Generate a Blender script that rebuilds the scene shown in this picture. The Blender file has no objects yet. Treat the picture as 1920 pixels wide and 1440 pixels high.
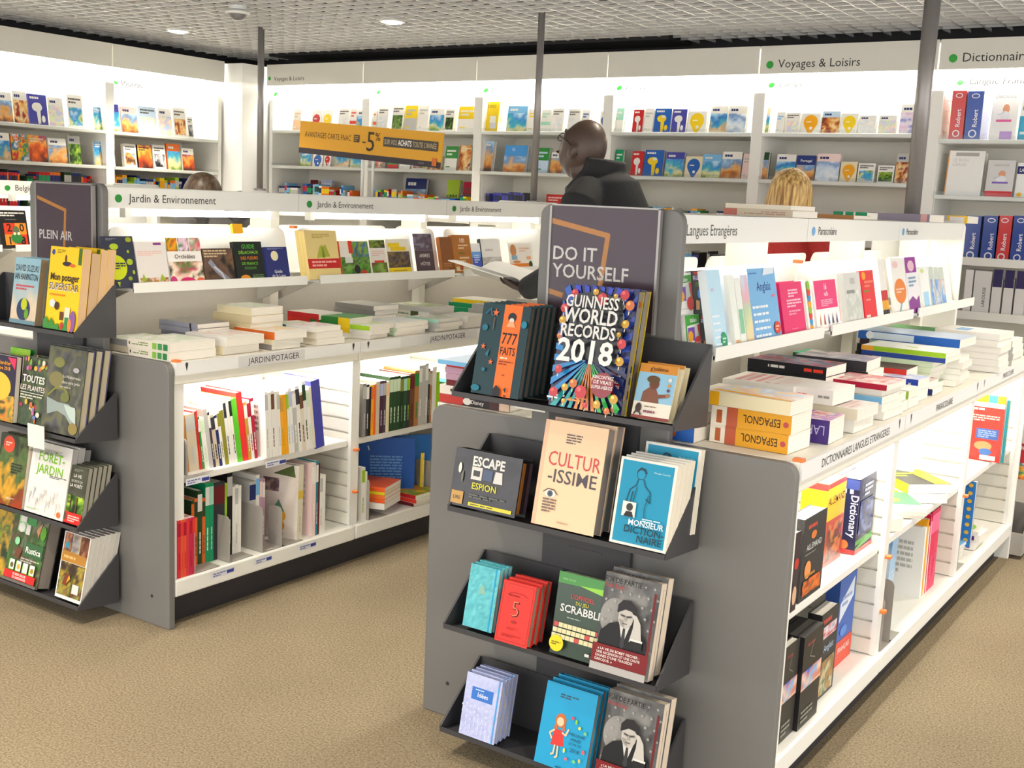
import bpy, bmesh, math, random
import numpy as np
from mathutils import Matrix, Vector

# ------------------------------------------------------------------ camera, world, lights, exposure
SC = bpy.context.scene
COL = SC.collection
PI = math.pi
rnd = random.Random(7)

FPX, YAW, PITCH, ROLL, EYE = 2160.9, 0.587656, 0.158765, 0.0446169, 1.47
def cam_axes():
    f = Vector((-math.sin(YAW)*math.cos(PITCH), math.cos(YAW)*math.cos(PITCH), -math.sin(PITCH)))
    r = Vector((math.cos(YAW), math.sin(YAW), 0)); u = r.cross(f)
    c, s = math.cos(ROLL), math.sin(ROLL)
    return c*r + s*u, -s*r + c*u, f
CR, CU, CF = cam_axes()
cam_data = bpy.data.cameras.new('camera')
cam_data.sensor_fit = 'HORIZONTAL'; cam_data.sensor_width = 36.0
cam_data.lens = FPX/1920*36.0
cam_data.clip_start = 0.05; cam_data.clip_end = 60
cam = bpy.data.objects.new('camera', cam_data); COL.objects.link(cam)
M = Matrix.Identity(4)
for i in range(3):
    M[i][0] = CR[i]; M[i][1] = CU[i]; M[i][2] = -CF[i]
M[2][3] = EYE
cam.matrix_world = M
SC.camera = cam

vs = SC.view_settings
vs.view_transform = 'Standard'; vs.look = 'None'; vs.gamma = 1.0; vs.use_curve_mapping = False
vs.exposure = 1.27

# the rest of the lit shop beyond the modelled corner
wd = bpy.data.worlds.new('shop'); SC.world = wd; wd.use_nodes = True
bgn = wd.node_tree.nodes['Background']
bgn.inputs[0].default_value = (1.0, 0.985, 0.955, 1); bgn.inputs[1].default_value = 1.33

TUBE_E = 17.0      # fluorescent tubes of the shelving
SPOT_W = 20.0      # recessed ceiling spots
def ceiling_spot_light(x, y, f=1.0):
    l = bpy.data.lights.new('spot_bulb', 'SPOT'); l.energy = SPOT_W*4*f; l.spot_size = math.radians(110); l.spot_blend = 0.8
    l.shadow_soft_size = 0.05; l.color = (1.0, 0.90, 0.74)
    o = bpy.data.objects.new('spot_bulb', l); COL.objects.link(o); o.location = (x, y, 2.44)
    return o
SPOTS = [(-4.50, 5.33), (-6.20, 5.20), (-2.45, 1.2), (-2.3, 2.5, 0.45), (-2.3, 4.6, 0.35), (-0.1, 1.7, 0.8), (-0.1, 3.6, 0.7), (-0.1, 5.2), (-4.5, 1.5), (-4.5, 3.4), (-2.2, 0.0), (-3.9, 0.6)]  # first two are visible fittings; the rest are unseen lamps added for their light
for sp_ in SPOTS: ceiling_spot_light(*sp_)

# ------------------------------------------------------------------ pixel helpers (rays met with real planes)
def ray(px, py): return CR*((px-960)/FPX) - CU*((py-720)/FPX) + CF
def at_x(px, py, X): d = ray(px, py); return Vector((0,0,EYE)) + d*(X/d.x)
def at_y(px, py, Y): d = ray(px, py); return Vector((0,0,EYE)) + d*(Y/d.y)
def at_z(px, py, Z): d = ray(px, py); return Vector((0,0,EYE)) + d*((Z-EYE)/d.z)

# ------------------------------------------------------------------ colours
def hx(s):
    s = s.lstrip('#')
    out = []
    for i in (0, 2, 4):
        c = int(s[i:i+2], 16)/255
        out.append(c/12.92 if c <= 0.04045 else ((c+0.055)/1.055)**2.4)
    return tuple(out)
NAMED = dict(white='ece9e2', cream='e8dcb8', beige='cdbfa6', ivory='e3d9c4', grey='8d8a86', silver='bdbcb8', black='1b1a1c', charcoal='35343a',
    red='c8242a', crimson='b01338', scarlet='e0382c', orange='e8702a', amber='f0a818', yellow='f2cf1e', lime='9cc62a', green='2f8f3c', emerald='17935f',
    dark_green='2c4a2c', olive='8d8a2c', teal='1f7f8c', mint='a6dcc4', sky='79b8e4', blue='2560b4', navy='25306a', indigo='4a4aa4', lilac='b9bfe2', purple='6a3a8c',
    plum='4b3b4a', mauve='b790a6', pink='ec6a94', magenta='d81b60', brown='6e4630', tan='b07a45', maroon='6a1a22', pale_blue='c3d9ee', pale_green='cfe2c2', gold='c99a3a', pale_pink='f0d4d0', dark_teal='1d3b42', peach='edc49a')
PAL = dict(
    garden=['1f3a1a','3f6a2a','6c9a3a','2a4a22','a8b860','4a3a28'], darkgarden=['20261c','39452c','55603c','2a2c2e','7a7450','3a3a40'],
    flower=['2f5a2a','e8b0a0','f4e6d8','d8386a','f0b030','3c6a30','f6f0e6'], sea=['e6dcc0','e0b070','4aa8c8','2f78c0','a8d4ee'], coast=['6a9a3a','e8dca0','48b4c4','3a8ad0','bfe2f4'],
    city=['5a4030','c87a3a','e8b46a','6a94c4','b4d4f0'], sunset=['3a2018','a03a1a','e86a20','f6b04a','b04a6a'], snow=['8aa0c0','e8eef4','c0d4ea','6a90c8','f4f6fa'],
    bw=['1c1c1e','4a4a4c','8a8a8c','c4c4c4','e6e6e6'], warm=['7a3a20','c86a2a','e8b060','f2dca8','a02a20'], soil=['2a2018','5a3c28','8a6040','b89068','3a2c24'],
    pale=['f2efe8','dfe6ea','efe2d6','cfe0ee','f6f2ea'], mix=['c8343a','f0b030','2f8f3c','2560b4','ece9e2','e8702a'], pastel=['bcd8f0','f0c8d8','f4ecc4','c8e4c8','e4d4f0'],
    forest=['1c2a14','35501e','6a9a2a','b4d040','3a2c1c'], space=['1a2450','2f4aa0','c83a5a','f0c030','10142c','3fa0d0'])
def C(c):
    if isinstance(c, tuple): return c
    if c in PAL: c = PAL[c][len(PAL[c])//2]
    return hx(NAMED.get(c, c))

# ------------------------------------------------------------------ materials
def mat(name, col, rough=0.5, metal=0.0, bump=0.0, scale=60, var=0.0, spec=0.5, emit=None, coat=0.0, attr=False):
    m = bpy.data.materials.new(name); m.use_nodes = True
    nt = m.node_tree; N = nt.nodes; L = nt.links
    b = N['Principled BSDF']
    b.inputs['Roughness'].default_value = rough; b.inputs['Metallic'].default_value = metal
    b.inputs['Specular IOR Level'].default_value = spec
    if coat: b.inputs['Coat Weight'].default_value = coat; b.inputs['Coat Roughness'].default_value = 0.15
    if attr:
        a = N.new('ShaderNodeAttribute'); a.attribute_name = 'Col'
        L.new(a.outputs['Color'], b.inputs['Base Color'])
    else:
        b.inputs['Base Color'].default_value = (*C(col), 1)
    if var or bump:
        tc = N.new('ShaderNodeTexCoord'); nz = N.new('ShaderNodeTexNoise'); nz.inputs['Scale'].default_value = scale; nz.inputs['Detail'].default_value = 3
        L.new(tc.outputs['Object'], nz.inputs['Vector'])
        if var and not attr:
            mx = N.new('ShaderNodeMix'); mx.data_type = 'RGBA'
            c = C(col)
            mx.inputs[6].default_value = (*[v*(1-var) for v in c], 1); mx.inputs[7].default_value = (*[min(1, v*(1+var)) for v in c], 1)
            L.new(nz.outputs['Fac'], mx.inputs[0]); L.new(mx.outputs[2], b.inputs['Base Color'])
        if bump:
            bp = N.new('ShaderNodeBump'); bp.inputs['Strength'].default_value = bump; bp.inputs['Distance'].default_value = 0.002
            L.new(nz.outputs['Fac'], bp.inputs['Height']); L.new(bp.outputs['Normal'], b.inputs['Normal'])
    if emit:
        b.inputs['Emission Color'].default_value = (*emit[0], 1); b.inputs['Emission Strength'].default_value = emit[1]
    return m
MAT = {}
MAT['print'] = mat('printed_cover', 'white', 0.42, attr=True, spec=0.3)
MAT['gloss'] = mat('glossy_cover', 'white', 0.25, attr=True, spec=0.4, coat=0.15)
MAT['paper'] = mat('page_paper', 'ivory', 0.85, attr=True, bump=0.25, scale=500)
MAT['poster'] = mat('poster_paper', 'white', 0.75, attr=True, spec=0.15)
MAT['tube_dim'] = mat('lit_tube_under_header', (0.9, 0.9, 0.9), 0.4, emit=((1.0, 0.965, 0.90), TUBE_E*0.62))
MAT['tube_low'] = mat('lit_tube_under_table', (0.9, 0.9, 0.9), 0.4, emit=((1.0, 0.97, 0.91), TUBE_E*1.4))
MAT['tube_off'] = mat('unlit_tube', (0.85, 0.86, 0.86), 0.3)
MAT['clip'] = mat('orange_clip', (0.80, 0.20, 0.04), 0.4)
MAT['smoked'] = mat('smoked_dome', (0.16, 0.16, 0.17), 0.12)
MAT['tube_wall'] = mat('lit_tube_wall', (0.9, 0.9, 0.9), 0.4, emit=((1.0, 0.97, 0.91), TUBE_E*0.75))
MAT['rear'] = mat('greige_back_panel', (0.42, 0.39, 0.34), 0.6, var=0.04)
MAT['laminate'] = mat('white_laminate', (0.84, 0.83, 0.78), 0.42, var=0.02, scale=9)
MAT['cream'] = mat('cream_panel', (0.80, 0.77, 0.68), 0.5, var=0.03, scale=12)
MAT['panel'] = mat('grey_panel', (0.172, 0.166, 0.156), 0.48, var=0.06, scale=220, bump=0.05)
MAT['paneledge'] = mat('panel_edge', (0.34, 0.335, 0.30), 0.5, var=0.03)
MAT['tray'] = mat('dark_grey_steel', (0.048, 0.047, 0.051), 0.5, var=0.1, scale=150, bump=0.06)
MAT['plinth'] = mat('black_plinth', (0.030, 0.028, 0.032), 0.55, var=0.15, scale=60)
MAT['steel'] = mat('grey_steel', (0.36, 0.335, 0.30), 0.45, 0.0, var=0.05, scale=80)
MAT['pole'] = mat('painted_pole', (0.30, 0.28, 0.27), 0.35, 0.4, var=0.05)
MAT['blackpaint'] = mat('black_paint', (0.018, 0.017, 0.019), 0.8, var=0.2, scale=3)
MAT['tube'] = mat('lit_tube', (0.9, 0.9, 0.9), 0.4, emit=((1.0, 0.965, 0.90), TUBE_E))
MAT['spot'] = mat('lit_spot_lens', (0.9, 0.9, 0.9), 0.4, emit=((1.0, 0.93, 0.80), 9.0))
MAT['ring'] = mat('white_ring', (0.75, 0.75, 0.73), 0.4)
MAT['grid'] = mat('ceiling_mesh', (0.84, 0.82, 0.78), 0.38, 0.25, var=0.06, scale=15)
MAT['wallpaint'] = mat('white_wall_paint', (0.84, 0.83, 0.79), 0.8, var=0.02, scale=5)
MAT['skin'] = mat('dark_skin', (0.070, 0.042, 0.031), 0.45, var=0.1, scale=40)
MAT['skin_pale'] = mat('pale_skin', (0.55, 0.34, 0.25), 0.5, var=0.06, scale=40)
MAT['coat'] = mat('black_coat_wool', (0.012, 0.012, 0.014), 0.85, var=0.3, scale=120, bump=0.5)
MAT['redcoat'] = mat('red_knit', (0.42, 0.025, 0.022), 0.85, var=0.25, scale=90, bump=0.6)
MAT['jacket'] = mat('grey_jacket', (0.09, 0.085, 0.085), 0.85, var=0.2, scale=90, bump=0.4)
MAT['trousers'] = mat('dark_trousers', (0.03, 0.032, 0.045), 0.85, var=0.2, scale=90)
MAT['shoe'] = mat('dark_leather', (0.02, 0.016, 0.014), 0.4, var=0.1)
MAT['glasses'] = mat('dark_frame', (0.02, 0.02, 0.02), 0.25)
MAT['clear'] = None
def clear_mat():
    m = bpy.data.materials.new('clear_acrylic'); m.use_nodes = True
    nt = m.node_tree; N = nt.nodes; L = nt.links
    for n in list(N): N.remove(n)
    out = N.new('ShaderNodeOutputMaterial'); mx = N.new('ShaderNodeMixShader'); tr = N.new('ShaderNodeBsdfTransparent'); gl = N.new('ShaderNodeBsdfGlossy')
    tr.inputs[0].default_value = (0.94, 0.95, 0.95, 1); gl.inputs['Roughness'].default_value = 0.16
    lw = N.new('ShaderNodeLayerWeight'); lw.inputs[0].default_value = 0.5; pw = N.new('ShaderNodeMath'); pw.operation = 'POWER'; pw.inputs[1].default_value = 5.0
    ad = N.new('ShaderNodeMath'); ad.inputs[1].default_value = 0.018; L.new(lw.outputs['Facing'], pw.inputs[0]); L.new(pw.outputs[0], ad.inputs[0])
    L.new(ad.outputs[0], mx.inputs[0]); L.new(tr.outputs[0], mx.inputs[1]); L.new(gl.outputs[0], mx.inputs[2]); L.new(mx.outputs[0], out.inputs[0])
    return m
MAT['clear'] = clear_mat()
def hair_mat(name, a, b):
    m = mat(name, a, 0.45); nt = m.node_tree; N = nt.nodes; L = nt.links
    tc = N.new('ShaderNodeTexCoord'); mp = N.new('ShaderNodeMapping'); mp.inputs['Scale'].default_value = (90, 90, 5)
    nz = N.new('ShaderNodeTexNoise'); nz.inputs['Scale'].default_value = 1.0; rp = N.new('ShaderNodeValToRGB')
    rp.color_ramp.elements[0].position = 0.35; rp.color_ramp.elements[1].position = 0.65
    rp.color_ramp.elements[0].color = (*a, 1); rp.color_ramp.elements[1].color = (*b, 1)
    L.new(tc.outputs['Object'], mp.inputs['Vector']); L.new(mp.outputs[0], nz.inputs['Vector']); L.new(nz.outputs['Fac'], rp.inputs[0])
    L.new(rp.outputs[0], N['Principled BSDF'].inputs['Base Color'])
    return m
MAT['blonde'] = hair_mat('blonde_hair', (0.30, 0.15, 0.04), (0.85, 0.58, 0.22))
MAT['darkhair'] = hair_mat('dark_brown_hair', (0.035, 0.022, 0.014), (0.12, 0.075, 0.045))
MAT['stubble'] = hair_mat('cropped_hair', (0.035, 0.022, 0.017), (0.062, 0.042, 0.033))
def carpet_mat():
    m = mat('beige_carpet', (0.42, 0.33, 0.21), 0.95, spec=0.1); nt = m.node_tree; N = nt.nodes; L = nt.links
    b = N['Principled BSDF']; tc = N.new('ShaderNodeTexCoord')
    n1 = N.new('ShaderNodeTexNoise'); n1.inputs['Scale'].default_value = 150; n1.inputs['Detail'].default_value = 3; n1.inputs['Roughness'].default_value = 0.7
    n2 = N.new('ShaderNodeTexNoise'); n2.inputs['Scale'].default_value = 2.2
    rp = N.new('ShaderNodeValToRGB'); e = rp.color_ramp.elements
    e[0].position = 0.30; e[0].color = (0.15, 0.116, 0.075, 1); e[1].position = 0.72; e[1].color = (0.47, 0.38, 0.25, 1)
    k = e.new(0.5); k.color = (0.31, 0.248, 0.162, 1)
    L.new(tc.outputs['Object'], n1.inputs['Vector']); L.new(tc.outputs['Object'], n2.inputs['Vector']); L.new(n1.outputs['Fac'], rp.inputs[0])
    mx = N.new('ShaderNodeMix'); mx.data_type = 'RGBA'; mx.blend_type = 'MULTIPLY'; mx.inputs[0].default_value = 0.25
    L.new(rp.outputs[0], mx.inputs[6]); L.new(n2.outputs['Fac'], mx.inputs[7]); L.new(mx.outputs[2], b.inputs['Base Color'])
    bp = N.new('ShaderNodeBump'); bp.inputs['Strength'].default_value = 0.6; bp.inputs['Distance'].default_value = 0.004
    L.new(n1.outputs['Fac'], bp.inputs['Height']); L.new(bp.outputs['Normal'], b.inputs['Normal'])
    return m
MAT['carpet'] = carpet_mat()

# ------------------------------------------------------------------ mesh builder
class MB:
    def __init__(s): s.v = []; s.f = []; s.c = []; s.n = 0
    def add(s, verts, faces, col=(0.8, 0.8, 0.8)):
        o = s.n
        s.v.extend(verts); s.n += len(verts)
        col = C(col) if isinstance(col, (str, tuple)) else col
        for f in faces:
            s.f.append(tuple(o+i for i in f)); s.c.append(col)
        return s
    def box(s, x0, x1, y0, y1, z0, z1, col='white', skip=''):
        v = [(x0,y0,z0),(x1,y0,z0),(x1,y1,z0),(x0,y1,z0),(x0,y0,z1),(x1,y0,z1),(x1,y1,z1),(x0,y1,z1)]
        F = {'b':(3,2,1,0),'t':(4,5,6,7),'f':(0,1,5,4),'k':(2,3,7,6),'l':(3,0,4,7),'r':(1,2,6,5)}
        return s.add(v, [F[k] for k in F if k not in skip], col)
    def prism(s, pts, axis, a, b, col='white'):
        # pts: polygon in the two other axes (ccw), extruded along axis from a to b
        n = len(pts)
        def P(p, t):
            return (t, p[0], p[1]) if axis == 'x' else (p[0], t, p[1]) if axis == 'y' else (p[0], p[1], t)
        v = [P(p, a) for p in pts] + [P(p, b) for p in pts]
        fs = [tuple(range(n-1, -1, -1)), tuple(range(n, 2*n))] + [(i, (i+1) % n, n+(i+1) % n, n+i) for i in range(n)]
        if axis == 'y': fs = [tuple(reversed(f)) for f in fs]
        return s.add(v, fs, col)
    def tube(s, path, radii, seg=10, col='white', caps=True, flat=1.0):
        pts = [Vector(p) for p in path]; n = len(pts)
        if not hasattr(radii, '__len__'): radii = [radii]*n
        rings = []
        up = None
        for i, p in enumerate(pts):
            d = (pts[min(i+1, n-1)] - pts[max(i-1, 0)]).normalized()
            if up is None:
                up = Vector((0,0,1)) if abs(d.z) < 0.9 else Vector((1,0,0))
            a = d.cross(up).normalized(); up = a.cross(d).normalized()
            r = radii[i]; ra, rb = r if isinstance(r, tuple) else (r, r*flat)
            rings.append([tuple(p + a*(ra*math.cos(2*PI*k/seg)) + up*(rb*math.sin(2*PI*k/seg))) for k in range(seg)])
        v = [q for r in rings for q in r]
        fs = [(i*seg+k, i*seg+(k+1) % seg, (i+1)*seg+(k+1) % seg, (i+1)*seg+k) for i in range(n-1) for k in range(seg)]
        if caps: fs += [tuple(range(seg-1, -1, -1)), tuple(range((n-1)*seg, n*seg))]
        return s.add(v, fs, col)
    def ball(s, c, r, seg=16, rings=10, col='white', fn=None):
        c = Vector(c); rx, ry, rz = r if isinstance(r, tuple) else (r, r, r)
        v = []
        for j in range(rings+1):
            th = PI*j/rings
            for k in range(seg):
                ph = 2*PI*k/seg
                d = Vector((math.sin(th)*math.cos(ph), math.sin(th)*math.sin(ph), math.cos(th)))
                p = Vector((d.x*rx, d.y*ry, d.z*rz))
                if fn: p = fn(d, p)
                v.append(tuple(c+p))
        fs = [(j*seg+k, (j+1)*seg+k, (j+1)*seg+(k+1) % seg, j*seg+(k+1) % seg) for j in range(rings) for k in range(seg)]
        return s.add(v, fs, col)
    def xf(s, m, start=0):
        s.v[start:] = [tuple(m @ Vector(p)) for p in s.v[start:]]
        return s
    def mesh(s, name, material, smooth=False):
        me = bpy.data.meshes.new(name)
        me.from_pydata(s.v, [], s.f)
        a = me.attributes.new('Col', 'FLOAT_COLOR', 'CORNER')
        arr = np.ones((sum(len(f) for f in s.f), 4), np.float32); i = 0
        for f, c in zip(s.f, s.c):
            k = len(f)
            arr[i:i+k, :3] = c; i += k
        a.data.foreach_set('color', arr.ravel())
        me.materials.append(material if not isinstance(material, str) else MAT[material])
        if smooth:
            me.polygons.foreach_set('use_smooth', [True]*len(me.polygons))
        return me
    def obj(s, name, material, parent=None, smooth=False, bevel=0.0, loc=None):
        o = bpy.data.objects.new(name, s.mesh(name, material, smooth)); COL.objects.link(o)
        if parent: o.parent = parent
        if loc: o.location = loc
        if bevel:
            b = o.modifiers.new('edge', 'BEVEL'); b.width = bevel; b.segments = 2; b.limit_method = 'ANGLE'
        return o

LABELS = {}
def tag(o, label, cat, group=None):
    o['label'] = label; o['category'] = cat
    if group: o['group'] = group
    LABELS.setdefault(label, []).append(o.name)
    return o
def empty(name, label, cat, loc=(0,0,0), group=None):
    o = bpy.data.objects.new(name, None); COL.objects.link(o); o.location = loc; o.empty_display_size = 0.1
    return tag(o, label, cat, group)
def struct(o):
    o['kind'] = 'structure'; return o

# ------------------------------------------------------------------ lettering
_tc = {}
def text_geo(body, bold=0.0, res=2):
    k = (body, bold, res)
    if k not in _tc:
        cu = bpy.data.curves.new('lettering', 'FONT'); cu.body = body; cu.resolution_u = res; cu.offset = bold; cu.size = 1.0
        ob = bpy.data.objects.new('lettering', cu); COL.objects.link(ob)
        dg = bpy.context.evaluated_depsgraph_get()
        me = ob.evaluated_get(dg).to_mesh()
        v = np.array([tuple(x.co) for x in me.vertices]).reshape(-1, 3)
        f = [tuple(p.vertices) for p in me.polygons]
        ob.evaluated_get(dg).to_mesh_clear()
        bpy.data.objects.remove(ob); bpy.data.curves.remove(cu)
        if len(v):
            v[:, 0] -= v[:, 0].min()
            w = v[:, 0].max()
        else: w = 1
        _tc[k] = (v, f, w)
    return _tc[k]

class Frame:
    """a flat printed area: origin, unit right, unit up, size"""
    def __init__(s, o, U, V, W, H, eps=0.0003):
        s.o = Vector(o); s.U = Vector(U); s.V = Vector(V); s.N = s.U.cross(s.V); s.W = W; s.H = H; s.k = 0; s.eps = eps
    def p(s, u, v): return tuple(s.o + s.U*(u*s.W) + s.V*(v*s.H) + s.N*(s.eps*s.k))

_pal = {}
def palette(n):
    if n not in _pal: _pal[n] = np.array([hx(c) for c in (PAL[n] if isinstance(n, str) else n)])
    return _pal[n]
def noise(nu, nv, cells, rs):
    out = np.zeros((nv, nu))
    for k, amp in ((cells, 1.0), (cells*2, 0.6), (cells*4, 0.35)):
        g = rs.random((k+2, k+2))
        u = np.linspace(0, k, nu); v = np.linspace(0, k, nv)
        iu = np.minimum(u.astype(int), k); iv = np.minimum(v.astype(int), k)
        fu = (u-iu)[None, :]; fv = (v-iv)[:, None]
        a = g[np.ix_(iv, iu)]; b = g[np.ix_(iv, iu+1)]; c = g[np.ix_(iv+1, iu)]; d = g[np.ix_(iv+1, iu+1)]
        out += amp*((a*(1-fu)+b*fu)*(1-fv) + (c*(1-fu)+d*fu)*fv)
    out -= out.min(); return out/max(out.max(), 1e-6)

def draw(mb, fr, ops):
    W, H = fr.W, fr.H
    for op in ops:
        fr.k += 1; t = op[0]
        if t == 'r':
            _, u0, v0, u1, v1, c = op
            mb.add([fr.p(u0,v0), fr.p(u1,v0), fr.p(u1,v1), fr.p(u0,v1)], [(0,1,2,3)], c)
        elif t == 'e':
            _, cu, cv, ru, rv, c = op[:6]; n = op[6] if len(op) > 6 else 18
            mb.add([fr.p(cu+ru*math.cos(2*PI*i/n), cv+rv*math.sin(2*PI*i/n)) for i in range(n)], [tuple(range(n))], c)
        elif t == 'o':      # circle of radius r in units of W
            _, cu, cv, r, c = op[:5]; n = op[5] if len(op) > 5 else 18; rv = r*W/H
            mb.add([fr.p(cu+r*math.cos(2*PI*i/n), cv+rv*math.sin(2*PI*i/n)) for i in range(n)], [tuple(range(n))], c)
        elif t == 'p':
            mb.add([fr.p(*q) for q in op[1]], [tuple(range(len(op[1])))], op[2])
        elif t == 'q':      # stroke along points, width in units of W
            pts = [Vector((u*W, v*H)) for u, v in op[1]]; wd = op[2]*W/2
            for a, b in zip(pts, pts[1:]):
                fr.k += .4; d = (b-a); n = Vector((-d.y, d.x)).normalized()*wd; e = d.normalized()*wd*0.6
                mb.add([fr.p(q.x/W, q.y/H) for q in (a-n-e, b-n+e, b+n+e, a+n-e)], [(0,1,2,3)], op[3])
        elif t == 'drop':   # map-pin drop
            _, cu, cv, r, c = op; rv = r*W/H
            pts = [(cu+r*math.cos(a), cv+rv*math.sin(a)) for a in np.linspace(-0.5, PI+0.5, 16)] + [(cu, cv-2.0*rv)]
            mb.add([fr.p(*q) for q in pts], [tuple(range(len(pts)))], c)
        elif t == 'l':      # greeked lines of small print
            _, u0, v0, u1, v1, n, c = op; rr = random.Random(int(1000*(u0+v1+n))); st = (v1-v0)/n
            for i in range(n):
                y = v1-(i+1)*st; u = u0
                e = u0+(u1-u0)*(1 if i < n-1 else 0.6)
                while u < e-0.01:
                    w = min(rr.uniform(0.05, 0.16), e-u)
                    mb.add([fr.p(u,y+st*.2), fr.p(u+w*.85,y+st*.2), fr.p(u+w*.85,y+st*.75), fr.p(u,y+st*.75)], [(0,1,2,3)], c); u += w
        elif t == 'ph':     # photograph
            _, u0, v0, u1, v1, pal, seed, grad, cells = tuple(op)+(0, 0.0, 4)[len(op)-6:]
            dens = 150 if W*H < 0.02 else 130
            nu = int(max(5, min(30, (u1-u0)*W*dens*1.0))); nv = int(max(6, min(42, (v1-v0)*H*dens)))
            rs = np.random.RandomState(seed)
            n = noise(nu, nv, cells, rs)
            n = np.clip((n-0.5)*1.5+0.5, 0, 1)
            if grad: n = np.clip(np.linspace(0, 1, nv)[:, None]*grad + (n-0.5)*(1.2-grad) + (1-grad)*0.5, 0, 1)
            P = palette(pal if isinstance(pal, str) else tuple(pal)); x = n*(len(P)-1); i0 = np.minimum(x.astype(int), len(P)-2); fx = (x-i0)[..., None]
            colr = P[i0]*(1-fx)+P[i0+1]*fx
            vv = [fr.p(u0+(u1-u0)*i/(nu-1), v0+(v1-v0)*j/(nv-1)) for j in range(nv) for i in range(nu)]
            o = mb.n; mb.v.extend(vv); mb.n += len(vv)
            for j in range(nv-1):
                for i in range(nu-1):
                    q = (j*nu+i, j*nu+i+1, (j+1)*nu+i+1, (j+1)*nu+i)
                    mb.f.append(tuple(o+k for k in q)); mb.c.append(np.array([colr[k//nu, k % nu] for k in q]))
        elif t == 't':      # text: body, u, v (baseline), height, colour, [align, max width, bold, angle]
            _, body, u, v, h, c = op[:6]; al = op[6] if len(op) > 6 else 'l'; mw = op[7] if len(op) > 7 else None
            bold = op[8] if len(op) > 8 else 0.0; ang = op[9] if len(op) > 9 else 0.0
            tv, tf, tw = text_geo(body, bold)
            if not len(tv): continue
            s = h*H/0.70; sx = s
            if mw and tw*s > mw*W: sx = mw*W/tw
            off = {'l': 0, 'c': -tw*sx/2, 'r': -tw*sx}[al]
            ca, sa = math.cos(ang), math.sin(ang)
            X = tv[:, 0]*sx+off; Y = tv[:, 1]*s
            px = u*W + X*ca - Y*sa; py = v*H + X*sa + Y*ca
            base = fr.o + fr.N*(fr.eps*fr.k)
            B = np.array(base); vv = B + np.outer(px, np.array(fr.U)) + np.outer(py, np.array(fr.V))
            mb.add([tuple(q) for q in vv], tf, c)
        elif t == 'star':
            _, cu, cv, r, c = op; n = 10
            mb.add([fr.p(cu+(r if i % 2 == 0 else r*.42)*math.sin(2*PI*i/n), cv+(r if i % 2 == 0 else r*.42)*math.cos(2*PI*i/n)*W/H) for i in range(n)], [tuple(range(n-1, -1, -1))], c)
# ------------------------------------------------------------------ the room shell
BACK, LEFT = 6.25, -6.65          # front planes of the wall bookcases
def shell():
    b = MB().box(-9, 4.5, -2.5, 8, -0.05, 0); struct(b.obj('floor', 'carpet'))
    b = MB().box(-9, 4.5, BACK+0.46, BACK+0.58, 0, 2.42); struct(b.obj('wall_back', 'wallpaint'))
    b = MB().box(LEFT-0.58, LEFT-0.46, -2.5, BACK+0.46, 0, 2.42); struct(b.obj('wall_left', 'wallpaint'))
    # plain white pier filling the corner between the two runs of bookcases
    b = MB().box(LEFT-0.46, -6.49, 6.03, BACK+0.46, 0, 2.36); struct(b.obj('wall_corner', 'wallpaint'))
    # black bulkhead above the bookcases and black void over the mesh ceiling
    b = MB().box(-9, 4.5, BACK+0.36, BACK+0.46, 2.42, 3.0); b.box(LEFT-0.46, LEFT-0.36, -2.5, BACK+0.36, 2.42, 3.0)
    b.box(-6.5, -3.2, BACK+0.05, BACK+0.36, 2.44, 2.5)
    struct(b.obj('trim_1', 'blackpaint'))
    b = MB().box(-9, 4.5, -2.5, 8, 3.0, 3.05); struct(b.obj('trim_2', 'blackpaint'))
    # expanded-metal ceiling: rows of rippled strips standing on edge
    g = MB(); x0, x1, y0, y1 = -7.4, 1.6, 1.0, 6.62; a = 0.105; z0, z1 = 2.455, 2.4705
    def strip(p, q, n, amp, horiz):
        vv = []; ff = []
        for i in range(n+1):
            t = i/n; s = amp*(1 if i % 2 else -1)
            x = p[0]+(q[0]-p[0])*t; y = p[1]+(q[1]-p[1])*t
            if horiz: y += s
            else: x += s
            lean = 0.002
            if horiz: vv += [(x, y, z0), (x, y+lean, z1)]
            else: vv += [(x, y, z0), (x-lean, y, z1)]
            if i: k = 2*i; ff.append((k-2, k, k+1, k-1))
        g.add(vv, ff)
    ny = int((y1-y0)/a); nx = int((x1-x0)/a)
    for j in range(ny): strip((x0, y0+j*a), (x1, y0+j*a), nx, a*0.03, True)
    for i in range(nx): strip((x0+(i+.5)*a, y0), (x0+(i+.5)*a, y1), ny, a*0.03, False)
    o = g.obj('ceiling', 'grid'); struct(o)
    so = o.modifiers.new('gauge', 'SOLIDIFY'); so.thickness = 0.007
shell()

# ------------------------------------------------------------------ ceiling fittings
def spot(x, y, label):
    t = empty('ceiling_spotlight', label, 'ceiling light', (x, y, 2.452), 'recessed ceiling spotlights')
    b = MB(); n = 24
    v = [(r*math.cos(2*PI*k/n), r*math.sin(2*PI*k/n), z) for r, z in ((0.062, 0.0), (0.078, 0.0), (0.078, 0.012), (0.062, 0.06)) for k in range(n)]
    f = [(j*n+k, j*n+(k+1) % n, ((j+1) % 4)*n+(k+1) % n, ((j+1) % 4)*n+k) for j in range(4) for k in range(n)]
    b.add(v, f); b.obj('bezel', 'ring', t)
    MB().ball((0, 0, 0.006), (0.062, 0.062, 0.016), 20, 8).obj('lens', 'spot', t, True)
for i, (x, y) in enumerate(SPOTS[:2]):
    spot(x, y, ['round lit spotlight in the mesh ceiling above the gold promotional banner', 'round lit spotlight in the mesh ceiling near the left bookcases'][i])
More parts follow.
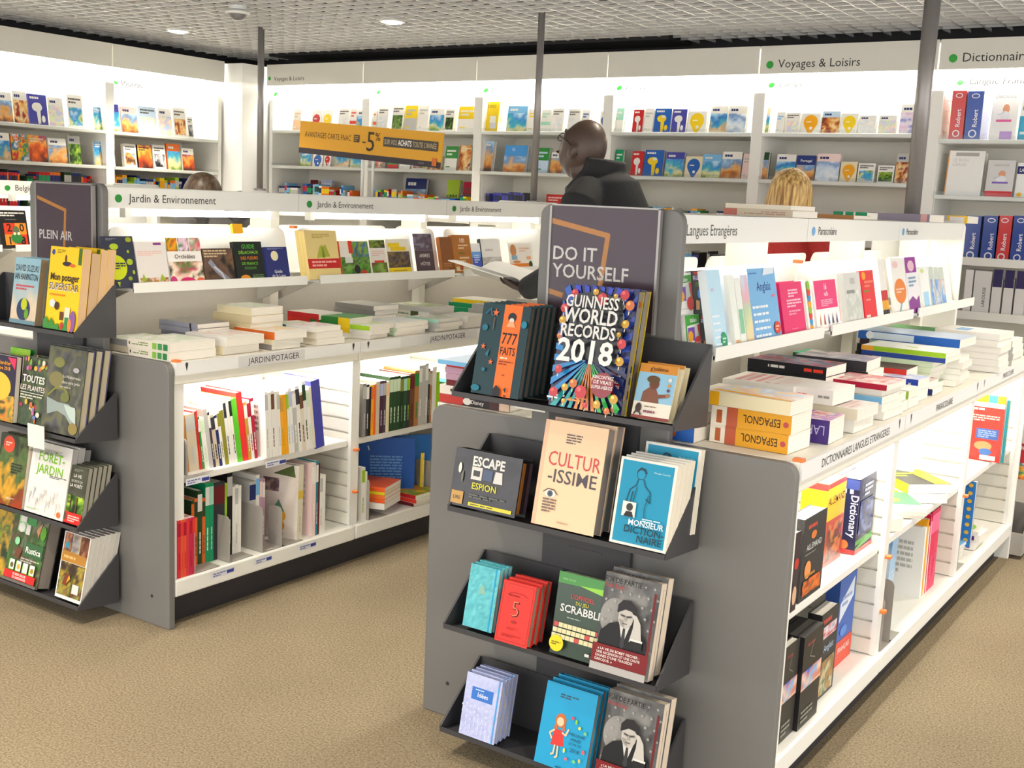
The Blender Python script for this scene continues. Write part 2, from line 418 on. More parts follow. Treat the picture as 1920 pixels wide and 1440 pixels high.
def dome_camera():
    t = empty('dome_camera', 'small round white-rimmed dome camera hanging under the mesh ceiling', 'security camera', (-4.97, 4.58, 2.452))
    MB().tube([(0,0,0.0), (0,0,-0.022)], 0.05, 24).obj('mount', 'ring', t)
    n = 24; b = MB()
    v = [((r)*math.cos(2*PI*k/n), r*math.sin(2*PI*k/n), z) for r, z in ((0.052,-0.022), (0.070,-0.034), (0.062,-0.048), (0.045,-0.03)) for k in range(n)]
    b.add(v, [(j*n+k, j*n+(k+1) % n, ((j+1) % 4)*n+(k+1) % n, ((j+1) % 4)*n+k) for j in range(4) for k in range(n)]); b.obj('rim', 'ring', t, True)
    MB().ball((0,0,-0.035), (0.050, 0.050, 0.042), 20, 10).obj('dome', 'smoked', t, True)
for (x, y), w in zip([p[:2] for p in SPOTS[2:]], ('before the end panels', 'over the aisle between the near panels', 'over the aisle ahead of the man in black', 'beside the near panel of the nearest unit', 'beside the middle of the nearest unit', 'beside the far end of the nearest unit', 'before the left unit', 'over the middle of the left aisle', 'behind the viewer', 'far behind the left rack')):
    spot(x, y, 'round lit ceiling spotlight added unseen '+w)
dome_camera()

# ------------------------------------------------------------------ poles from the units up to the ceiling
def pole(name, x, y, z, r, label):
    t = empty(name, label, 'pole', (x, y, z))
    MB().tube([(0,0,0), (0,0,2.6-z)], r, 16).obj('shaft', 'pole', t, True)
    MB().tube([(0,0,0), (0,0,0.012)], r*1.9, 16).obj('base_flange', 'pole', t)
P_ = at_x(487, 360, -5.55)
pole('ceiling_pole', -5.55, P_.y, 1.455, 0.020, 'thin grey pole rising to the ceiling at the white corner pier')
P_ = at_x(1000, 375, -3.477)
pole('ceiling_pole', -3.477, P_.y, 1.455, 0.019, 'thin grey pole rising to the ceiling beside the man in black')
pole('ceiling_pole', -1.405, 5.20, 1.455, 0.034, 'thick grey pole rising to the ceiling at the far end of the near shelving')

# ------------------------------------------------------------------ free-standing double-sided shelving
ZT, ZH0, ZH1 = 0.900, 1.383, 1.452
def shoulder_outline():
    # stepped end panel, rounded shoulders (x offset, z)
    pts = [(-0.527, 0), (0.527, 0)]
    def arc(cx, cz, r, a0, a1, n=6):
        return [(cx+r*math.cos(a0+(a1-a0)*i/n), cz+r*math.sin(a0+(a1-a0)*i/n)) for i in range(n+1)]
    pts += arc(0.527-0.035, ZT-0.035, 0.035, 0, PI/2)
    pts += [(0.20, ZT)]
    pts += arc(0.20-0.03, 1.462-0.03, 0.03, 0, PI/2)
    pts += arc(-0.20+0.03, 1.462-0.03, 0.03, PI/2, PI)
    pts += [(-0.20, ZT)]
    pts += arc(-0.527+0.035, ZT-0.035, 0.035, PI/2, PI)
    return pts
def sided(s, x0, x1): return (s*x0, s*x1) if s > 0 else (s*x1, s*x0)

def gondola(cx, y0, joints, label, headers, strips, lips=True, ztube=1.368):
    t = empty('display_gondola', label, 'shelving unit', (cx, y0, 0), 'double-sided display shelving')
    ye = joints[-1]-y0; js = [j-y0 for j in joints]; st = [0.025]+js[:-1]
    b = MB().prism(shoulder_outline(), 'y', 0, 0.025); e = b.obj('end_panel', 'panel', t, bevel=0.003)
    [MB().tube([(x, -0.001, z), (x, 0.002, z)], 0.006, 8).obj('screw_cap', 'plinth', e) for x, z in ((0.44, 0.10), (-0.44, 0.10))]
    MB().prism(shoulder_outline(), 'y', ye, ye+0.025).obj('end_panel', 'laminate', t, bevel=0.003)
    MB().box(-0.47, 0.47, 0.03, ye-0.005, 0, 0.105).obj('plinth', 'plinth', t)
    MB().box(-0.018, 0.018, 0.026, ye, 0.165, 0.868).obj('back_panel', 'laminate', t)
    MB().box(-0.018, 0.018, 0.026, ye, 0.90, 1.09).obj('back_panel', 'rear', t)
    MB().box(-0.18, 0.18, 0.026, ye-0.003, 1.438, 1.450).obj('top_board', 'cream', t)
    for k, j in enumerate([0.03]+js):
        # posts and slatted dividers at each joint
        w = 0.045
        ya = j-w/2 if 0 < k < len(js) else (j if k == 0 else j-w)
        MB().box(-0.06, 0.06, ya, ya+w, 0.90, 1.438).obj('post', 'cream', t)
        for s in (1, -1):
            d = MB(); x0, x1 = sided(s, 0.02, 0.50)
            d.box(x0, x1, ya+0.010, ya+w-0.010, 0.166, 0.86)
            z = 0.168
            while z < 0.84:
                xa, xb = sided(s, 0.021, 0.497); d.box(xa, xb, ya, ya+w, z, z+0.0455); z += 0.0535
            d.obj('slatted_divider', 'cream', t)
            f = MB(); xa, xb = sided(s, 0.497, 0.512); f.box(xa, xb, ya, ya+w, 0.166, 0.86); f.obj('upright', 'laminate', t)
    for s in (1, -1):
        for k, (a, c) in enumerate(zip(st, js)):
            a2, c2 = a+0.002, c-0.002
            x0, x1 = sided(s, 0.018, 0.527); MB().box(x0, x1, a2, c2, 0.106, 0.165).obj('base_deck', 'laminate', t, bevel=0.006)
            x0, x1 = sided(s, 0.02, 0.495); MB().box(x0, x1, a2+0.022, c2-0.022, 0.482, 0.510).obj('shelf', 'laminate', t, bevel=0.005)
            x0, x1 = sided(s, 0.02, 0.524); tb = MB().box(x0, x1, a2, c2, 0.870, ZT).obj('table_top', 'cream', t, bevel=0.003)
            x0, x1 = sided(s, 0.505, 0.522); MB().box(x0, x1, a2, c2, 0.824, 0.870).obj('lamp_valance', 'cream', t, bevel=0.005)
            # label rail, header board, sloping display shelf
            rail = MB(); x0, x1 = sided(s, 0.524, 0.530); rail.box(x0, x1, a2, c2, 0.857, ZT, (0.80, 0.79, 0.78))
            fr = Frame((s*0.5302, a2 if s > 0 else c2, 0.857), (0, s, 0), (0, 0, 1), c2-a2, ZT-0.857)
            if s > 0 and strips.get(k):
                draw(rail, fr, strips[k])
            rail.obj('label_rail', 'print', t)
            hb = MB(); x0, x1 = sided(s, 0.178, 0.190); hb.box(x0, x1, a2, c2, ZH0, ZH1, (0.82, 0.81, 0.77))
            fr = Frame((s*0.1902, a2 if s > 0 else c2, ZH0), (0, s, 0), (0, 0, 1), c2-a2, ZH1-ZH0)
            if s > 0 and headers.get(k): draw(hb, fr, headers[k])
            hb.obj('header_board', 'print', t)
            MB().tube([(s*0.145, a2+0.12, ztube), (s*0.145, c2-0.12, ztube)], 0.012, 10).obj('lamp_tube', 'tube_dim' if s > 0 else 'tube_off', t, True)
            for yy in (a2+0.095, c2-0.12): MB().box(s*0.145-0.015, s*0.145+0.015, yy, yy+0.025, ztube-.018, 1.438).obj('lamp_holder', 'laminate', t)
            MB().tube([(s*0.492, a2+0.09, 0.850), (s*0.492, c2-0.09, 0.850)], 0.011, 10).obj('lamp_tube', 'tube_low', t, True)
            if lips:
                # sloping board with rounded upper corners and a low lip
                B0, B1 = Vector((s*0.188, 0, 1.118)), Vector((s*0.145, 0, 1.318)); n = 6; r = 0.03; L = (B1-B0).length
                ya, yb = a2+0.035, c2-0.035
                out = [(ya, 0), (yb, 0)] + [(yb-r+r*math.cos(q), L-r+r*math.sin(q)) for q in np.linspace(0, PI/2, n)] + [(ya+r+r*math.cos(q), L-r+r*math.sin(q)) for q in np.linspace(PI/2, PI, n)]
                dr = (B1-B0).normalized(); nn = Vector((-dr.z*s, 0, dr.x*s))*0.006
                vv = [tuple(B0+dr*q[1]+Vector((0, q[0], 0))) for q in out] + [tuple(B0+dr*q[1]+Vector((0, q[0], 0))+nn) for q in out]
                N = len(out)
                MB().add(vv, [tuple(range(N)), tuple(range(2*N-1, N-1, -1))]+[(i, N+i, N+(i+1) % N, (i+1) % N) for i in range(N)]).obj('display_board', 'laminate', t)
                lp = MB(); x0, x1 = sided(s, 0.17, 0.278); lp.box(x0, x1, ya, yb, 1.108, 1.118)
                x0, x1 = sided(s, 0.274, 0.280); lp.box(x0, x1, ya, yb, 1.104, 1.138); lp.obj('display_ledge', 'laminate', t)
                for yy in (ya+0.01, yb-0.03): MB().prism([(s*0.03, 1.02), (s*0.24, 1.108), (s*0.03, 1.108)] if s > 0 else [(s*0.03, 1.108), (s*0.24, 1.108), (s*0.03, 1.02)], 'y', yy, yy+0.006).obj('bracket', 'steel', t)
    clips = [(0.515, 0.030, ZT+.002), (0.515, js[0]-.01, 0.470), (0.515, js[1]-.01, 0.470), (0.17, js[0]-.02, 1.322), (0.515, js[0]-.01, 0.30)]
    for x, y, z in clips: MB().box(x-.012, x+.014, y, y+.022, z-.004, z+.006).obj('shelf_clip', 'clip', t, bevel=.002)
    return t

def head_text(body, dot='2f8f3c', u0=0.06, h=0.36, mw=0.52):
    return [('e', u0, 0.46, 0.0165, 0.20, dot, 20), ('t', body, u0+0.045, 0.30, h, '3a3936', 'l', mw)]
ARROW = lambda u: [('p', [(u-.007,.85),(u,.25),(u+.007,.85)], '3a3634'), ('p', [(u-.007,.85),(u+.007,.85),(u,1.0)], '57504c')]
G1C, G1Y, G1J = -1.405, 2.507, [3.385, 4.355, 5.32]
G2C, G2Y, G2J = -3.477, 2.433, [3.355, 4.320, 5.285]
G3C, G3Y, G3J = -5.55, 2.433, [3.37, 4.335]
G1 = gondola(G1C, G1Y, G1J, 'nearest shelving unit with grey end panel and dark poster with two-line white lettering',
    {0: [('t', 'Langues Etrangères', 0.02, 0.28, 0.40, '55524e', 'l', 0.50)], 1: head_text('Parascolaire', '6fa8dc', 0.05, 0.36, 0.32), 2: head_text('Parascolaire', '6fa8dc', 0.05, 0.34, 0.32)},
    {0: [('t', 'DICTIONNAIRES LANGUES ETRANGERES', 0.16, 0.24, 0.50, '2e2b2a', 'l', 0.70)]+ARROW(0.93), 1: ARROW(0.06)+[('t', 'PARASCOLAIRE', 0.36, 0.24, 0.50, '2e2b2a', 'l', 0.33)]+ARROW(0.95), 2: ARROW(0.06)+[('t', 'PARASCOLAIRE', 0.40, 0.24, 0.48, '55524e', 'l', 0.3)]}, ztube=1.405)
G2 = gondola(G2C, G2Y, G2J, 'shelving unit left of the aisle with grey end panel and plum PLEIN AIR poster',
    {0: head_text('Jardin & Environnement', u0=0.05, h=0.40, mw=0.56), 1: head_text('Jardin & Environnement', u0=0.06, h=0.36, mw=0.50), 2: head_text('Jardin & Environnement', u0=0.06, h=0.36, mw=0.50)},
    {0: ARROW(0.05)+[('r', .30, .06, .66, .94, 'd2d0cf'), ('t', 'JARDIN/POTAGER', 0.35, 0.24, 0.50, '2e2b2a', 'l', 0.34)]+ARROW(0.955), 1: ARROW(0.045)+[('r', .25, .06, .8, .94, 'dcdad8'), ('t', 'JARDIN/POTAGER', 0.45, 0.24, 0.50, '2e2b2a', 'l', 0.36)]})
G3 = gondola(G3C, G3Y, G3J, 'shelving unit furthest left, headed Belgique, behind the PLEIN AIR poster',
    {0: [], 1: head_text('Belgique', u0=0.055, h=0.42, mw=0.22)}, {})

# ------------------------------------------------------------------ end-of-unit pocket trays
def trays(parent, cx, yb, yf, tiers, label):
    t = empty('magazine_rack', label, 'display rack', (cx, yb, 0), 'pocket racks on the end panels')
    spine = MB().box(-0.13, 0.13, -0.012, 0.012, 0.05, 1.0)
    for z in (0.90, 0.585, 0.265): spine.box(-0.05, 0.05, -0.0135, -0.012, z, z+0.006, 'black')
    spine.obj('bracket_strip', 'tray', t)
    d = yf-yb
    for zf, zb in tiers:
        m = MB(); w = 0.31; th = 0.003
        m.box(-w, w, -0.016, -0.013, zf-0.012, zb)                                             # back
        m.add([(-w, -0.014, zf-0.012), (w, -0.014, zf-0.012), (w, d, zf), (-w, d, zf), (-w, -0.014, zf-0.015), (w, -0.014, zf-0.015), (w, d, zf-0.003), (-w, d, zf-0.003)],
              [(0,3,2,1), (4,5,6,7), (3,7,6,2), (1,2,6,5), (0,4,7,3)])
        m.box(-w, w, d-0.003, d, zf-0.003, zf+0.010)                                            # low front lip
        for s in (-1, 1):
            x0, x1 = (s*w-th, s*w+th)
            m.prism([(-0.016, zf-0.015), (-0.016, zb), (-0.022, zb), (d, zf+0.012), (d, zf-0.003)], 'x', x0, x1)
        m.obj('pocket', 'tray', t)
    return t
R1 = trays(G1, -1.412, 2.505, 2.315, [(0.975, 1.155), (0.675, 0.85), (0.357, 0.527), (0.07, 0.222)], 'dark grey four-pocket rack on the end panel below the two-line poster')
R2 = trays(G2, -3.500, 2.431, 2.258, [(0.975, 1.134), (0.630, 0.775), (0.333, 0.50), (0.062, 0.216)], 'dark grey four-pocket rack on the end panel below the PLEIN AIR poster')

# ------------------------------------------------------------------ posters and banner
def poster(cx, y, x0, x1, z0, z1, ops, label):
    t = empty('poster_holder', label, 'poster', ((x0+x1)/2, y, z0), 'plum posters on the end panels')
    w, h = x1-x0, z1-z0
    m = MB().box(-w/2, w/2, -0.010, -0.002, 0, h, '4e3a48'); fr = Frame((-w/2, -0.0102, 0), (1,0,0), (0,0,1), w, h); draw(m, fr, ops); m.obj('poster', 'poster', t)
    MB().box(-w/2-0.006, w/2+0.006, -0.014, -0.0125, -0.004, h+0.004).obj('sleeve', 'clear', t)
    e = MB(); e.box(-w/2-0.008, -w/2-0.002, -0.015, -0.001, -0.004, h+0.004); e.box(w/2+0.002, w/2+0.008, -0.015, -0.001, -0.004, h+0.004); e.box(-w/2-0.008, w/2+0.008, -0.015, -0.001, h+0.002, h+0.006)
    e.obj('sleeve_edge', 'pole', t)
ORG = 'c98235'
poster(G1C, 2.500, -1.556, -1.262, 1.165, 1.458,
    [('q', [(0, .875), (.545, .775), (.49, .30), (.30, .33)], .045, ORG), ('q', [(0, .27), (.12, .245)], .045, ORG), ('t', 'DO IT', .02, .55, .115, 'e2d8d2', 'l', .5, .012), ('t', 'YOURSELF', .02, .40, .115, 'e2d8d2', 'l', .74, .012)],
    'plum poster with white DO IT YOURSELF lettering and orange line frame')
poster(G2C, 2.426, -3.606, -3.308, 1.10, 1.452,
    [('q', [(0, .87), (.52, .76), (.47, .16)], .04, ORG), ('q', [(0, .22), (.26, .12)], .04, ORG), ('t', 'PLEIN AIR', .03, .475, .085, 'e2d8d2', 'l', .66, .012)],
    'plum poster with white PLEIN AIR lettering and orange line frame')
def banner():
    TL, BR = at_y(563, 226, 4.05), at_y(826, 316, 3.97)
    BL = at_y(560, 286, 4.05); TR = at_y(830, 262, 3.97)
    t = empty('promotional_banner', 'long gold promotional banner on clear rods above the middle shelving', 'banner', tuple((BL+BR)/2))
    o = (BL+BR)/2; U = (BR-BL); W = U.length; U.normalize(); V = (TL-BL); H = V.length; V.normalize(); N = U.cross(V).normalized(); V = N.cross(U).normalized()
    rel = BL-o
    m = MB(); fr = Frame(rel, U, V, W, H); fr.k = 0
    c = [rel, rel+U*W, rel+U*W+V*H, rel+V*H]; k = [q-N*0.006 for q in c]
    m.add([tuple(q) for q in c+k], [(0,1,2,3), (7,6,5,4), (0,4,5,1), (1,5,6,2), (2,6,7,3), (3,7,4,0)], 'd59c2c')
    draw(m, fr, [('r', 0, 0, 1, .17, '3a3338'), ('t', 'AVANTAGES CARTE FNAC', .04, .52, .17, '3d3226', 'l', .345), ('r', .405, .50, .447, .72, '4a3a24'), ('l', .41, .53, .443, .70, 3, 'b08a3a'), ('r', .468, .50, .492, .54, '3d3226'),
        ('t', '5', .50, .28, .58, '3d3226', 'l', .06), ('t', '%', .557, .60, .24, '3d3226', 'l', .04), ('r', .615, .46, .975, .74, '4a453e'), ('t', 'SUR VOS', .622, .53, .15, 'c9b48a', 'l', .085), ('t', 'ACHATS', .715, .53, .16, 'f4efe6', 'l', .09, .015), ('t', "TOUTE L'ANNÉE", .812, .53, .15, 'c9b48a', 'l', .155),
        ('r', .945, .05, .975, .27, 'c9692e'), ('l', .86, .06, .93, .13, 1, '6a6064')])
    m.obj('board', 'print', t)
    for u in (0.466, 0.536):
        p = rel+U*(W*u)-N*0.012
        zb = 1.455-o.z
        MB().tube([tuple(p+V*0.04), (p.x, p.y, zb)], 0.006, 8).obj('rod', 'ring', t, True)
banner()
# ------------------------------------------------------------------ wall bookcases
def bookcase(M4, w, shelves, header, strip, label, z_strip=(2.125, 2.212), first=False):
    t = empty('wall_bookcase', label, 'bookcase', group='wall bookcases'); t.matrix_world = M4
    hb = MB().box(0.004, w-0.004, 0, 0.018, 2.222, 2.372, (0.72, 0.70, 0.63)); draw(hb, Frame((0.004, -0.0002, 2.222), (1,0,0), (0,0,1), w-0.008, 0.15), header); hb.obj('header_board', 'print', t)
    z0, z1 = z_strip
    sb = MB(); sb.add([(0.01, 0.035, z0), (w-0.01, 0.035, z0), (w-0.01, 0.085, z1), (0.01, 0.085, z1), (0.01, 0.04, z0), (w-0.01, 0.04, z0), (w-0.01, 0.09, z1), (0.01, 0.09, z1)], [(0,1,2,3), (7,6,5,4), (0,4,5,1), (2,6,7,3)], (0.84, 0.83, 0.79))
    V = Vector((0, 0.05, z1-z0)); H = V.length; V.normalize()
    draw(sb, Frame((0.01, 0.0345, z0), (1,0,0), tuple(V), w-0.02, H, 0.0005), strip); sb.obj('category_strip', 'print', t)
    MB().tube([(0.06, 0.038, 2.245), (w-0.06, 0.038, 2.245)], 0.010, 10).obj('lamp_tube', 'tube_wall', t, True)
    MB().tube([(0.06, 0.15, 2.225), (w-0.06, 0.15, 2.225)], 0.013, 10).obj('lamp_tube', 'tube_wall', t, True)  # second tube, added unseen behind the strip to light the top shelf
    MB().box(0.002, w-0.002, 0.018, 0.45, 2.355, 2.372).obj('top_board', 'laminate', t)
    MB().box(0.0, w, 0.43, 0.45, 0.0, 2.355).obj('back_panel', 'cream', t)
    for a, b in ([(0, 0.033)] if first else [(0, 0.033)])+[(w-0.033, w)]:
        d = MB().box(a, b, 0.035, 0.43, 0.0, 2.215 if False else 2.12)
        z = 0.1
        while z < 2.1:
            d.box(a-0.0015, b+0.0015, 0.06, 0.43, z, z+0.045); z += 0.0535
        d.obj('side_panel', 'laminate', t)
    for z in shelves:
        m = MB().box(0.033, w-0.033, 0.030, 0.43, z-0.022, z)
        m.obj('shelf', 'laminate', t, bevel=0.004)
        MB().box(0.033, w-0.033, 0.024, 0.029, z-0.024, z+0.018).obj('shelf_lip', 'clear' if z > 1.5 else 'laminate', t)
    MB().box(0.0, w, 0.02, 0.43, 0, 0.09).obj('plinth', 'plinth', t)
    return t
S_BACK = [1.903, 1.645, 1.32, 1.02, 0.72, 0.40, 0.11]
S_DICT = [1.876, 1.592, 1.262, 0.985, 0.70, 0.40, 0.11]
S_LEFT = [1.805, 1.572, 1.27, 0.98, 0.68, 0.38, 0.11]
BX = [-6.472, -5.524, -4.548, -3.573, -2.601, -1.630, -0.660]
def dotted(body, u=0.03, h=0.30, mw=0.5, dot='35a53f', r=0.017, v=0.30): return [('o', u, v+0.12, r, dot, 20), ('t', body, u+0.05, v, h, '33322f', 'l', mw)]
def eur(u, v=0.35): return [('o', u, v+0.12, 0.018, '1fa02a', 20), ('t', 'Europe', u+0.05, v, 0.34, '3a3a38', 'l', 0.17)]
hdr = [dotted('Voyages & Loisirs', 0.03, 0.20, 0.36, r=0.015, v=0.22), [], [], [], dotted('Voyages & Loisirs', 0.06, 0.30, 0.56, r=0.022, v=0.20), dotted('Dictionnaires', 0.07, 0.30, 0.48, r=0.022, v=0.24)]
stp = [eur(0.03), eur(0.09), eur(0.03), eur(0.05), eur(0.05), dotted('Langue Française', 0.10, 0.36, 0.5, dot='2fb13a', r=0.017, v=0.30)]
LB = ['back-wall bookcase headed with small Voyages lettering behind the gold banner', 'back-wall bookcase with plain header right of the gold banner', 'back-wall bookcase behind the thin pole beside the man in black',
      'back-wall bookcase right behind the man in black', 'back-wall bookcase with large Voyages lettering behind the blonde woman', 'bookcase headed Dictionnaires at the right edge']
for i in range(6):
    M4 = Matrix.Translation((BX[i], BACK, 0))
    bookcase(M4, BX[i+1]-BX[i], S_DICT if i == 5 else S_BACK, hdr[i], stp[i], LB[i])
LY = [3.085, 4.060, 5.033, 6.008]
RZ90 = Matrix.Rotation(PI/2, 4, 'Z')
LLB = ['left-wall bookcase nearest the camera cut by the frame', 'left-wall bookcase above the PLEIN AIR poster', 'left-wall bookcase headed Monde beside the white corner pier']
for i in range(3):
    bookcase(Matrix.Translation((LEFT, LY[i], 0)) @ RZ90, LY[i+1]-LY[i], S_LEFT, [], [] if i < 2 else [('o', .06, .5, .016, '1fa02a', 16), ('t', 'Monde', .11, .34, .40, '2a2a28', 'l', .2)], LLB[i], z_strip=(2.08, 2.175))
# ------------------------------------------------------------------ books
RX = lambda a: Matrix.Rotation(a, 4, 'X')
RY = lambda a: Matrix.Rotation(a, 4, 'Y')
RZ = lambda a: Matrix.Rotation(a, 4, 'Z')
T_ = lambda x, y, z: Matrix.Translation((x, y, z))
def book_meshes(w, h, t, cover='white', front=(), spine=None, spine_ops=(), back=None, back_ops=(), pages='ivory', hard=False, gloss=False, name='cover'):
    """front cover faces -y, spine at x=0, head at z=h; returns (cover mesh, page-block mesh)"""
    spine = spine or cover; back = back or cover
    bt = min(0.0025 if hard else 0.0008, t*0.2); r = 0.003 if hard else 0.0006
    m = MB()
    m.box(0, w, 0, bt, 0, h, cover); m.box(0, w, t-bt, t, 0, h, back); m.box(0, bt*1.2, bt, t-bt, 0, h, spine)
    e = 0.0003
    draw(m, Frame((0, 0, 0), (1,0,0), (0,0,1), w, h, e), front)
    if spine != cover: m.add([(-e/2, 0, 0), (-e/2, t, 0), (-e/2, t, h), (-e/2, 0, h)], [(0,3,2,1)], spine)
    sf = Frame((0, 0, 0), (0,0,1), (0,1,0), h, t, e); sf.k = 1
    if spine_ops: draw(m, sf, spine_ops)
    if back_ops: draw(m, Frame((w, t, 0), (-1,0,0), (0,0,1), w, h, e), back_ops)
    p = MB(); pc = C(pages); p.box(bt*1.3, w-r, bt, t-bt, r, h-r, pc)
    if t > 0.008:                                                     # leaves showing as fine lines on the three cut edges
        n = int(min(5, t/0.006)); dk = tuple(c*0.82 for c in pc)
        for i in range(n):
            y = bt+(t-2*bt)*(i+0.5)/n
            p.add([(w-r+.0002, y, r), (w-r+.0002, y+.0006, r), (w-r+.0002, y+.0006, h-r), (w-r+.0002, y, h-r)], [(0,1,2,3)], dk)
            p.add([(bt*1.3, y, h-r+.0002), (w-r, y, h-r+.0002), (w-r, y+.0006, h-r+.0002), (bt*1.3, y+.0006, h-r+.0002)], [(0,1,2,3)], dk)
            p.add([(bt*1.3, y, r-.0002), (w-r, y, r-.0002), (w-r, y+.0006, r-.0002), (bt*1.3, y+.0006, r-.0002)], [(3,2,1,0)], dk)
    return m.mesh(name, 'gloss' if gloss else 'print'), p.mesh('pages', 'paper')
ROWKIND = ('book', 'book')
def put(ms, M4, label, cat='book', group=None, name='book', extra=None):
    if cat == 'book': cat, name = ROWKIND
    o = bpy.data.objects.new(name, ms[0]); COL.objects.link(o); o.matrix_world = M4
    if ms[1]:
        c = bpy.data.objects.new('pages', ms[1]); COL.objects.link(c); c.parent = o
    if extra:
        for nm, me in extra:
            c = bpy.data.objects.new(nm, me); COL.objects.link(c); c.parent = o
    return tag(o, label, cat, group)
ORD = ['first', 'second', 'third', 'fourth', 'fifth', 'sixth', 'seventh', 'eighth', 'ninth', 'tenth', 'eleventh', 'twelfth', 'thirteenth', 'fourteenth', 'fifteenth', 'sixteenth', 'seventeenth', 'eighteenth', 'nineteenth', 'twentieth']
def ordw(i):
    if i < 20: return ORD[i]
    tens = {2: 'twenty', 3: 'thirty', 4: 'forty', 5: 'fifty'}[(i+1)//10] if (i+1) % 10 else None
    return tens+'-'+ORD[(i+1) % 10-1] if tens else {30: 'thirtieth', 40: 'fortieth', 50: 'fiftieth'}[i+1]
def poses(face):            # orientation of a book standing and facing a direction
    return {'-y': Matrix.Identity(4), '+x': RZ(PI/2)}[face]
def spine_row(face):        # spine towards the aisle
    return {'+x': RZ(PI), '-y': RZ(PI/2)}[face]

# stock cover designs for the small books; returns (front ops, phrase)
def design(kind, c1, c2, seed):
    if kind == 'plain': return [('l', .12, .62, .88, .86, 2, c2), ('l', .15, .12, .6, .18, 1, c2)], f'{c1} book'
    if kind == 'ph': c2n = colname(c2); return [('ph', 0, 0, 1, .72, c2, seed, 0.75 if c2 in ('sea', 'coast', 'city', 'sunset', 'snow') else 0, 3), ('l', .12, .78, .8, .93, 1, 'navy' if c1 in ('white', 'cream', 'silver', 'pale_blue', 'yellow', 'pale_pink') else 'white')], f'{c1} cover with {c2n} photograph'
    if kind == 'full': return [('ph', 0, 0, 1, 1, c2, seed, 0.8 if c2 in ('sea', 'coast', 'city', 'sunset', 'snow') else 0, 4), ('l', .1, .74, .85, .92, 2, c1)], f'{c2} photograph cover lettered in {c1}'
    if kind == 'pin': return [('drop', .5, .56, .38, c2), ('l', .27, .53, .73, .62, 1, 'white'), ('o', .55, .26, .08, 'white')], f'{c1} cover with {c2} drop emblem'
    if kind == 'fig': return [('l', .1, .82, .9, .95, 1, 'white'), ('e', .45, .58, .28, .15, c2), ('p', [(.4, .5), (.62, .48), (.6, .05), (.45, .02)], c2), ('e', .75, .2, .1, .12, c2), ('e', .55, .66, .12, .06, 'white')], f'{c1} guide with {c2} shape'
    if kind == 'half': return [('r', 0, 0, 1, .5, c2), ('l', .12, .6, .85, .88, 2, c2), ('l', .12, .1, .7, .2, 1, c1)], f'{c1} over {c2} cover'
    if kind == 'band': return [('r', 0, .3, 1, .45, c2), ('l', .12, .6, .85, .88, 2, c2)], f'{c1} cover with {c2} band'
    if kind == 'art': return [('ph', .08, .08, .92, .62, c2, seed, 0, 3), ('l', .1, .72, .9, .92, 2, '55504a' if c1 in ('white', 'cream', 'ivory', 'yellow', 'silver', 'pale_blue', 'peach') else 'white')], f'{c1} cover with {c2} picture'
    return [], f'{c1} book'
def colname(c):
    if not isinstance(c, (str, tuple)): return 'lilac city'
    if isinstance(c, str) and (c in NAMED or c in PAL): return c
    v = np.array(C(c))**.45
    return min(NAMED, key=lambda n: float(((np.array(hx(NAMED[n]))**.45-v)**2).sum()))
def small(s):
    s = colname(s) if not isinstance(s, str) or (len(s) == 6 and all(k in '0123456789abcdef' for k in s)) else s
    return small_(s)
def small_(s): return s.replace('_', ' ').replace('bw', 'black-and-white').replace('mix', 'multicoloured').replace('snow', 'snowy').replace('ph ', '')

def face_row(where, group, face, plane, z, items, lean=0.2, pages=True, cat='book'):
    """covers towards the viewer: items (px0, px1, py_top, kind, c1, c2[, thickness, copies])"""
    for i, it in enumerate(items):
        px0, px1, pyt, kind, c1, c2 = it[:6]; th = it[6] if len(it) > 6 else 0.014; n = it[7] if len(it) > 7 else 1
        pyb = it[8] if len(it) > 8 else None
        f = (lambda x, y: at_x(x, y, plane)) if face == '+x' else (lambda x, y: at_y(x, y, plane))
        def onz(px):
            lo, hi = 0, 1440
            for _ in range(30):
                mid = (lo+hi)/2
                if f(px, mid).z > z: lo = mid
                else: hi = mid
            return f(px, lo)
        a, b = onz(px0), onz(px1)
        w = (b.y-a.y) if face == '+x' else (b.x-a.x)
        top = f((px0+px1)/2, pyt).z
        h = max(0.08, (top-z)/math.cos(lean)*(1.0 if lean < 0.3 else 1.0))
        if face == '+x' and lean: # top recedes: fit the height by projection
            best = 9
            for k in range(40):
                hh = 0.08+0.008*k
                P = Vector((plane-math.sin(lean)*hh, (a.y+b.y)/2, z+math.cos(lean)*hh)); d = P-Vector((0,0,EYE))
                yy = 720-FPX*d.dot(CU)/d.dot(CF)
                if abs(yy-pyt) < best: best = abs(yy-pyt); h = hh
        ops, ph = design(kind, c1, c2, i*7+len(where)) if isinstance(kind, str) else (kind[1], kind[0])
        ms = book_meshes(w*0.985, h, th, c1, ops, pages='white', hard=th > 0.02)
        for c in range(n):
            off = c*(th+0.001)
            P = a.copy()
            if face == '+x': P.x -= off/math.cos(lean); Mx = T_(P.x, P.y, z) @ RZ(PI/2) @ RX(-lean)
            else: P.y += off/math.cos(lean); Mx = T_(P.x, P.y, z) @ RX(-lean)
            lb = f'{small(ph)}, {ordw(i)} from left, {where}' if c == 0 else f'{ordw(c)} copy behind {small(ph)}, {where}'
            put(ms, Mx, lb, cat, group)

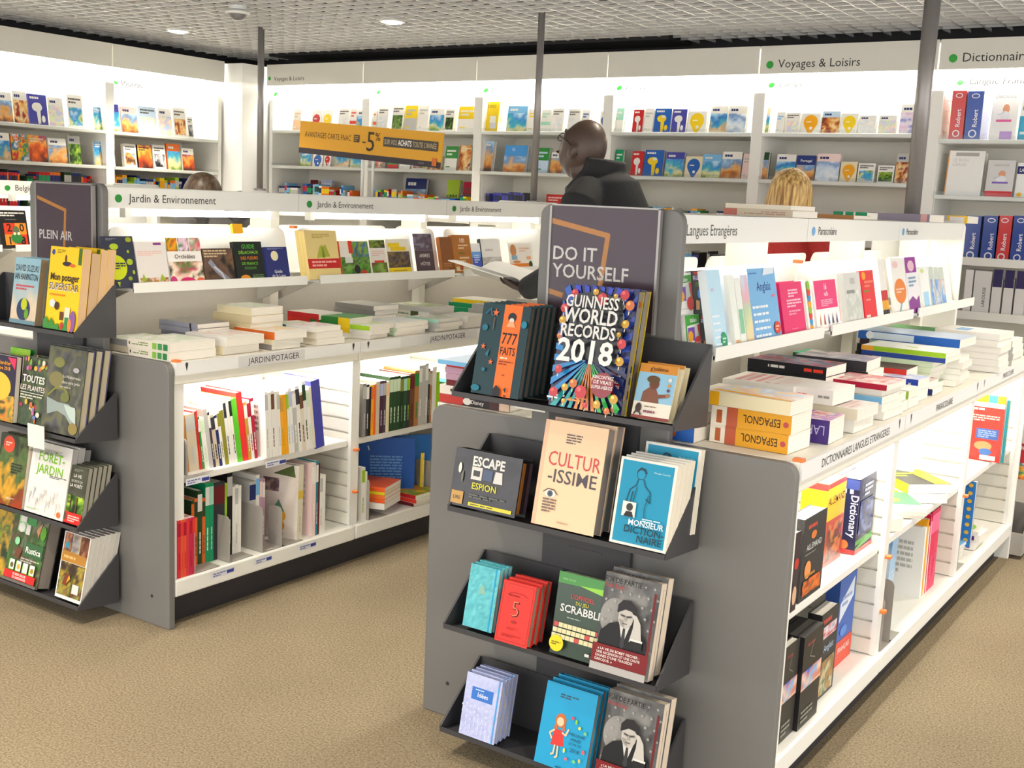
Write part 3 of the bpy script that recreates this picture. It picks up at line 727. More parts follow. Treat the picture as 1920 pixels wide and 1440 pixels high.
def upright_row(where, group, plane, z, items, y0=None, lean0=0.0):
    """spines towards the aisle (+x): items (thickness, height, colour, accent[, depth, lean]); stacked along +y"""
    y = y0; 
    for i, it in enumerate(items):
        th, h, c1, c2 = it[:4]; dep = it[4] if len(it) > 4 else 0.17; ln = it[5] if len(it) > 5 else lean0
        if c1 is None: y += th; continue
        yy = th
        so = [('r', .72, 0, .95, 1, c2), ('l', .15, .25, .66, .75, 1, c2)] if c2 else []
        ms = book_meshes(dep, h, th, c1, [], spine_ops=so, pages='white', hard=th > 0.022,
                         back_ops=[('l', .15, .3, .8, .8, 6, 'silver' if c1 not in ('white', 'cream', 'beige', 'ivory') else '8a8680')])
        # leaning: pivot on the lower +y edge, tops tipped to -y
        Mx = T_(plane, y+th/max(.2, math.cos(ln)), z) @ RX(ln) @ RZ(PI)
        y += th/math.cos(ln)+0.0008
        ad = 'thick' if th > 0.03 else 'thin' if th < 0.012 else 'medium'
        put(ms, Mx, f'{small(c1)} {ad} spine{" with "+small(c2) if c2 else ""}, {ordw(i)} along, {where}', 'book', group)
    return y

def turned(ops):
    # the same printing seen by a reader facing the spine of a lying book
    out = []
    for o in ops:
        o = list(o); t = o[0]
        if t == 'r': o[1], o[2], o[3], o[4] = 1-o[3], 1-o[4], 1-o[1], 1-o[2]
        elif t == 'l': o[1], o[2], o[3], o[4] = 1-o[3], 1-o[4], 1-o[1], 1-o[2]
        elif t in ('e', 'o', 'star'): o[1], o[2] = 1-o[1], 1-o[2]
        elif t == 't':
            o = o+['l', None, 0.0, 0.0][len(o)-6:]
            o[2], o[3] = 1-o[2], 1-o[3]; o[9] += PI
        out.append(tuple(o))
    return out
def flat_stack(where, cx, cy, z, rot, layers, group, jit=0.012):
    """lying books, lowest first: (w, h, t, colour, spine, front ops, spine ops, copies)"""
    r = random.Random(int(abs(cx*977+cy*131)*10)); k = 0; tot = sum(l[7] if len(l) > 7 else 1 for l in layers)
    for l in layers:
        w, h, t, c1, sp, fo, so = l[:7]; n = l[7] if len(l) > 7 else 1
        ms = book_meshes(w, h, t, c1, fo, spine=sp, spine_ops=turned(so), pages='ece6da')
        for c in range(n):
            k += 1; z += t+0.0006
            a = rot+r.uniform(-1, 1)*0.05
            Mx = T_(cx+r.uniform(-jit, jit), cy+r.uniform(-jit, jit), z) @ RZ(a) @ RX(-PI/2) @ T_(-w/2, 0, -h/2)
            pos = 'single book' if tot == 1 else 'topmost' if k == tot else 'bottom' if k == 1 else ordw(k-1)+' from bottom'
            col = small(sp or c1)
            put(ms, Mx, f'{col} book, {pos} of {where}' if tot > 1 else f'{col} book lying flat, {where}', 'book', group)
    return z
# ------------------------------------------------------------------ books in the end-panel pockets
LEAN = math.radians(11)
def tray_book(x, yf, z, ms, copies, desc, where, cat='book', name='book', t=0.02, lean=LEAN, yaw=0.0, group=None, dz=0.0, extra=None, dx=0.0):
    for c in range(copies):
        Mx = T_(x+dx*c, yf+c*(t+0.0015)/math.cos(lean), z+0.004+dz*c) @ RZ(yaw) @ RX(-lean)
        lb = desc if c == 0 else (f'{ordw(c)} copy behind the {where}' if copies > 2 else f'copy behind the {where}')
        put(ms, Mx, lb, cat, group if copies > 1 else None, name, extra)
Z1, Z2, Z3, Z4 = 0.984, 0.684, 0.366, 0.079
# --- top pocket
f777 = [('r', .46, 0, .83, 1, 'f0702a'), ('t', '777', .645, .575, .12, '1a1a1c', 'c', .31, .012), ('t', 'FAITS', .645, .455, .085, '1a1a1c', 'c', .31, .012), ('l', .51, .405, .78, .435, 1, 'f6d9c0'), ('l', .50, .34, .79, .395, 2, '8a3a1a'), ('l', .60, .22, .70, .25, 1, 'a04a1e'),
    ('o', .645, .865, .085, '1d2a30'), ('e', .645, .83, .05, .03, 'd8d2c8'), ('p', [(.55,.76),(.74,.76),(.69,.82),(.60,.82)], 'f7a878'),
    ('star', .30, .90, .075, 'd8683a'), ('q', [(.29,.84),(.29,.72)], .02, '6a5a48'), ('star', .14, .52, .06, 'd8683a'), ('star', .34, .36, .055, 'd8683a'), ('e', .12, .73, .06, .035, '246a80'), ('p', [(.2,.44),(.28,.5),(.26,.41)], '246a80'), ('e', .1, .06, .09, .035, '1f6f84'), ('e', .92, .80, .06, .04, '1f7f98'), ('q', [(.1,.88),(.2,.94),(.24,.86)], .02, '246a80'), ('e', .22, .27, .04, .02, '246a80'),
    ('p', [(.48,.0),(.48,.07),(.54,.12),(.63,.08),(.64,0)], '241f26'), ('p', [(.70,.08),(.76,.04),(.74,.11)], '241f26'), ('l', .72, .0, .82, .03, 1, '241f26')]
m = book_meshes(0.143, 0.228, 0.0225, 'dark_teal', f777, spine='dark_teal', pages='6a605a', hard=True)
tray_book(-1.668, 2.318, Z1, m, 5, 'dark teal hardback with orange 777 stripe in front, leftmost in the top pocket', 'dark teal hardback with orange 777 stripe', t=0.0225, group='dark teal hardbacks with orange stripe')
def rays(cx, cy, cols, n=34):
    ops = []
    for i in range(n):
        a = 2*PI*i/n; b = a+2*PI/n*0.55; c = cols(a)
        L = 1.5
        # clip long triangles to the cover by scaling each ray to the border
        def edge(q):
            dx, dy = math.cos(q), math.sin(q); s = min(((1-cx)/dx if dx > 1e-6 else 9), (-cx/dx if dx < -1e-6 else 9), ((1-cy)/dy if dy > 1e-6 else 9), (-cy/dy if dy < -1e-6 else 9)); return (cx+dx*s, cy+dy*s)
        e0, e1 = edge(a), edge(b)
        ops.append(('p', [(cx+(e0[0]-cx)*.12, cy+(e0[1]-cy)*.12), e0, e1, (cx+(e1[0]-cx)*.12, cy+(e1[1]-cy)*.12)], c))
    return ops
def gcol(a):
    d = math.degrees(a) % 360
    return '24409a' if d < 60 else '2a3cc0' if d < 120 else '2458b8' if d < 165 else '1a86c8' if d < 215 else '22a0a0' if d < 245 else 'e0883a' if d < 290 else '2fae4a' if d < 318 else '1d2a5a'
def ball(u, v, r, c):
    L = {'r': ('c02028', 'e85a5a'), 'g': ('c89418', 'f6dc6a'), 'o': ('c8641e', 'f0a860')}[c]
    return [('o', u, v, r, L[0]), ('o', u-r*.3, v+r*.25, r*.38, L[1], 10), ('q', [(u, v-r*.8), (u, v-r*1.2)], .012, 'e8d8a0')]
fg = rays(.5, .42, gcol) + [('p', [(.14,.40),(.08,.62),(.16,.92),(.5,.97),(.84,.9),(.9,.62),(.84,.36),(.5,.40)], '1c1c24')]
for b in [(.17,.93,.05,'r'),(.46,.955,.04,'g'),(.56,.90,.075,'r'),(.74,.935,.03,'g'),(.86,.95,.06,'r'),(.95,.87,.06,'o'),(.93,.72,.05,'g'),(.08,.80,.055,'r'),(.08,.70,.05,'g'),(.07,.57,.035,'o'),(.93,.56,.06,'r'),(.94,.42,.055,'g'),(.88,.63,.03,'g'),
          (.14,.30,.05,'r'),(.12,.11,.06,'r'),(.27,.16,.045,'g'),(.38,.20,.055,'o'),(.50,.14,.08,'r'),(.66,.24,.05,'o'),(.96,.12,.055,'g'),(.75,.06,.05,'g'),(.60,.04,.035,'r'),(.30,.05,.03,'g'),(.9,.02,.04,'o')]: fg += ball(*b)
fg += [('t', 'GUINNESS', .50, .815, .095, 'dcdad4', 'c', .72, .018), ('t', 'WORLD', .50, .69, .115, 'dcdad4', 'c', .74, .022), ('t', 'RECORDS', .50, .575, .10, 'dcdad4', 'c', .74, .02), ('t', '2018', .50, .375, .18, 'e6e4de', 'c', .76, .025),
       ('o', .80, .215, .15, '8a2430'), ('t', 'RENCONTREZ', .80, .265, .026, 'f0e6e0', 'c', .28, .01), ('t', 'DE VRAIS', .80, .225, .028, 'f0e6e0', 'c', .25, .01), ('t', 'SUPER-HÉROS', .80, .185, .026, 'f0e6e0', 'c', .28, .01), ('l', .08, .055, .34, .08, 1, 'e8e8e8'), ('l', .36, .055, .70, .08, 1, 'f08a3a')]
m = book_meshes(0.197, 0.292, 0.030, '1d2450', fg, spine='b08a2a', back='b8a020', pages='8a8070', hard=True, gloss=True)
tray_book(-1.437, 2.318, Z1, m, 2, 'large dark hardback with silver 2018 lettering and coloured balloons, front of the top pocket', 'large hardback with silver 2018 lettering', t=0.03, group='large hardbacks with balloons')
fp = [('r', 0, .84, 1, 1, 'c8842e'), ('r', 0, .30, 1, .84, '8ab8d0'), ('r', 0, .04, 1, .30, 'e4dccb'), ('r', 0, 0, 1, .05, '8a2a20'), ('t', "g'palémo", .52, .885, .07, '5a2a18', 'c', .62, .01),
    ('p', [(.18,.30),(.2,.48),(.34,.57),(.52,.57),(.60,.46),(.66,.30)], '7a4a34'), ('e', .46, .64, .13, .10, '6a3a24'), ('e', .42, .72, .17, .07, '5a4020'), ('p', [(.58,.38),(.84,.42),(.86,.48),(.62,.46)], '7a4a34'), ('e', .86, .46, .06, .035, 'a06a4a'), ('o', .86, .74, .05, 'd8d0c0'), ('o', .86, .64, .04, 'c88a3a'), ('o', .86, .55, .04, '5a3a5a'),
    ('e', .17, .18, .08, .09, '3a2018'), ('q', [(.14,.14),(.08,.06)], .04, '3a2018'), ('q', [(.2,.12),(.26,.06)], .04, '3a2018'), ('l', .32, .20, .84, .24, 1, '8a7a60'), ('l', .32, .09, .84, .17, 1, '8a4a5a')]
m = (book_meshes(0.096, 0.128, 0.030, 'cream', fp, spine='c8842e', hard=True, gloss=True)[0], None)
tray_book(-1.222, 2.335, Z1-.001, m, 2, 'small tan game box with child in a hat, right end of the top pocket', 'small tan game box with child in a hat', cat='game box', name='boxed_game', t=0.03, lean=math.radians(17), group='small tan game boxes')
# --- second pocket
fe = [('ph', 0, 0, 1, 1, ['2a292d','343338','2e2d32','26262a'], 3, 0, 5), ('t', 'ESCAPE', .52, .74, .16, 'd8d4cc', 'c', .48, .03), ('p', [(.28,.50),(.44,.50),(.44,.72),(.28,.72)], 'd0ccc4'), ('r', .31, .56, .41, .66, '2a2a2e'), ('r', .46, .52, .60, .70, '3a4a6a'), ('p', [(.62,.50),(.76,.50),(.74,.70),(.64,.70)], 'd0ccc4'),
    ('t', 'ESPION', .50, .34, .11, 'c8c020', 'c', .50, .02), ('r', .30, .045, .95, .105, 'd8c818'), ('l', .33, .06, .92, .09, 1, '4a4410'), ('r', .03, .04, .21, .26, 'b88a3a'), ('t', 'LIRE', .12, .12, .06, '2a2018', 'c', .13, .01), ('e', .11, .66, .025, .09, 'e8e0c8'), ('e', .16, .52, .015, .10, '6a6458'), ('l', .30, .18, .85, .26, 2, '5a5850')]
m = (book_meshes(0.205, 0.148, 0.052, '2b2a2e', fe, spine='1e1d20', back='1e1d20', gloss=True, hard=True)[0], None)
ex = MB(); 
for k in range(3): ex.box(0.2051, 0.2056, 0.004+k*0.016, 0.018+k*0.016, 0.01, 0.138, ['8a5a2a', '2a2024', '5a4a5a'][k])
tray_book(-1.727, 2.322, Z2, m, 1, 'wide black escape game box with yellow ESPION lettering, left of second pocket', '', cat='game box', name='boxed_game', t=0.05, extra=[('side_picture', ex.mesh('side_picture', 'gloss'))])
fc = [('r', 0, 0, .06, 1, 'e4b490'), ('t', 'CULTUR', .13, .58, .135, 'c42a26', 'l', .83, .004), ('t', '-ISSIME', .16, .425, .125, '3a2c34', 'l', .80, .006), ('l', .37, .80, .62, .90, 4, '5a4a44'), ('e', .24, .31, .085, .035, 'f4ecdc'), ('o', .24, .31, .045, '3a4a5a'), ('o', .24, .31, .02, '15151a'), ('q', [(.13,.32),(.2,.355),(.3,.35),(.36,.31)], .012, '3a3030'), ('l', .14, .13, .36, .27, 5, '6a5648'), ('t', 'Gallimard', .5, .05, .022, '9a7a60', 'c', .3)]
m = book_meshes(0.176, 0.258, 0.040, 'edc79c', fc, spine='e6bd96', back='e8c8a8', pages='9a8c84', hard=True, gloss=True)
tray_book(-1.470, 2.318, Z2, m, 2, 'tall peach hardback with red and black title and eye, second pocket', 'tall peach hardback with red and black title', t=0.040, group='tall peach hardbacks')
fm = [('r', .045, .03, .955, .97, '1590b4'), ('e', .40, .83, .085, .065, '1a4a5a', 20), ('e', .40, .825, .07, .052, '1590b4', 20), ('q', [(.33,.86),(.38,.90),(.46,.89),(.49,.85)], .02, '1a3a48'), ('q', [(.36,.77),(.34,.70),(.24,.64),(.20,.50),(.18,.40)], .016, '1a4a5a'), ('q', [(.46,.77),(.50,.70),(.60,.64),(.62,.52),(.54,.56)], .016, '1a4a5a'), ('q', [(.36,.68),(.33,.50),(.34,.34)], .012, '1a4a5a'), ('q', [(.58,.6),(.54,.45),(.56,.34)], .012, '1a4a5a'), ('q', [(.30,.62),(.28,.45)], .016, '14303a'),
    ('r', .16, .33, .40, .50, 'e4e0d8'), ('e', .29, .44, .06, .045, '3a3634'), ('p', [(.20,.33),(.24,.39),(.34,.39),(.38,.33)], '2a2624'), ('t', 'Nicolas Gaultier', .92, .865, .022, 'bfe2ea', 'r', .36), ('l', .54, .30, .88, .345, 2, 'd0ecf2'), ('t', 'MONSIEUR', .93, .245, .065, 'f2f4f2', 'r', .62, .012), ('t', 'DICTION-', .95, .155, .08, '1b2f38', 'r', .80, .008), ('t', 'NAIRE', .93, .062, .08, '1b2f38', 'r', .56, .008)]
m = book_meshes(0.146, 0.203, 0.022, 'e6e2d8', fm, spine='1590b4', pages='e6dcc8')
tray_book(-1.247, 2.312, Z2, m, 4, 'blue paperback with white border and sketched figure, right of second pocket', 'blue paperback with white border', t=0.022, group='blue paperbacks with white border')
put(m, T_(-1.242, 2.435, Z2+0.022) @ RX(-math.radians(8)), 'raised blue paperback with white border, hindmost and highest in second pocket', 'book', None)
# --- third pocket
ft = [('ph', 0, 0, 1, 1, ['5ab4bc','68c4cc','4fa8b4','74ccd2'], 5, 0, 12), ('p', [(.36,.56),(.62,.56),(.56,.66),(.42,.66)], '8ab8a8'), ('o', .49, .67, .06, '8ab8a8'), ('r', .86, 0, .90, 1, '18a0d0')]
m = book_meshes(0.092, 0.163, 0.017, '5fbcc4', ft, spine='2a98a8', pages='d8dcd4', hard=True)
tray_book(-1.674, 2.330, Z3, m, 3, 'turquoise textured notebook with elastic strap, leftmost in third pocket', 'turquoise textured notebook', cat='notebook', name='notebook', t=0.017, group='turquoise notebooks')
fr5 = [('q', [(.05,.04),(.05,.96),(.95,.96),(.95,.04),(.05,.04)], .012, 'b02420'), ('t', '5', .5, .44, .26, '2a1416', 'c', .5, .0), ('t', '5', .485, .447, .26, 'e87a5a', 'c', .5, -.02), ('l', .22, .76, .8, .80, 1, '8a1c1c'), ('q', [(.2,.79),(.35,.83),(.65,.83),(.8,.79)], .012, '8a1c1c'), ('e', .5, .36, .08, .025, 'a82420'), ('l', .32, .22, .68, .27, 2, 'c02c28'), ('l', .2, .10, .8, .15, 2, 'a82420')]
m = book_meshes(0.098, 0.154, 0.022, 'e2352c', fr5, spine='d02a24', pages='a0907a', hard=True)
tray_book(-1.556, 2.306, Z3-.002, m, 3, 'red hardback with large black 5 on the cover, second in third pocket', 'red hardback with large black 5', t=0.024, lean=math.radians(13), group='red hardbacks with a five')
fs = [('p', [(0,.86),(.5,.87),(1,.80),(1,1),(0,1)], '3f8a3a'), ('p', [(.4,.875),(1,.80),(1,.90)], '8ac83a'), ('l', .08, .90, .5, .94, 1, '6aa860'), ('t', "L'OFFICIEL", .50, .705, .05, 'c83a3a', 'c', .84, .012), ('t', 'DU JEU', .5, .64, .04, 'c8c040', 'c', .45, .01), ('t', 'SCRABBLE', .5, .53, .09, 'd8d8d4', 'c', .92, .02), ('l', .25, .455, .68, .485, 1, '8a9a90')]
for r_ in range(3):
    for c_ in range(11): fs.append(('r', .03+.088*c_, .335-r_*.065, .11+.088*c_, .39-r_*.065, 'd8d2a4' if (r_*11+c_) % 9 else 'c84a4a'))
fs += [('o', .15, .145, .135, 'e4d018'), ('l', .06, .12, .24, .17, 2, '6a6010'), ('l', .70, .07, .86, .13, 1, 'd8d8d4')]
m = book_meshes(0.150, 0.204, 0.034, '35483c', fs, spine='2a3a44', pages='cfc8b8', hard=True, gloss=True)
tray_book(-1.402, 2.324, Z3, m, 1, 'dark green hardback with rows of cream letter tiles, third pocket', '', t=0.034, lean=math.radians(9))
ff = [('ph', 0, .30, 1, 1, ['4a4a4c','6c6b6a','5c5b5b','888683'], 9, 0, 3), ('e', .26, .55, .26, .20, '96938f', 24)]
for k in range(34):
    a, b = (k % 6), (k//6); ff.append(('star', .08+.165*a+(.08 if b % 2 else 0), .93-.105*b, .032, 'a8a6a2'))
ff += [('p', [(.05,.24),(.08,.40),(.22,.49),(.38,.53),(.62,.52),(.80,.47),(.92,.36),(.93,.24)], '1c1c1e'), ('p', [(.40,.52),(.50,.30),(.60,.52)], 'd0ccc6'), ('p', [(.48,.48),(.52,.48),(.54,.30),(.50,.26),(.46,.30)], '38363a'), ('e', .50, .59, .135, .115, 'bdb7ae', 24), ('p', [(.40,.60),(.50,.575),(.60,.60),(.60,.62),(.50,.605),(.40,.62)], '8a847c'), ('p', [(.38,.56),(.44,.50),(.50,.485),(.46,.56)], '9a948c'), ('p', [(.34,.62),(.34,.70),(.42,.76),(.55,.77),(.66,.72),(.67,.60),(.60,.66),(.48,.67),(.40,.64)], '242224'), ('q', [(.42,.605),(.49,.60)], .016, '3a3636'), ('q', [(.53,.60),(.60,.605)], .016, '3a3636'), ('p', [(.49,.60),(.515,.60),(.53,.555),(.48,.555)], 'a09a92'), ('q', [(.46,.525),(.54,.525)], .014, '5a5250'),
    ('p', [(.62,.36),(.84,.38),(.78,.56),(.70,.63),(.60,.645),(.66,.58),(.66,.50)], 'c4beb6'), ('p', [(.64,.30),(.86,.30),(.86,.39),(.64,.38)], '222022'), ('r', .64, .375, .86, .395, 'e0dcd6'), ('t', 'FIN DE PARTIE', .06, .915, .055, '1d1a1c', 'l', .66, .008), ('t', 'Frank Brady', .06, .86, .04, 'b03030', 'l', .36, .004),
    ('r', 0, .075, 1, .27, '7a1a1e'), ('t', '« LA VIE DE BOBBY FISCHER :', .10, .212, .026, 'f2e8e2', 'l', .78, .008), ('t', 'UNE ASCENSION ET UNE CHUTE', .09, .175, .026, 'f2e8e2', 'l', .78, .008), ('t', "DIGNES D'UNE TRAGÉDIE", .08, .138, .026, 'f2e8e2', 'l', .70, .008), ('t', 'GRECQUE. »', .07, .10, .026, 'f2e8e2', 'l', .34, .008), ('r', .955, .27, 1, .90, '6a1f22'), ('r', 0, 0, 1, .075, 'b0aca8')]
mf = book_meshes(0.148, 0.232, 0.031, '8a8886', ff, spine='6a1f22', back='7a7876', pages='e2d2bd')
tray_book(-1.274, 2.316, Z3, mf, 2, 'grey paperback with seated man in suit and red band, right of third pocket', 'grey paperback with man in suit, third pocket', t=0.033, dz=0.003, group='grey paperbacks in third pocket')
# --- bottom pocket
fl = [('ph', 0, 0, 1, 1, ['aab2dc','b6bde4','c2c8ea','adb4de'], 8, 0, 14), ('r', .20, .60, .80, .80, '3a74c8'), ('t', 'Idées', .52, .655, .07, 'f0f4fa', 'c', .4, .01), ('l', .30, .75, .72, .78, 1, 'c8dcf4'), ('r', .91, 0, .945, 1, '4aa0dc')]
for k in range(40): fl.append(('e', .06+.115*(k % 8), .08+.105*(k//8)+(.03 if k % 2 else 0), .016, .018, 'd4d8f2', 8))
m = book_meshes(0.112, 0.163, 0.016, 'b4bbe0', fl, spine='8a94cc', back='a4acd8', pages='c0bcb8', hard=True)
tray_book(-1.658, 2.310, Z4, m, 4, 'lilac patterned notebook with blue label, leftmost in bottom pocket', 'lilac patterned notebook with blue label', cat='notebook', name='notebook', t=0.017, group='lilac notebooks')
fb = [('l', .30, .84, .66, .90, 2, '3a4a5a'), ('p', [(.29,.46),(.46,.46),(.52,.28),(.26,.26)], 'd83a34'), ('e', .39, .575, .105, .085, 'c86a34', 20), ('p', [(.30,.58),(.28,.46),(.36,.46)], 'c86a34'), ('p', [(.48,.58),(.50,.47),(.44,.47)], 'c86a34'), ('e', .385, .56, .07, .055, 'f0c8a0', 18), ('q', [(.30,.45),(.22,.40),(.27,.34)], .03, 'f0c8a0'), ('q', [(.46,.44),(.53,.42),(.57,.50)], .03, 'f0c8a0'), ('q', [(.36,.27),(.35,.17),(.31,.155)], .03, 'f0c8a0'), ('q', [(.42,.27),(.43,.15),(.40,.13)], .03, 'f0c8a0'),
    ('t', 'MEILLEURE', .60, .445, .032, '1f3038', 'l', .32), ('t', 'ANNÉE', .63, .385, .032, '1f3038', 'l', .26), ('t', 'DE MA VIE', .62, .335, .026, '1f3038', 'l', .26), ('t', '2018', .66, .255, .045, '1f3038', 'l', .22), ('e', .62, .65, .03, .02, 'd84a5a'), ('e', .70, .62, .02, .03, '8ac83a'), ('e', .78, .56, .025, .02, 'f0d840'), ('e', .90, .52, .03, .02, '7ac07a'), ('e', .56, .25, .02, .03, 'd8e050'), ('e', .92, .30, .03, .025, 'e85a5a'), ('e', .62, .16, .03, .02, 'c86a8a'), ('e', .78, .16, .035, .02, '6ac88a'), ('e', .88, .19, .02, .025, 'f0c040'), ('l', .45, .02, .65, .05, 1, '0c4a6a')]
m = book_meshes(0.146, 0.204, 0.022, '1a9ccc', fb, spine='1480b0', back='1a9ccc', pages='b8a898', hard=True)
tray_book(-1.420, 2.306, Z4, m, 3, 'bright blue hardback with girl in red dress, centre of bottom pocket', 'bright blue hardback with girl in red dress', t=0.024, lean=math.radians(14), group='bright blue hardbacks')
tray_book(-1.242, 2.308, Z4, mf, 2, 'grey paperback with seated man in suit, right of bottom pocket', 'grey paperback with man in suit, bottom pocket', t=0.034, group='grey paperbacks in bottom pocket')
put((book_meshes(0.09, 0.004, 0.05, 'd8d4cc')[0], None), T_(-1.54, 2.325, 0.945+0.02) , 'small white price card under the large hardback in the top pocket', 'price card', None, 'price_card')

# --- left unit: pockets below the PLEIN AIR poster
Y1, Y2, Y3, Y4 = 0.984, 0.638, 0.341, 0.070
fpo = [('e', .10, .93, .05, .035, '3a4a8a'), ('l', .22, .92, .48, .97, 3, '8a7a1a'), ('r', .88, .80, .98, 1, '4a6a2a'), ('e', .50, .86, .03, .05, '6a3a2a'), ('e', .55, .80, .14, .028, '3a2a3a'), ('e', .72, .785, .09, .02, 'd86a2a'), ('t', 'Mon potager', .52, .595, .085, '3a2c2a', 'c', .88, .02), ('t', 'SUPERSTAR', .52, .475, .085, 'f6f2e8', 'c', .90, .035), ('t', 'SUPERSTAR', .515, .48, .085, '5a4230', 'c', .90, .004), ('l', .10, .40, .92, .44, 1, 'e08a1a'),
    ('e', .22, .31, .09, .05, 'd8dcd8'), ('e', .36, .285, .07, .05, '4a3020'), ('r', .62, .10, .78, .28, 'd8d8c0'), ('r', .64, .06, .76, .16, '3a8a4a'), ('r', .48, .12, .58, .22, '6a3a2a'), ('e', .88, .12, .09, .13, '8a5a9a'), ('e', .80, .07, .06, .08, 'e8883a'), ('p', [(0,0),(0,.10),(.08,.15),(.16,.07),(.24,.14),(.34,.05),(.46,.08),(.5,0)], '3f8a3a'), ('p', [(.5,0),(.55,.10),(.62,.03),(.70,.12),(.76,0)], '2f8f4a'), ('e', .58, .05, .05, .05, 'b83a2a')]
m = book_meshes(0.170, 0.268, 0.030, 'f2c81a', fpo, spine='f0c010', back='e8c020', pages='d8b48a')
m2 = book_meshes(0.170, 0.258, 0.036, '8a4a20', [], spine='7a3c1a', back='8a5a30', pages='c8a882')
tray_book(-3.364, 2.268, Y1, m, 1, 'yellow paperback with cartoon vegetables, front of left rack top pocket', '', t=0.03, lean=math.radians(7))
put(m2, T_(-3.364, 2.268+.032, Y1) @ RX(-math.radians(7)), 'brown-covered thick book between two yellow paperbacks, left rack top pocket', 'book')
put(m, T_(-3.364, 2.268+.070, Y1) @ RX(-math.radians(6)), 'yellow paperback behind brown book, left rack top pocket', 'book')
put(m, T_(-3.363, 2.268+.102, Y1) @ RX(-math.radians(5)), 'hindmost yellow paperback against the panel, left rack top pocket', 'book')
fsu = [('ph', 0, 0, 1, 1, ['b89a90','d8c4a8','aab8b8','8fb4c0','90b8c8'], 4, .9, 3), ('t', 'DAVID SUZUKI', .5, .80, .095, '2a2a30', 'c', .90, .012), ('t', 'IAN HANINGTON', .5, .67, .095, '2a2a30', 'c', .90, .012), ('l', .12, .505, .84, .60, 2, 'c84a5a'), ('e', .50, .22, .26, .17, '2c3a5c', 24), ('e', .52, .30, .12, .09, 'b8c428'), ('e', .64, .16, .08, .08, '6a9a2a'), ('r', 0, 0, 1, .06, '6a8a98')]
m = book_meshes(0.140, 0.220, 0.024, '9ab8c0', fsu, spine='8aa0a8', pages='a08c6c')
tray_book(-3.556, 2.268, Y1, m, 3, 'pale blue paperback with globe, left of yellow paperback in left rack', 'pale blue paperback with globe', t=0.026, lean=math.radians(8), group='pale blue paperbacks with globe')
fca = [('ph', 0, 0, 1, .40, ['2a4a2a','e0882a','3f7a3a','f0a83a','1f3a2a'], 12, 0, 3), ('e', .48, .52, .40, .22, 'f0b83a', 26), ('t', 'Calendrier', .62, .86, .06, 'f0a020', 'c', .62, .008), ('t', 'lunaire 2018', .60, .78, .055, 'f0a020', 'c', .62, .008), ('p', [(.74,.98),(1,.98),(.98,.80)], 'd82a5a')]
m = book_meshes(0.190, 0.225, 0.018, '241f3c', fca, spine='2a2240', gloss=True)
tray_book(-3.735, 2.262, Y2, m, 2, 'dark blue calendar with big yellow moon, cut by the left frame edge', 'dark blue calendar with yellow moon', cat='calendar', name='calendar', t=0.02, lean=math.radians(6), group='moon calendars')
put((book_meshes(0.115, 0.25, 0.02, '3f9a4a', [('ph', 0, .5, 1, 1, ['3f9a4a', 'a8c83a', '7ac03a'], 2, 0, 3)])[0], None), T_(-3.665, 2.310, Y2) @ RX(-math.radians(7)), 'bright green top edge of book showing behind the moon calendar', 'book')
fto = [('ph', 0, 0, 1, 1, ['2e3a2c','4a5a40','36463a','5a6a3a','3a3440'], 6, 0, 4)]
rr = random.Random(5)
for k in range(26):
    u, v = rr.uniform(.08, .92), rr.choice([rr.uniform(.03, .36), rr.uniform(.82, .97)]); fto.append(('e', u, v, rr.uniform(.03, .07), rr.uniform(.02, .05), rr.choice(['c8683a', 'a83a5a', 'd8a83a', '6a7ab8', 'b86a9a', '7a9a4a', 'd8d0c0']), 10))
fto += [('t', 'TOUTES', .52, .635, .10, 'e6e0d8', 'c', .84, .02), ('t', 'LES PLANTES', .52, .515, .075, 'e0d0c8', 'c', .90, .015), ('r', .08, .475, .94, .483, 'e6e0d8'), ('l', .10, .385, .92, .46, 2, 'c8c4b4')]
m = book_meshes(0.150, 0.232, 0.028, '36443a', fto, spine='2a302a', gloss=True)
tray_book(-3.542, 2.276, Y2, m, 2, 'dark flowered book titled TOUTES LES PLANTES, left rack second pocket', 'dark flowered book with white title', t=0.03, lean=math.radians(9), group='dark flowered plant books')
fme = [('ph', 0, 0, 1, 1, ['3a3c3a','54563e','46484a','6a6a48','55525a','3c4234'], 14, 0, 4), ('e', .30, .82, .14, .06, '7a7a40'), ('e', .28, .62, .20, .09, '7c7448'), ('q', [(.10,.42),(.28,.52),(.5,.53),(.62,.48)], .04, '7a7c34'), ('p', [(.08,.40),(.40,.36),(.66,.36),(.88,.30),(.92,.10),(.80,.12),(.62,.22),(.40,.26),(.14,.20)], '8f9c98'), ('p', [(.56,.35),(.86,.33),(.92,.14),(.74,.20),(.60,.30)], 'b4c4bc'), ('e', .56, .43, .12, .06, '6a6e3a'), ('e', .86, .09, .12, .07, '8a7a40'), ('e', .78, .76, .08, .03, 'a8a4a8'),
    ('t', 'La Méditerranée', .92, .655, .034, 'd8d4c8', 'r', .52), ('t', 'dans votre jardin', .92, .590, .034, 'd8d4c8', 'r', .52), ('l', .40, .53, .92, .565, 1, '9a988c')]
m = book_meshes(0.200, 0.284, 0.028, '48483e', fme, spine='4a4a6a', back='55507a', pages='b8ae92', hard=True, gloss=True)
tray_book(-3.396, 2.268, Y2, m, 3, 'large dark hardback with misty garden photograph, right of left rack second pocket', 'large dark hardback with misty garden', t=0.030, lean=math.radians(9), group='large misty garden hardbacks')
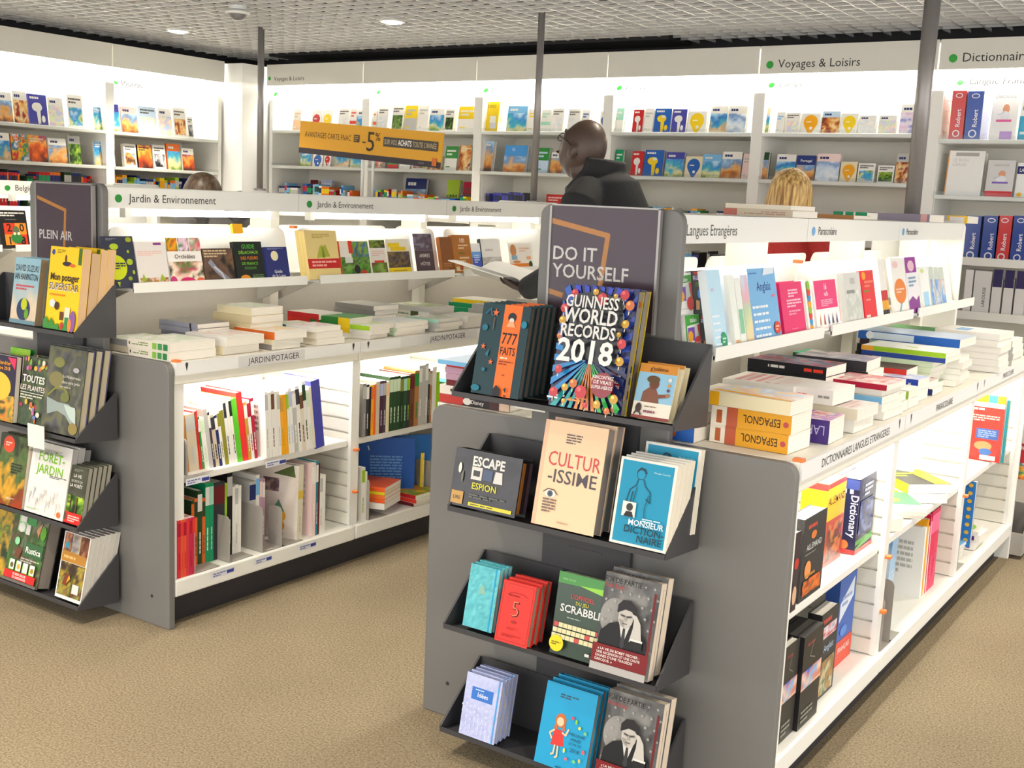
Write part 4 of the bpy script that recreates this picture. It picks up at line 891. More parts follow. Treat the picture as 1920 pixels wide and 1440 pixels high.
# card holder
t_ = empty('card_holder', 'small white price card in clear stand above the white book with green title', 'price card', (-3.372, 2.235, 0.615))
MB().box(-.045, .045, 0, .002, -.028, .050, 'e6e0d6').obj('card', 'paper', t_); MB().box(.046, .075, 0, .004, -.04, .045).obj('stand', 'clear', t_); MB().box(-.05, .075, .002, .05, -.044, -.040).obj('foot', 'clear', t_)
ffo = [('t', 'FORÊT-', .52, .745, .125, '7ab81e', 'c', .86, .014), ('t', 'JARDIN', .50, .575, .125, '7ab81e', 'c', .90, .014), ('l', .52, .535, .96, .575, 2, '5a5a58'), ('l', .06, .045, .4, .07, 2, 'a8c878'), ('e', .88, .07, .05, .04, 'e0703a'), ('l', .66, .865, .92, .885, 1, '8a8a88')]
for k in range(9):
    u, v = .10+.095*k, .20+.08*math.sin(k*2.1); ffo += [('q', [(u, v-.07), (u+.01, v+.06)], .008, '7a7672'), ('e', u+.01, v+.07, .022, .03, 'c4c0ba', 10), ('q', [(u, v), (u+.035, v+.045)], .005, '8a8682')]
m = book_meshes(0.215, 0.244, 0.022, 'dedbd6', ffo, spine='d0cdc8', back='d8d4ce', pages='c8c2ba')
tray_book(-3.497, 2.266, Y3, m, 2, 'white book with big green title in left rack third pocket', 'white book with green title', t=0.024, lean=math.radians(11), group='white forest garden books')
m = book_meshes(0.15, 0.235, 0.03, '6a6a6c', [], pages='9a9894'); put(m, T_(-3.440, 2.322, Y3) @ RX(-math.radians(9)), 'plain grey book edge standing behind the white book with green title', 'book')
fbr = [('ph', 0, 0, 1, 1, ['a03a18','6a4020','d8a02a','3a5a2a','5a6a3a','2a3420','36402c'], 21, .75, 4), ('e', .32, .86, .20, .12, 'd8482a', 20), ('l', .20, .83, .44, .90, 2, 'f0c8b0'), ('l', .48, .46, .86, .62, 4, '2a2a28'), ('l', .42, .09, .72, .12, 2, 'e0c8b8')]
m = book_meshes(0.162, 0.245, 0.02, '5a4020', fbr, gloss=True)
tray_book(-3.668, 2.262, Y3, m, 2, 'green and rust garden book with red sticker, left rack third pocket', 'green and rust garden book', t=0.022, lean=math.radians(9), group='green and rust garden books')
fvi = [('ph', 0, 0, 1, .48, 'forest', 31, 0, 4), ('ph', 0, .48, 1, 1, ['3a3c30','46483a','4e5040','3c3e34'], 3, 0, 3), ('t', 'LA VIE', .50, .80, .055, 'e6e2da', 'c', .62, .008), ('t', 'SECRÈTE DE', .50, .715, .04, 'd0ccc2', 'c', .66), ('t', 'LA FORÊT', .50, .63, .055, 'e6e2da', 'c', .74, .008), ('l', .30, .90, .76, .95, 2, '8a8a7c'), ('q', [(.35,.0),(.33,.5)], .05, '4a3420'), ('q', [(.62,.0),(.66,.46)], .06, '5a4028'), ('r', 0, 0, 1, .19, 'd8261e'), ('e', .16, .11, .09, .07, '5a4a3a'), ('l', .32, .03, .92, .15, 3, 'f0c0b8')]
m = book_meshes(0.100, 0.192, 0.016, '44463a', fvi, spine='3a3a34', pages='9a9688')
tray_book(-3.294, 2.272, Y3, m, 5, 'dark paperback titled LA VIE with red band, right of white book with green title', 'dark paperback titled LA VIE with red band', t=0.017, lean=math.radians(11), group='dark forest paperbacks')
fru = [('ph', 0, 0, 1, 1, ['2a4424','4a7a34','35582c','5a4a38','6a7a5a','3a3a34'], 17, 0, 5), ('r', .16, .72, .38, .96, '8ac080'), ('e', .27, .78, .09, .07, 'e0e0dc'), ('r', .20, .86, .36, .94, 'dcd8d4'), ('r', .40, .70, .52, .86, 'd8d4d0'), ('r', .42, .84, .66, .96, '3f8a4a'), ('p', [(.70,.80),(.84,.92),(.78,.70)], 'c88a6a'), ('e', .90, .78, .08, .10, '5a9a2a'), ('r', .48, .40, .98, .60, '35603a'), ('t', 'Rustica', .72, .455, .085, 'f0ece4', 'c', .46, .012), ('l', .42, .31, .96, .38, 2, 'b8b0a8'), ('p', [(.22,.36),(.36,.34),(.42,.48),(.26,.50)], '6a4030'), ('o', .24, .58, .07, '8acc9a')]
for k in range(4): fru += [('r', .13+.20*k, .16, .28+.20*k, .30, '8ad040'), ('r', .15+.20*k, .17, .28+.20*k, .31, 'e8e6e0'), ('e', .215+.20*k, .23, .045, .04, ['6a5a30','d8a040','e0dcd0','a88a20'][k], 12)]
fru += [('r', .06, .045, .94, .155, 'd8282a'), ('t', 'LE BEST-SELLER', .50, .105, .032, 'f8e8e4', 'c', .80, .012), ('t', 'DU JARDINAGE', .50, .058, .032, 'f8e8e4', 'c', .76, .012), ('r', 0, 0, 1, .04, '6a6460')]
m = book_meshes(0.200, 0.244, 0.050, '4a4a40', fru, spine='3a4a34', back='4a4844', pages='9a8f84', hard=True, gloss=True)
tray_book(-3.630, 2.264, Y4, m, 1, 'thick green gardening encyclopedia with seed packets and red band, left rack bottom pocket', '', t=0.05, lean=math.radians(14))
m = book_meshes(0.16, 0.23, 0.02, '4a5a2a', [('ph', 0, 0, 1, 1, ['2f5a2a','8a9a2a','4a5a3a','c8a02a','2a3a2a'], 40, 0, 4)], gloss=True)
put(m, T_(-3.795, 2.268, Y4) @ RX(-math.radians(14)), 'green plant photograph book cut by the left frame edge, bottom pocket', 'book')
fpl = [('ph', .04, .05, .97, .55, ['3a2c24','5a4a2a','b89a2a','6a7a4a','8a5a30','2a2420'], 27, 0, 4), ('ph', .04, .70, .34, .99, ['4a342a','c88a6a','3a2a24','6a5040'], 5, 0, 2), ('e', .18, .80, .07, .05, '2a98b0'), ('ph', .35, .70, .66, .99, ['8a8a98','c8b890','6a6468','b0a8a8'], 6, 0, 2), ('ph', .67, .70, .97, .99, ['6a3a24','8a5030','4a2a20','b07a5a'], 7, 0, 2), ('p', [(.04,.56),(.95,.56),(.97,.70),(.03,.72)], 'b07c30'), ('l', .12, .60, .88, .67, 1, 'd8b070'), ('p', [(.22,.22),(.40,.20),(.44,.36),(.30,.40)], '7a3a1e'), ('p', [(.36,.24),(.44,.38),(.50,.32)], 'e09a20'), ('r', .62, .12, .86, .26, 'd8d0cc'), ('q', [(.54,.06),(.58,.36)], .03, '4a6a2a')]
m = book_meshes(0.140, 0.224, 0.017, 'e6e4de', fpl, spine='dcdad4', pages='d0cbc0')
tray_book(-3.338, 2.270, Y4, m, 6, 'white-edged book with hens and garden photographs, right of left rack bottom pocket', 'white-edged book with hens', t=0.018, lean=math.radians(12), group='white-edged hen books')
# ------------------------------------------------------------------ covers on the sloping display shelves
DL = math.radians(12)
def disp(cx): return cx+0.268
ZD = 1.121
def show(where, group, plane, items):
    for i, it in enumerate(items):
        px0, px1, pyt, desc, bg, ops, th, n = it[:8]; kw = it[8] if len(it) > 8 else {}
        face_row_one(where, group, plane, ZD, i, px0, px1, pyt, desc, bg, ops, th, n, **kw)
def face_row_one(where, group, plane, z, i, px0, px1, pyt, desc, bg, ops, th, n, lean=DL, spine=None, back_off=0.0, lift=0.0, pages='white', spine_ops=()):
    pl = plane-back_off; z = z+lift
    def onz(px):
        lo, hi = 0, 1440
        for _ in range(30):
            mid = (lo+hi)/2
            if at_x(px, mid, pl).z > z: lo = mid
            else: hi = mid
        return at_x(px, lo, pl)
    a, b = onz(px0), onz(px1); w = b.y-a.y
    best, h = 9e9, .1
    for k in range(120):
        hh = 0.06+0.003*k
        P = Vector((pl-math.sin(lean)*hh, (a.y+b.y)/2, z+math.cos(lean)*hh)); d = P-Vector((0,0,EYE)); yy = 720-FPX*d.dot(CU)/d.dot(CF)
        if abs(yy-pyt) < best: best, h = abs(yy-pyt), hh
    ms = book_meshes(w*.985, h, th, bg, ops, spine=spine, spine_ops=spine_ops, pages=pages, hard=th > .02)
    for c in range(n):
        Mx = T_(a.x-c*(th+.001)/math.cos(lean), a.y, z) @ RZ(PI/2) @ RX(-lean)
        put(ms, Mx, f'{desc}, {where}' if c == 0 else f'{ordw(c)} copy behind the {desc}', 'book', group)
GA = 'covers on the sloping shelf under Jardin & Environnement'
LAB = lambda txt, v, h, c, b=.008, u=.5, mw=.84: ('t', txt, u, v, h, c, 'c', mw, b)
p2 = disp(G2C)
show('first bay of middle unit', GA, p2, [
 (203, 262, 443, 'charcoal guide with lime circle', '35384a', [('o', .36, .40, .34, 'c8d41e'), ('e', .36, .80, .14, .06, 'a8c02a'), ('q', [(.36,.74),(.36,.62)], .03, '8aa020'), ('e', .80, .50, .10, .06, 'a8c02a'), ('l', .20, .36, .66, .50, 3, '35384a'), ('l', .12, .92, .45, .96, 2, '8a8c98'), ('e', .84, .93, .10, .05, '9aa02a'), ('e', .78, .70, .04, .03, 'a8c02a'), ('e', .88, .30, .04, .04, 'a8c02a'), ('e', .74, .18, .07, .04, '8aa020'), ('p', [(.30,.12),(.40,.12),(.36,.02)], 'a8c02a')], .016, 1),
 (263, 321, 453, 'pale grey book with pink lettering and vegetables', 'e2dcd6', [('l', .06, .68, .86, .80, 3, 'e8b8b0'), ('r', .60, .92, .86, .97, '8a3a8a'), ('ph', .04, .03, .96, .20, ['8aa03a','d8642a','e8dccc','a84a3a','5a8a2a'], 4, 0, 4), ('p', [(.08,.12),(.16,.30),(.24,.14)], '9aae3a'), ('p', [(.66,.12),(.76,.28),(.88,.14)], 'a0b43a')], .016, 1),
 (322, 386, 446, 'orchid book with three photographs along the top', 'f0ece6', [('ph', .0, .72, .32, 1, ['5a7a2a','f0a820','d86a1a','3a5a1e'], 3, 0, 3), ('ph', .34, .72, .66, 1, ['4a7a3a','e8a8c8','f4e8f0','3a6a2a'], 5, 0, 3), ('ph', .68, .72, 1, 1, ['d85a6a','f0a0a8','4a7a2a','e8e0d0'], 7, 0, 3), ('t', 'Orchidées', .5, .565, .09, '5a4448', 'c', .86, .01), ('ph', 0, 0, 1, .50, ['3a3a2a','f0d8c0','f4ecd8','e8b0a0','5a7a3a','c83a6a'], 9, 0, 3), ('e', .5, .09, .22, .08, 'd8286a'), ('e', .88, .09, .12, .07, 'e8704a'), ('e', .08, .10, .10, .10, 'c83a7a')], .014, 1),
 (387, 444, 466, 'dark brown book with pale twisted photograph', '4a3a34', [('ph', 0, 0, 1, 1, ['3a302c','6a4a34','5a4a44','7a5a40','2a2624'], 11, 0, 3), ('q', [(.22,.62),(.40,.40),(.60,.22),(.80,.06)], .14, '8a8c98'), ('q', [(.34,.48),(.55,.30),(.66,.08)], .05, 'c8c8d0'), ('l', .04, .74, .80, .97, 3, 'd0b890')], .016, 1),
 (447, 500, 453, 'black GUIDE book with green and orange lettering', '1e2420', [LAB('GUIDE', .83, .10, '4fae3a'), LAB('DÉLACHAUX', .70, .075, '8ac83a'), LAB('DES FLEURS', .56, .075, 'e8842a'), LAB('DE FRANCE', .43, .07, '7ac03a'), LAB("D'EUROPE", .32, .06, '5a9a3a'), ('e', .28, .10, .18, .09, 'e89a2a'), ('l', .54, .06, .94, .2, 3, '6a8a5a')], .018, 1, dict(spine='1a1a1a')),
 (503, 546, 463, 'navy book with full moon', '2a3270', [('o', .42, .74, .16, 'e6dcb4'), ('l', .14, .92, .84, .97, 2, '8a92c0'), LAB('Guide', .24, .09, 'e8e6ea', .01, .5, .6), LAB('de la Lune', .12, .09, 'e8e6ea', .01), ('l', .55, .03, .9, .06, 1, '4a7ac8')], .014, 1)])
put((book_meshes(.05, .035, .012, 'f0b020')[0], None), T_(p2-.072, at_x(438, 460, p2-.07).y, 1.300) @ RZ(PI/2) @ RX(-DL), 'small yellow tag on the sloping board behind the dark brown book', 'tag', None, 'shelf_tag')
show('second bay of middle unit', GA, p2, [
 (582, 642, 433, 'cream book with wheat drawing and red band', 'e6cf8a', [('l', .22, .84, .78, .94, 3, 'b89a50'), ('p', [(.30,.44),(.44,.70),(.52,.66),(.60,.72),(.72,.46)], 'a8a838'), ('p', [(.46,.44),(.5,.74),(.56,.44)], '6a8a2a'), ('r', 0, .22, 1, .42, 'c8282a'), ('l', .12, .25, .9, .39, 2, 'f0b0a0')], .016, 3, dict(spine='d8c07a')),
 (644, 698, 452, 'garden photograph book with red corner tag', 'eae4d8', [('ph', .38, .12, 1, .98, ['2a4a1a','5a8a2a','7aa83a','4a6aa0','3a5a2a','8aa050'], 13, .3, 4), ('ph', 0, 0, 1, .56, ['2a5a1a','4f8a2a','6a9a3a','3a3430','7aa84a'], 15, 0, 4), ('r', .30, .66, .44, 1, 'd83a24'), ('r', .14, .40, .40, .56, 'd8d8d0'), ('e', .74, .14, .12, .06, 'c8402a'), ('e', .52, .22, .10, .12, '2a2a30')], .02, 1, dict(spine='d8502a')),
 (700, 729, 450, 'slim garden book with white title block and red strip', 'e4ded6', [('ph', 0, .78, 1, 1, ['3a3430','5a4a2a','7a9a2a','2a2420'], 16, 0, 3), ('l', .1, .55, .9, .72, 3, 'e0b8b0'), ('r', .2, .36, .84, .44, 'd83a24'), ('ph', 0, 0, 1, .38, ['3a2a2a','4f8a2a','7a3a3a','5a8a2a','8aa84a'], 18, 0, 3)], .014, 1),
 (731, 774, 448, 'white book with yellow and black garden cover', 'ece6d4', [('r', .08, .78, .58, .90, 'f0d01e'), ('r', .18, .68, .84, .79, 'e8c41a'), ('ph', .02, .22, .98, .66, ['4a4a5a','6a5a4a','3a2e24','8a7040','4a4450'], 19, .3, 4), ('r', 0, 0, 1, .22, 'f0d01e'), ('l', .2, .06, .8, .17, 2, 'a89a20')], .012, 1),
 (783, 818, 438, 'dark plum ARBRES HÔTES book', '4a3a40', [('ph', 0, .58, 1, 1, ['5a4a5a','8a8498','4a3c44','6a5a6a'], 20, 0, 3), LAB('ARBRES', .42, .085, 'e6e0dc', .004), LAB('HÔTES', .22, .085, 'e6e0dc', .004), ('q', [(.18,.08),(.12,.05),(.18,.02)], .05, 'c8c0bc')], .018, 1, dict(spine='e8e4e0'))])
show('third bay of middle unit', GA, p2, [
 (832, 854, 444, 'brown book seen edge-on left of the other brown book', '8a5226', [('l', .1, .1, .8, .3, 3, 'b07a40')], .02, 1),
 (855, 889, 441, 'tan book with white 100 lettering', 'b0702e', [LAB('100', .80, .11, 'f4e8d4', .012, .55, .5), ('l', .3, .62, .84, .76, 2, 'e8d0a8'), ('l', .3, .48, .84, .56, 1, '6a7a2a'), ('l', .3, .26, .84, .44, 2, 'e0c8a0'), ('r', .05, .05, .95, .16, 'd8c8a0'), ('e', .34, .13, .10, .07, 'a84a2a')], .02, 1),
 (889, 906, 456, 'white and blue slim book', 'eef0f2', [('r', 0, 0, 1, .70, '3f5ac0'), ('r', 0, .5, 1, .70, '6aa0e4'), ('l', .2, .3, .8, .62, 4, 'c8d8f4')], .012, 1),
 (908, 944, 448, 'white book with dark grey band', 'eceae8', [('l', .2, .60, .86, .72, 1, 'c0bcb8'), ('ph', 0, .16, 1, .44, ['e8e6e4','a8a6a4','c8c6c4','d8d6d4'], 3, .4, 3), ('r', .04, .12, .66, .24, '35343a'), ('t', 'Libre', .1, .14, .07, 'e8e6e4', 'l', .5), ('ph', 0, 0, 1, .12, 'bw', 4, 0, 3)], .02, 1, dict(spine='3a3a3c')),
 (958, 1002, 455, 'white book with cook figure and orange base', 'eeeae2', [('e', .2, .72, .13, .22, 'c88a5a'), ('r', .1, .38, .34, .54, '8ab0c8'), ('r', .02, .06, .84, .24, 'e8883a'), ('e', .3, .30, .16, .05, 'd88a4a'), ('e', .88, .2, .08, .12, '3a5a44'), ('l', .45, .66, .9, .84, 2, 'e8c0a8'), ('e', .82, .44, .10, .06, 'e8a878')], .014, 1)])
ROWKIND = ('textbook', 'textbook')
GB = 'covers on the sloping shelf of the nearest unit'
p1 = disp(G1C)
it_ = [('r', 0, 0, .10, 1, '3a8a2a'), ('p', [(0,.70),(1,.76),(1,1),(0,1)], '3f9a30'), ('t', 'Italien', .56, .80, .12, 'f0f2e8', 'c', .76, .012), ('r', .14, .30, .60, .66, '7a4ab0'), ('e', .30, .42, .18, .15, 'e8a028'), ('p', [(.62,.66),(.74,.68),(.86,.30),(.70,.30)], 'e8e8e4'), ('p', [(.80,.70),(.98,.74),(.98,.36),(.90,.36)], 'd8382a'), ('o', .78, .20, .24, 'd83a3a'), ('l', .62, .12, .94, .26, 3, 'f0b0a8'), ('r', .10, .02, .60, .14, 'e8e2da')]
bk_ = [('r', 0, 0, 1, 1, '1f2024'), ('r', .12, .88, .84, .98, 'c8282a'), ('ph', .06, .76, .94, .88, ['e8e0e0','3a6ab0','c83a3a','e8b8a0'], 3, 0, 4), ('t', 'ITALIEN', .52, .60, .10, '5a9a3a', 'c', .72, .012), ('e', .42, .40, .14, .11, '4a90d8'), ('p', [(.10,.0),(.14,.26),(.40,.22),(.36,0)], 'd89a6a'), ('p', [(.70,.02),(.80,.48),(.92,.44),(.96,.02)], 'e8c0a0')]
show('first bay of nearest unit', GB, p1, [
 (1289, 1315, 590, 'lower green Italian language pack behind the pocket rack', 'eceae4', it_, .012, 1, dict(back_off=.053, lean=math.radians(9))),
 (1316, 1341, 589, 'lower black Italian language book', '1f2024', bk_, .012, 1, dict(back_off=.053, lean=math.radians(9))),
 (1280, 1306, 512, 'upper green Italian language pack', 'eceae4', [(o[0],)+tuple(o[1:]) for o in []]+[('r', 0, .5, 1, 1, 'eceae4'), ('p', [(0,.86),(1,.88),(1,.97),(0,.955)], '3f9a30'), ('t', 'Italien', .5, .885, .055, 'f0f2e8', 'c', .76, .012), ('r', .06, .64, .52, .82, '7a4ab0'), ('e', .22, .70, .18, .07, 'e8a028'), ('p', [(.56,.84),(.68,.85),(.80,.64),(.64,.64)], 'd0e0c8'), ('p', [(.76,.86),(.96,.88),(.96,.68),(.88,.66)], 'd8382a'), ('e', .78, .60, .24, .09, 'd83a3a'), ('l', .06, .525, .9, .55, 1, 'd0ccc4')], .016, 1, dict(back_off=.068, lean=math.radians(9))),
 (1307, 1333, 507, 'upper black Italian language book', '1f2024', [('r', .12, .95, .84, .99, 'c8282a'), ('ph', .06, .88, .94, .94, ['e8e0e0','3a6ab0','c83a3a','e8b8a0'], 3, 0, 4), ('t', 'ITALIEN', .5, .80, .05, '5a9a3a', 'c', .72, .012), ('e', .42, .70, .14, .055, '4a90d8'), ('p', [(.10,.5),(.14,.63),(.40,.61),(.36,.5)], 'd89a6a'), ('p', [(.70,.52),(.80,.74),(.92,.72),(.96,.52)], 'e8c0a0')], .016, 1, dict(back_off=.068, lean=math.radians(9))),
 (1342, 1367, 506, 'pale blue conversation guide with green oval', 'bfe0f2', [('t', 'en', .2, .74, .06, 'e88aa8', 'l', .4)]+[('l', .06, .42-.085*k, .96, .46-.085*k, 1, 'f4f8fa') for k in range(5)]+[('e', .72, .14, .22, .10, '2f9a6a'), ('l', .60, .10, .86, .18, 2, 'd8f0e0')], .022, 1, dict(spine='e8f0f4')),
 (1381, 1391, 516, 'white and green thin language book leaning edge-on', 'eef2ea', [('r', .1, .05, .9, .12, 'e8b080')], .012, 1),
 (1392, 1402, 520, 'white book with green patches leaning edge-on', 'eef0ea', [('r', .1, .2, .9, .55, '8ac8a0')], .014, 1),
 (1403, 1416, 516, 'pastel striped spine left of the blue English book', 'f2e8dc', [('ph', 0, 0, 1, 1, ['f0c8b8','e8dca8','b8d8b0','e8b0c0','d0d8ea'], 6, .9, 3)], .02, 1),
 (1417, 1468, 502, 'blue Anglais book with white lettering pattern', '7ab4e2', [('t', 'Anglais', .52, .70, .12, '1f4a8a', 'c', .84, .008), ('e', .84, .62, .06, .02, 'e86a8a'), ('p', [(.52,.90),(.60,1),(.98,1),(.94,.92)], 'dfe8f4'), ('l', .04, .92, .5, .95, 1, '4a80c0')]+[('l', .03, .46-.095*k, .98, .52-.095*k, 1, 'eef4fa') for k in range(5)]+[('e', .84, .18, .12, .085, 'd8402a'), ('l', .77, .14, .91, .22, 2, 'f4c8b8')], .024, 1, dict(spine='e8eef4'))])
nail = [('r', .04, .42, .96, .96, 'e23a78'), ('t', '16', .5, .78, .12, 'f4e4ea', 'c', .4, .01), ('t', 'nails', .5, .66, .09, 'f4e4ea', 'c', .5, .008), ('l', .25, .46, .75, .60, 4, 'f0b0c8')]+[('p', [(.16+.17*k-.03,.12),(.16+.17*k+.03,.12),(.16+.17*k,.34)], ['e8a04a','d83a3a','4a6ab0','3a4a5a','7a4a9a'][k]) for k in range(5)]+[('l', .1, .04, .9, .08, 1, 'f0c8d0')]
show('second bay of nearest unit', GB, p1, [
 (1473, 1514, 528, 'hot pink book with white centred lettering', 'e2306e', [('l', .34, .72, .78, .88, 3, 'f4c8d8'), ('l', .24, .54, .90, .70, 3, 'f4c8d8'), ('l', .28, .40, .84, .50, 2, 'f0a8c0'), ('l', .34, .14, .8, .17, 1, 'f08ab0')], .02, 2, dict(spine='d01a5c')),
 (1518, 1530, 524, 'white book edge with coloured dots', 'f2f0ea', [('o', .5, .12+.11*k, .26, ['f0a020','3a90d0','d83a3a','8ac03a'][k % 4]) for k in range(8)], .012, 1),
 (1534, 1578, 521, 'pink nail varnish book on white ground', 'f4f0ee', nail, .014, 1),
 (1592, 1622, 511, 'grey-white book of 1001 lettering', 'd0d0cc', [('t', '1001', .5, .78, .12, '8a8a86', 'c', .84, .0), ('ph', .05, .1, .95, .66, ['d8d8d4','b8c0b8','c8c8c0','e0e0dc'], 5, 0, 5), ('l', .1, .58, .9, .7, 1, '8a8c88')], .02, 1),
 (1624, 1647, 507, 'bright red book with yellow figure on top', 'e0303a', [('e', .2, .90, .16, .08, 'f0a020'), ('l', .2, .66, .9, .82, 2, 'f08a6a'), ('l', .1, .56, .9, .64, 1, '8a8a2a'), ('l', .2, .4, .8, .46, 1, 'f0a098'), ('r', .08, .05, .4, .14, 'f0d8d0')], .014, 1)])
spn = [('r', .30, 0, .47, 1, 'c83030'), ('r', .14, 0, .30, 1, 'e8a82a'), ('r', 0, 0, .14, 1, '2a2a2c')]
_pl = at_x(1664, 586, p1)
for k in range(4):
    m = book_meshes(.13, .205, .017, 'eeeae4', [], spine_ops=spn)
    put(m, T_(p1-.005, _pl.y+.0185*k, ZD) @ RY(-math.radians(12)) @ RZ(PI), f'white spine with red, yellow and black foot, {ordw(k)} of four leaning in the third bay', 'book', 'white spines with red, yellow and black foot')
show('third bay of nearest unit', GB, p1, [
 (1681, 1706, 484, 'white book with orange splash', 'f2eee8', [('e', .5, .42, .44, .22, 'e8843a'), ('l', .2, .38, .8, .48, 2, 'f4d8c0'), ('e', .3, .88, .2, .06, 'f0c8c8'), ('q', [(.3,.05),(.5,.2)], .06, '8ac0d8')], .014, 1),
 (1707, 1727, 482, 'white book with purple splash', 'f0ecf0', [('r', 0, .72, 1, 1, '9a3a9a'), ('e', .5, .84, .3, .1, 'e8c0d0'), ('p', [(0,0),(1,0),(1,.3),(.7,.22),(.4,.3),(0,.22)], '8a3a90'), ('l', .15, .46, .85, .66, 3, '8ab0c8')], .014, 1),
 (1732, 1748, 500, 'white book with pale blue square', 'f0f2f0', [('r', .2, .06, .8, .42, 'a8d4f0'), ('e', .3, .9, .2, .05, 'd0e08a')], .014, 1),
 (1750, 1757, 500, 'narrow blue patterned book nearest the white one', 'c8d0c8', [('ph', 0, 0, 1, .7, ['6a9ad8','8ab0e0','d8dce0','e0a08a'], 7, 0, 4)], .012, 1),
 (1759, 1766, 500, 'middle one of the three blue patterned books', 'c8d0c8', [('ph', 0, 0, 1, .7, ['6a9ad8','8ab0e0','d8dce0','e0a08a'], 8, 0, 4)], .012, 1),
 (1768, 1776, 501, 'last of the three blue patterned books', 'c8d0c8', [('ph', 0, 0, 1, .7, ['6a9ad8','8ab0e0','d8dce0','e0a08a'], 9, 0, 4)], .012, 1)])
ROWKIND = ('book', 'book')
# third unit: black almanac and neighbours glimpsed left of the PLEIN AIR poster
p3 = disp(G3C)
falm = [('l', .08, .83, .94, .96, 2, 'e6e0d8'), ('l', .25, .73, .90, .78, 1, '6a6a6c'), ('r', .16, .08, .94, .66, 'c83a1e'), ('r', .16, .08, .55, .36, 'e8862a'), ('r', .55, .36, .94, .66, 'e8862a'), ('t', '2', .34, .44, .2, '1c1a1a', 'c', .24, .02), ('t', '0', .78, .44, .2, '1c1a1a', 'c', .24, .02), ('t', '1', .32, .10, .2, '1c1a1a', 'c', .24, .02), ('t', '8', .78, .10, .2, '1c1a1a', 'c', .24, .02), ('e', .56, .26, .20, .14, '2f7a3a'), ('e', .56, .46, .12, .12, '5a6a4a'), ('e', .50, .38, .05, .04, 'e8d8b0'), ('e', .64, .38, .05, .04, 'e8d8b0')]
face_row_one('leftmost unit', None, p3, 1.121, 0, 4, 58, 394, 'black almanac with orange 2018 squares', '1e1c1e', falm, .03, 1, lean=DL)
# ------------------------------------------------------------------ travel books on the wall bookcases
YB = BACK+0.07
def wall_face(where, group, z, items, face='-y', plane=YB):
    items = [it if len(it) > 6 else tuple(it)+(.030,) for it in items]
    face_row(where, group, face, plane, z, items, lean=0.14 if face == '-y' else 0.14)
ROWKIND = ('travel guide', 'travel_guide')
V = 'travel guides on the back wall'
s1, s2 = S_BACK[0], S_BACK[1]
wall_face('top shelf, first back-wall bay', V, s1, [(548, 562, 205, 'half', 'white', 'peach'), (582, 600, 206, 'pin', 'white', 'red'), (602, 621, 206, 'pin', 'white', 'yellow'), (632, 652, 203, 'art', 'white', 'pale'), (654, 666, 203, 'band', 'white', 'scarlet'), (667, 688, 206, 'ph', 'white', 'sea'), (690, 704, 207, 'band', 'white', 'orange', .01, 2), (706, 725, 200, 'art', 'white', 'pale')])
wall_face('second shelf, first back-wall bay', V, s2, [(562, 582, 286, 'full', 'white', 'coast'), (585, 604, 290, 'pin', 'white', 'blue'), (606, 619, 288, 'pin', 'white', 'red'), (627, 653, 286, 'full', 'white', 'sea'), (656, 680, 285, 'ph', 'white', 'coast'), (683, 700, 290, 'art', 'white', 'city'), (703, 716, 288, 'full', 'pale_pink', 'flower')])
wall_face('top shelf, second back-wall bay', V, s1, [(732, 754, 197, 'art', 'white', 'garden'), (756, 779, 197, 'half', 'yellow', 'silver'), (781, 800, 196, 'plain', 'white', 'silver', .03), (803, 830, 203, 'ph', 'white', 'coast'), (832, 849, 204, 'art', 'white', 'forest'), (856, 892, 199, 'half', 'yellow', 'white'), (903, 932, 190, ('yellow cover lettered 1000', [('t', '1000', .5, .78, .12, '6a6418', 'c', .7), ('r', .45, .3, .85, .52, 'f0eee0'), ('r', .5, .1, .9, .3, 'd0d0dc')]), 'yellow', 'white', .03)])
wall_face('second shelf, second back-wall bay', V, s2, [(726, 745, 290, 'band', 'red', 'green'), (748, 768, 292, 'plain', 'white', 'silver', .02), (772, 800, 290, 'art', 'white', 'mix'), (803, 826, 290, 'ph', 'cream', 'warm'), (832, 855, 274, 'half', 'green', 'white'), (858, 880, 272, 'full', 'cream', 'warm', .014, 4), (884, 921, 264, 'full', 'white', 'city', .03)])
wall_face('top shelf, third back-wall bay', V, s1, [(948, 985, 198, 'ph', 'sky', 'coast', .03), (987, 1009, 204, 'plain', 'white', 'yellow', .04), (1012, 1030, 205, 'band', 'white', 'mint'), (1032, 1054, 203, 'art', 'white', 'pale', .014, 2), (1062, 1085, 204, 'art', 'white', 'pale'), (1088, 1102, 205, 'plain', 'white', 'blue'), (1122, 1142, 208, 'pin', 'white', 'blue'), (1144, 1166, 202, 'half', 'mint', 'white')])
wall_face('second shelf, third back-wall bay', V, s2, [(942, 984, 272, ('blue coast cover lettered 52', [('ph', 0, 0, 1, .6, 'city', 4, .8, 3), ('t', '52', .4, .8, .1, 'f0f4f8', 'c', .5)]), '4a9ade', 'white', .03), (1004, 1026, 277, 'half', 'green', 'pale_blue', .012, 3), (1030, 1052, 285, 'ph', 'white', 'city'), (1062, 1082, 288, 'fig', 'indigo', 'pink'), (1085, 1110, 290, 'ph', 'white', 'coast'), (1150, 1164, 280, 'plain', 'emerald', 'white')])
wall_face('top shelf, fourth back-wall bay', V, s1, [(1184, 1203, 205, 'fig', 'red', 'white', .03), (1205, 1222, 203, 'plain', 'white', 'silver', .05), (1224, 1255, 203, 'fig', 'blue', 'yellow'), (1257, 1284, 204, 'fig', 'indigo', 'white'), (1287, 1322, 208, 'pin', 'white', 'yellow'), (1328, 1360, 198, 'ph', 'white', 'sea'), (1362, 1396, 198, 'ph', 'white', 'snow', .03), (1412, 1440, 202, 'ph', 'cream', 'coast')])
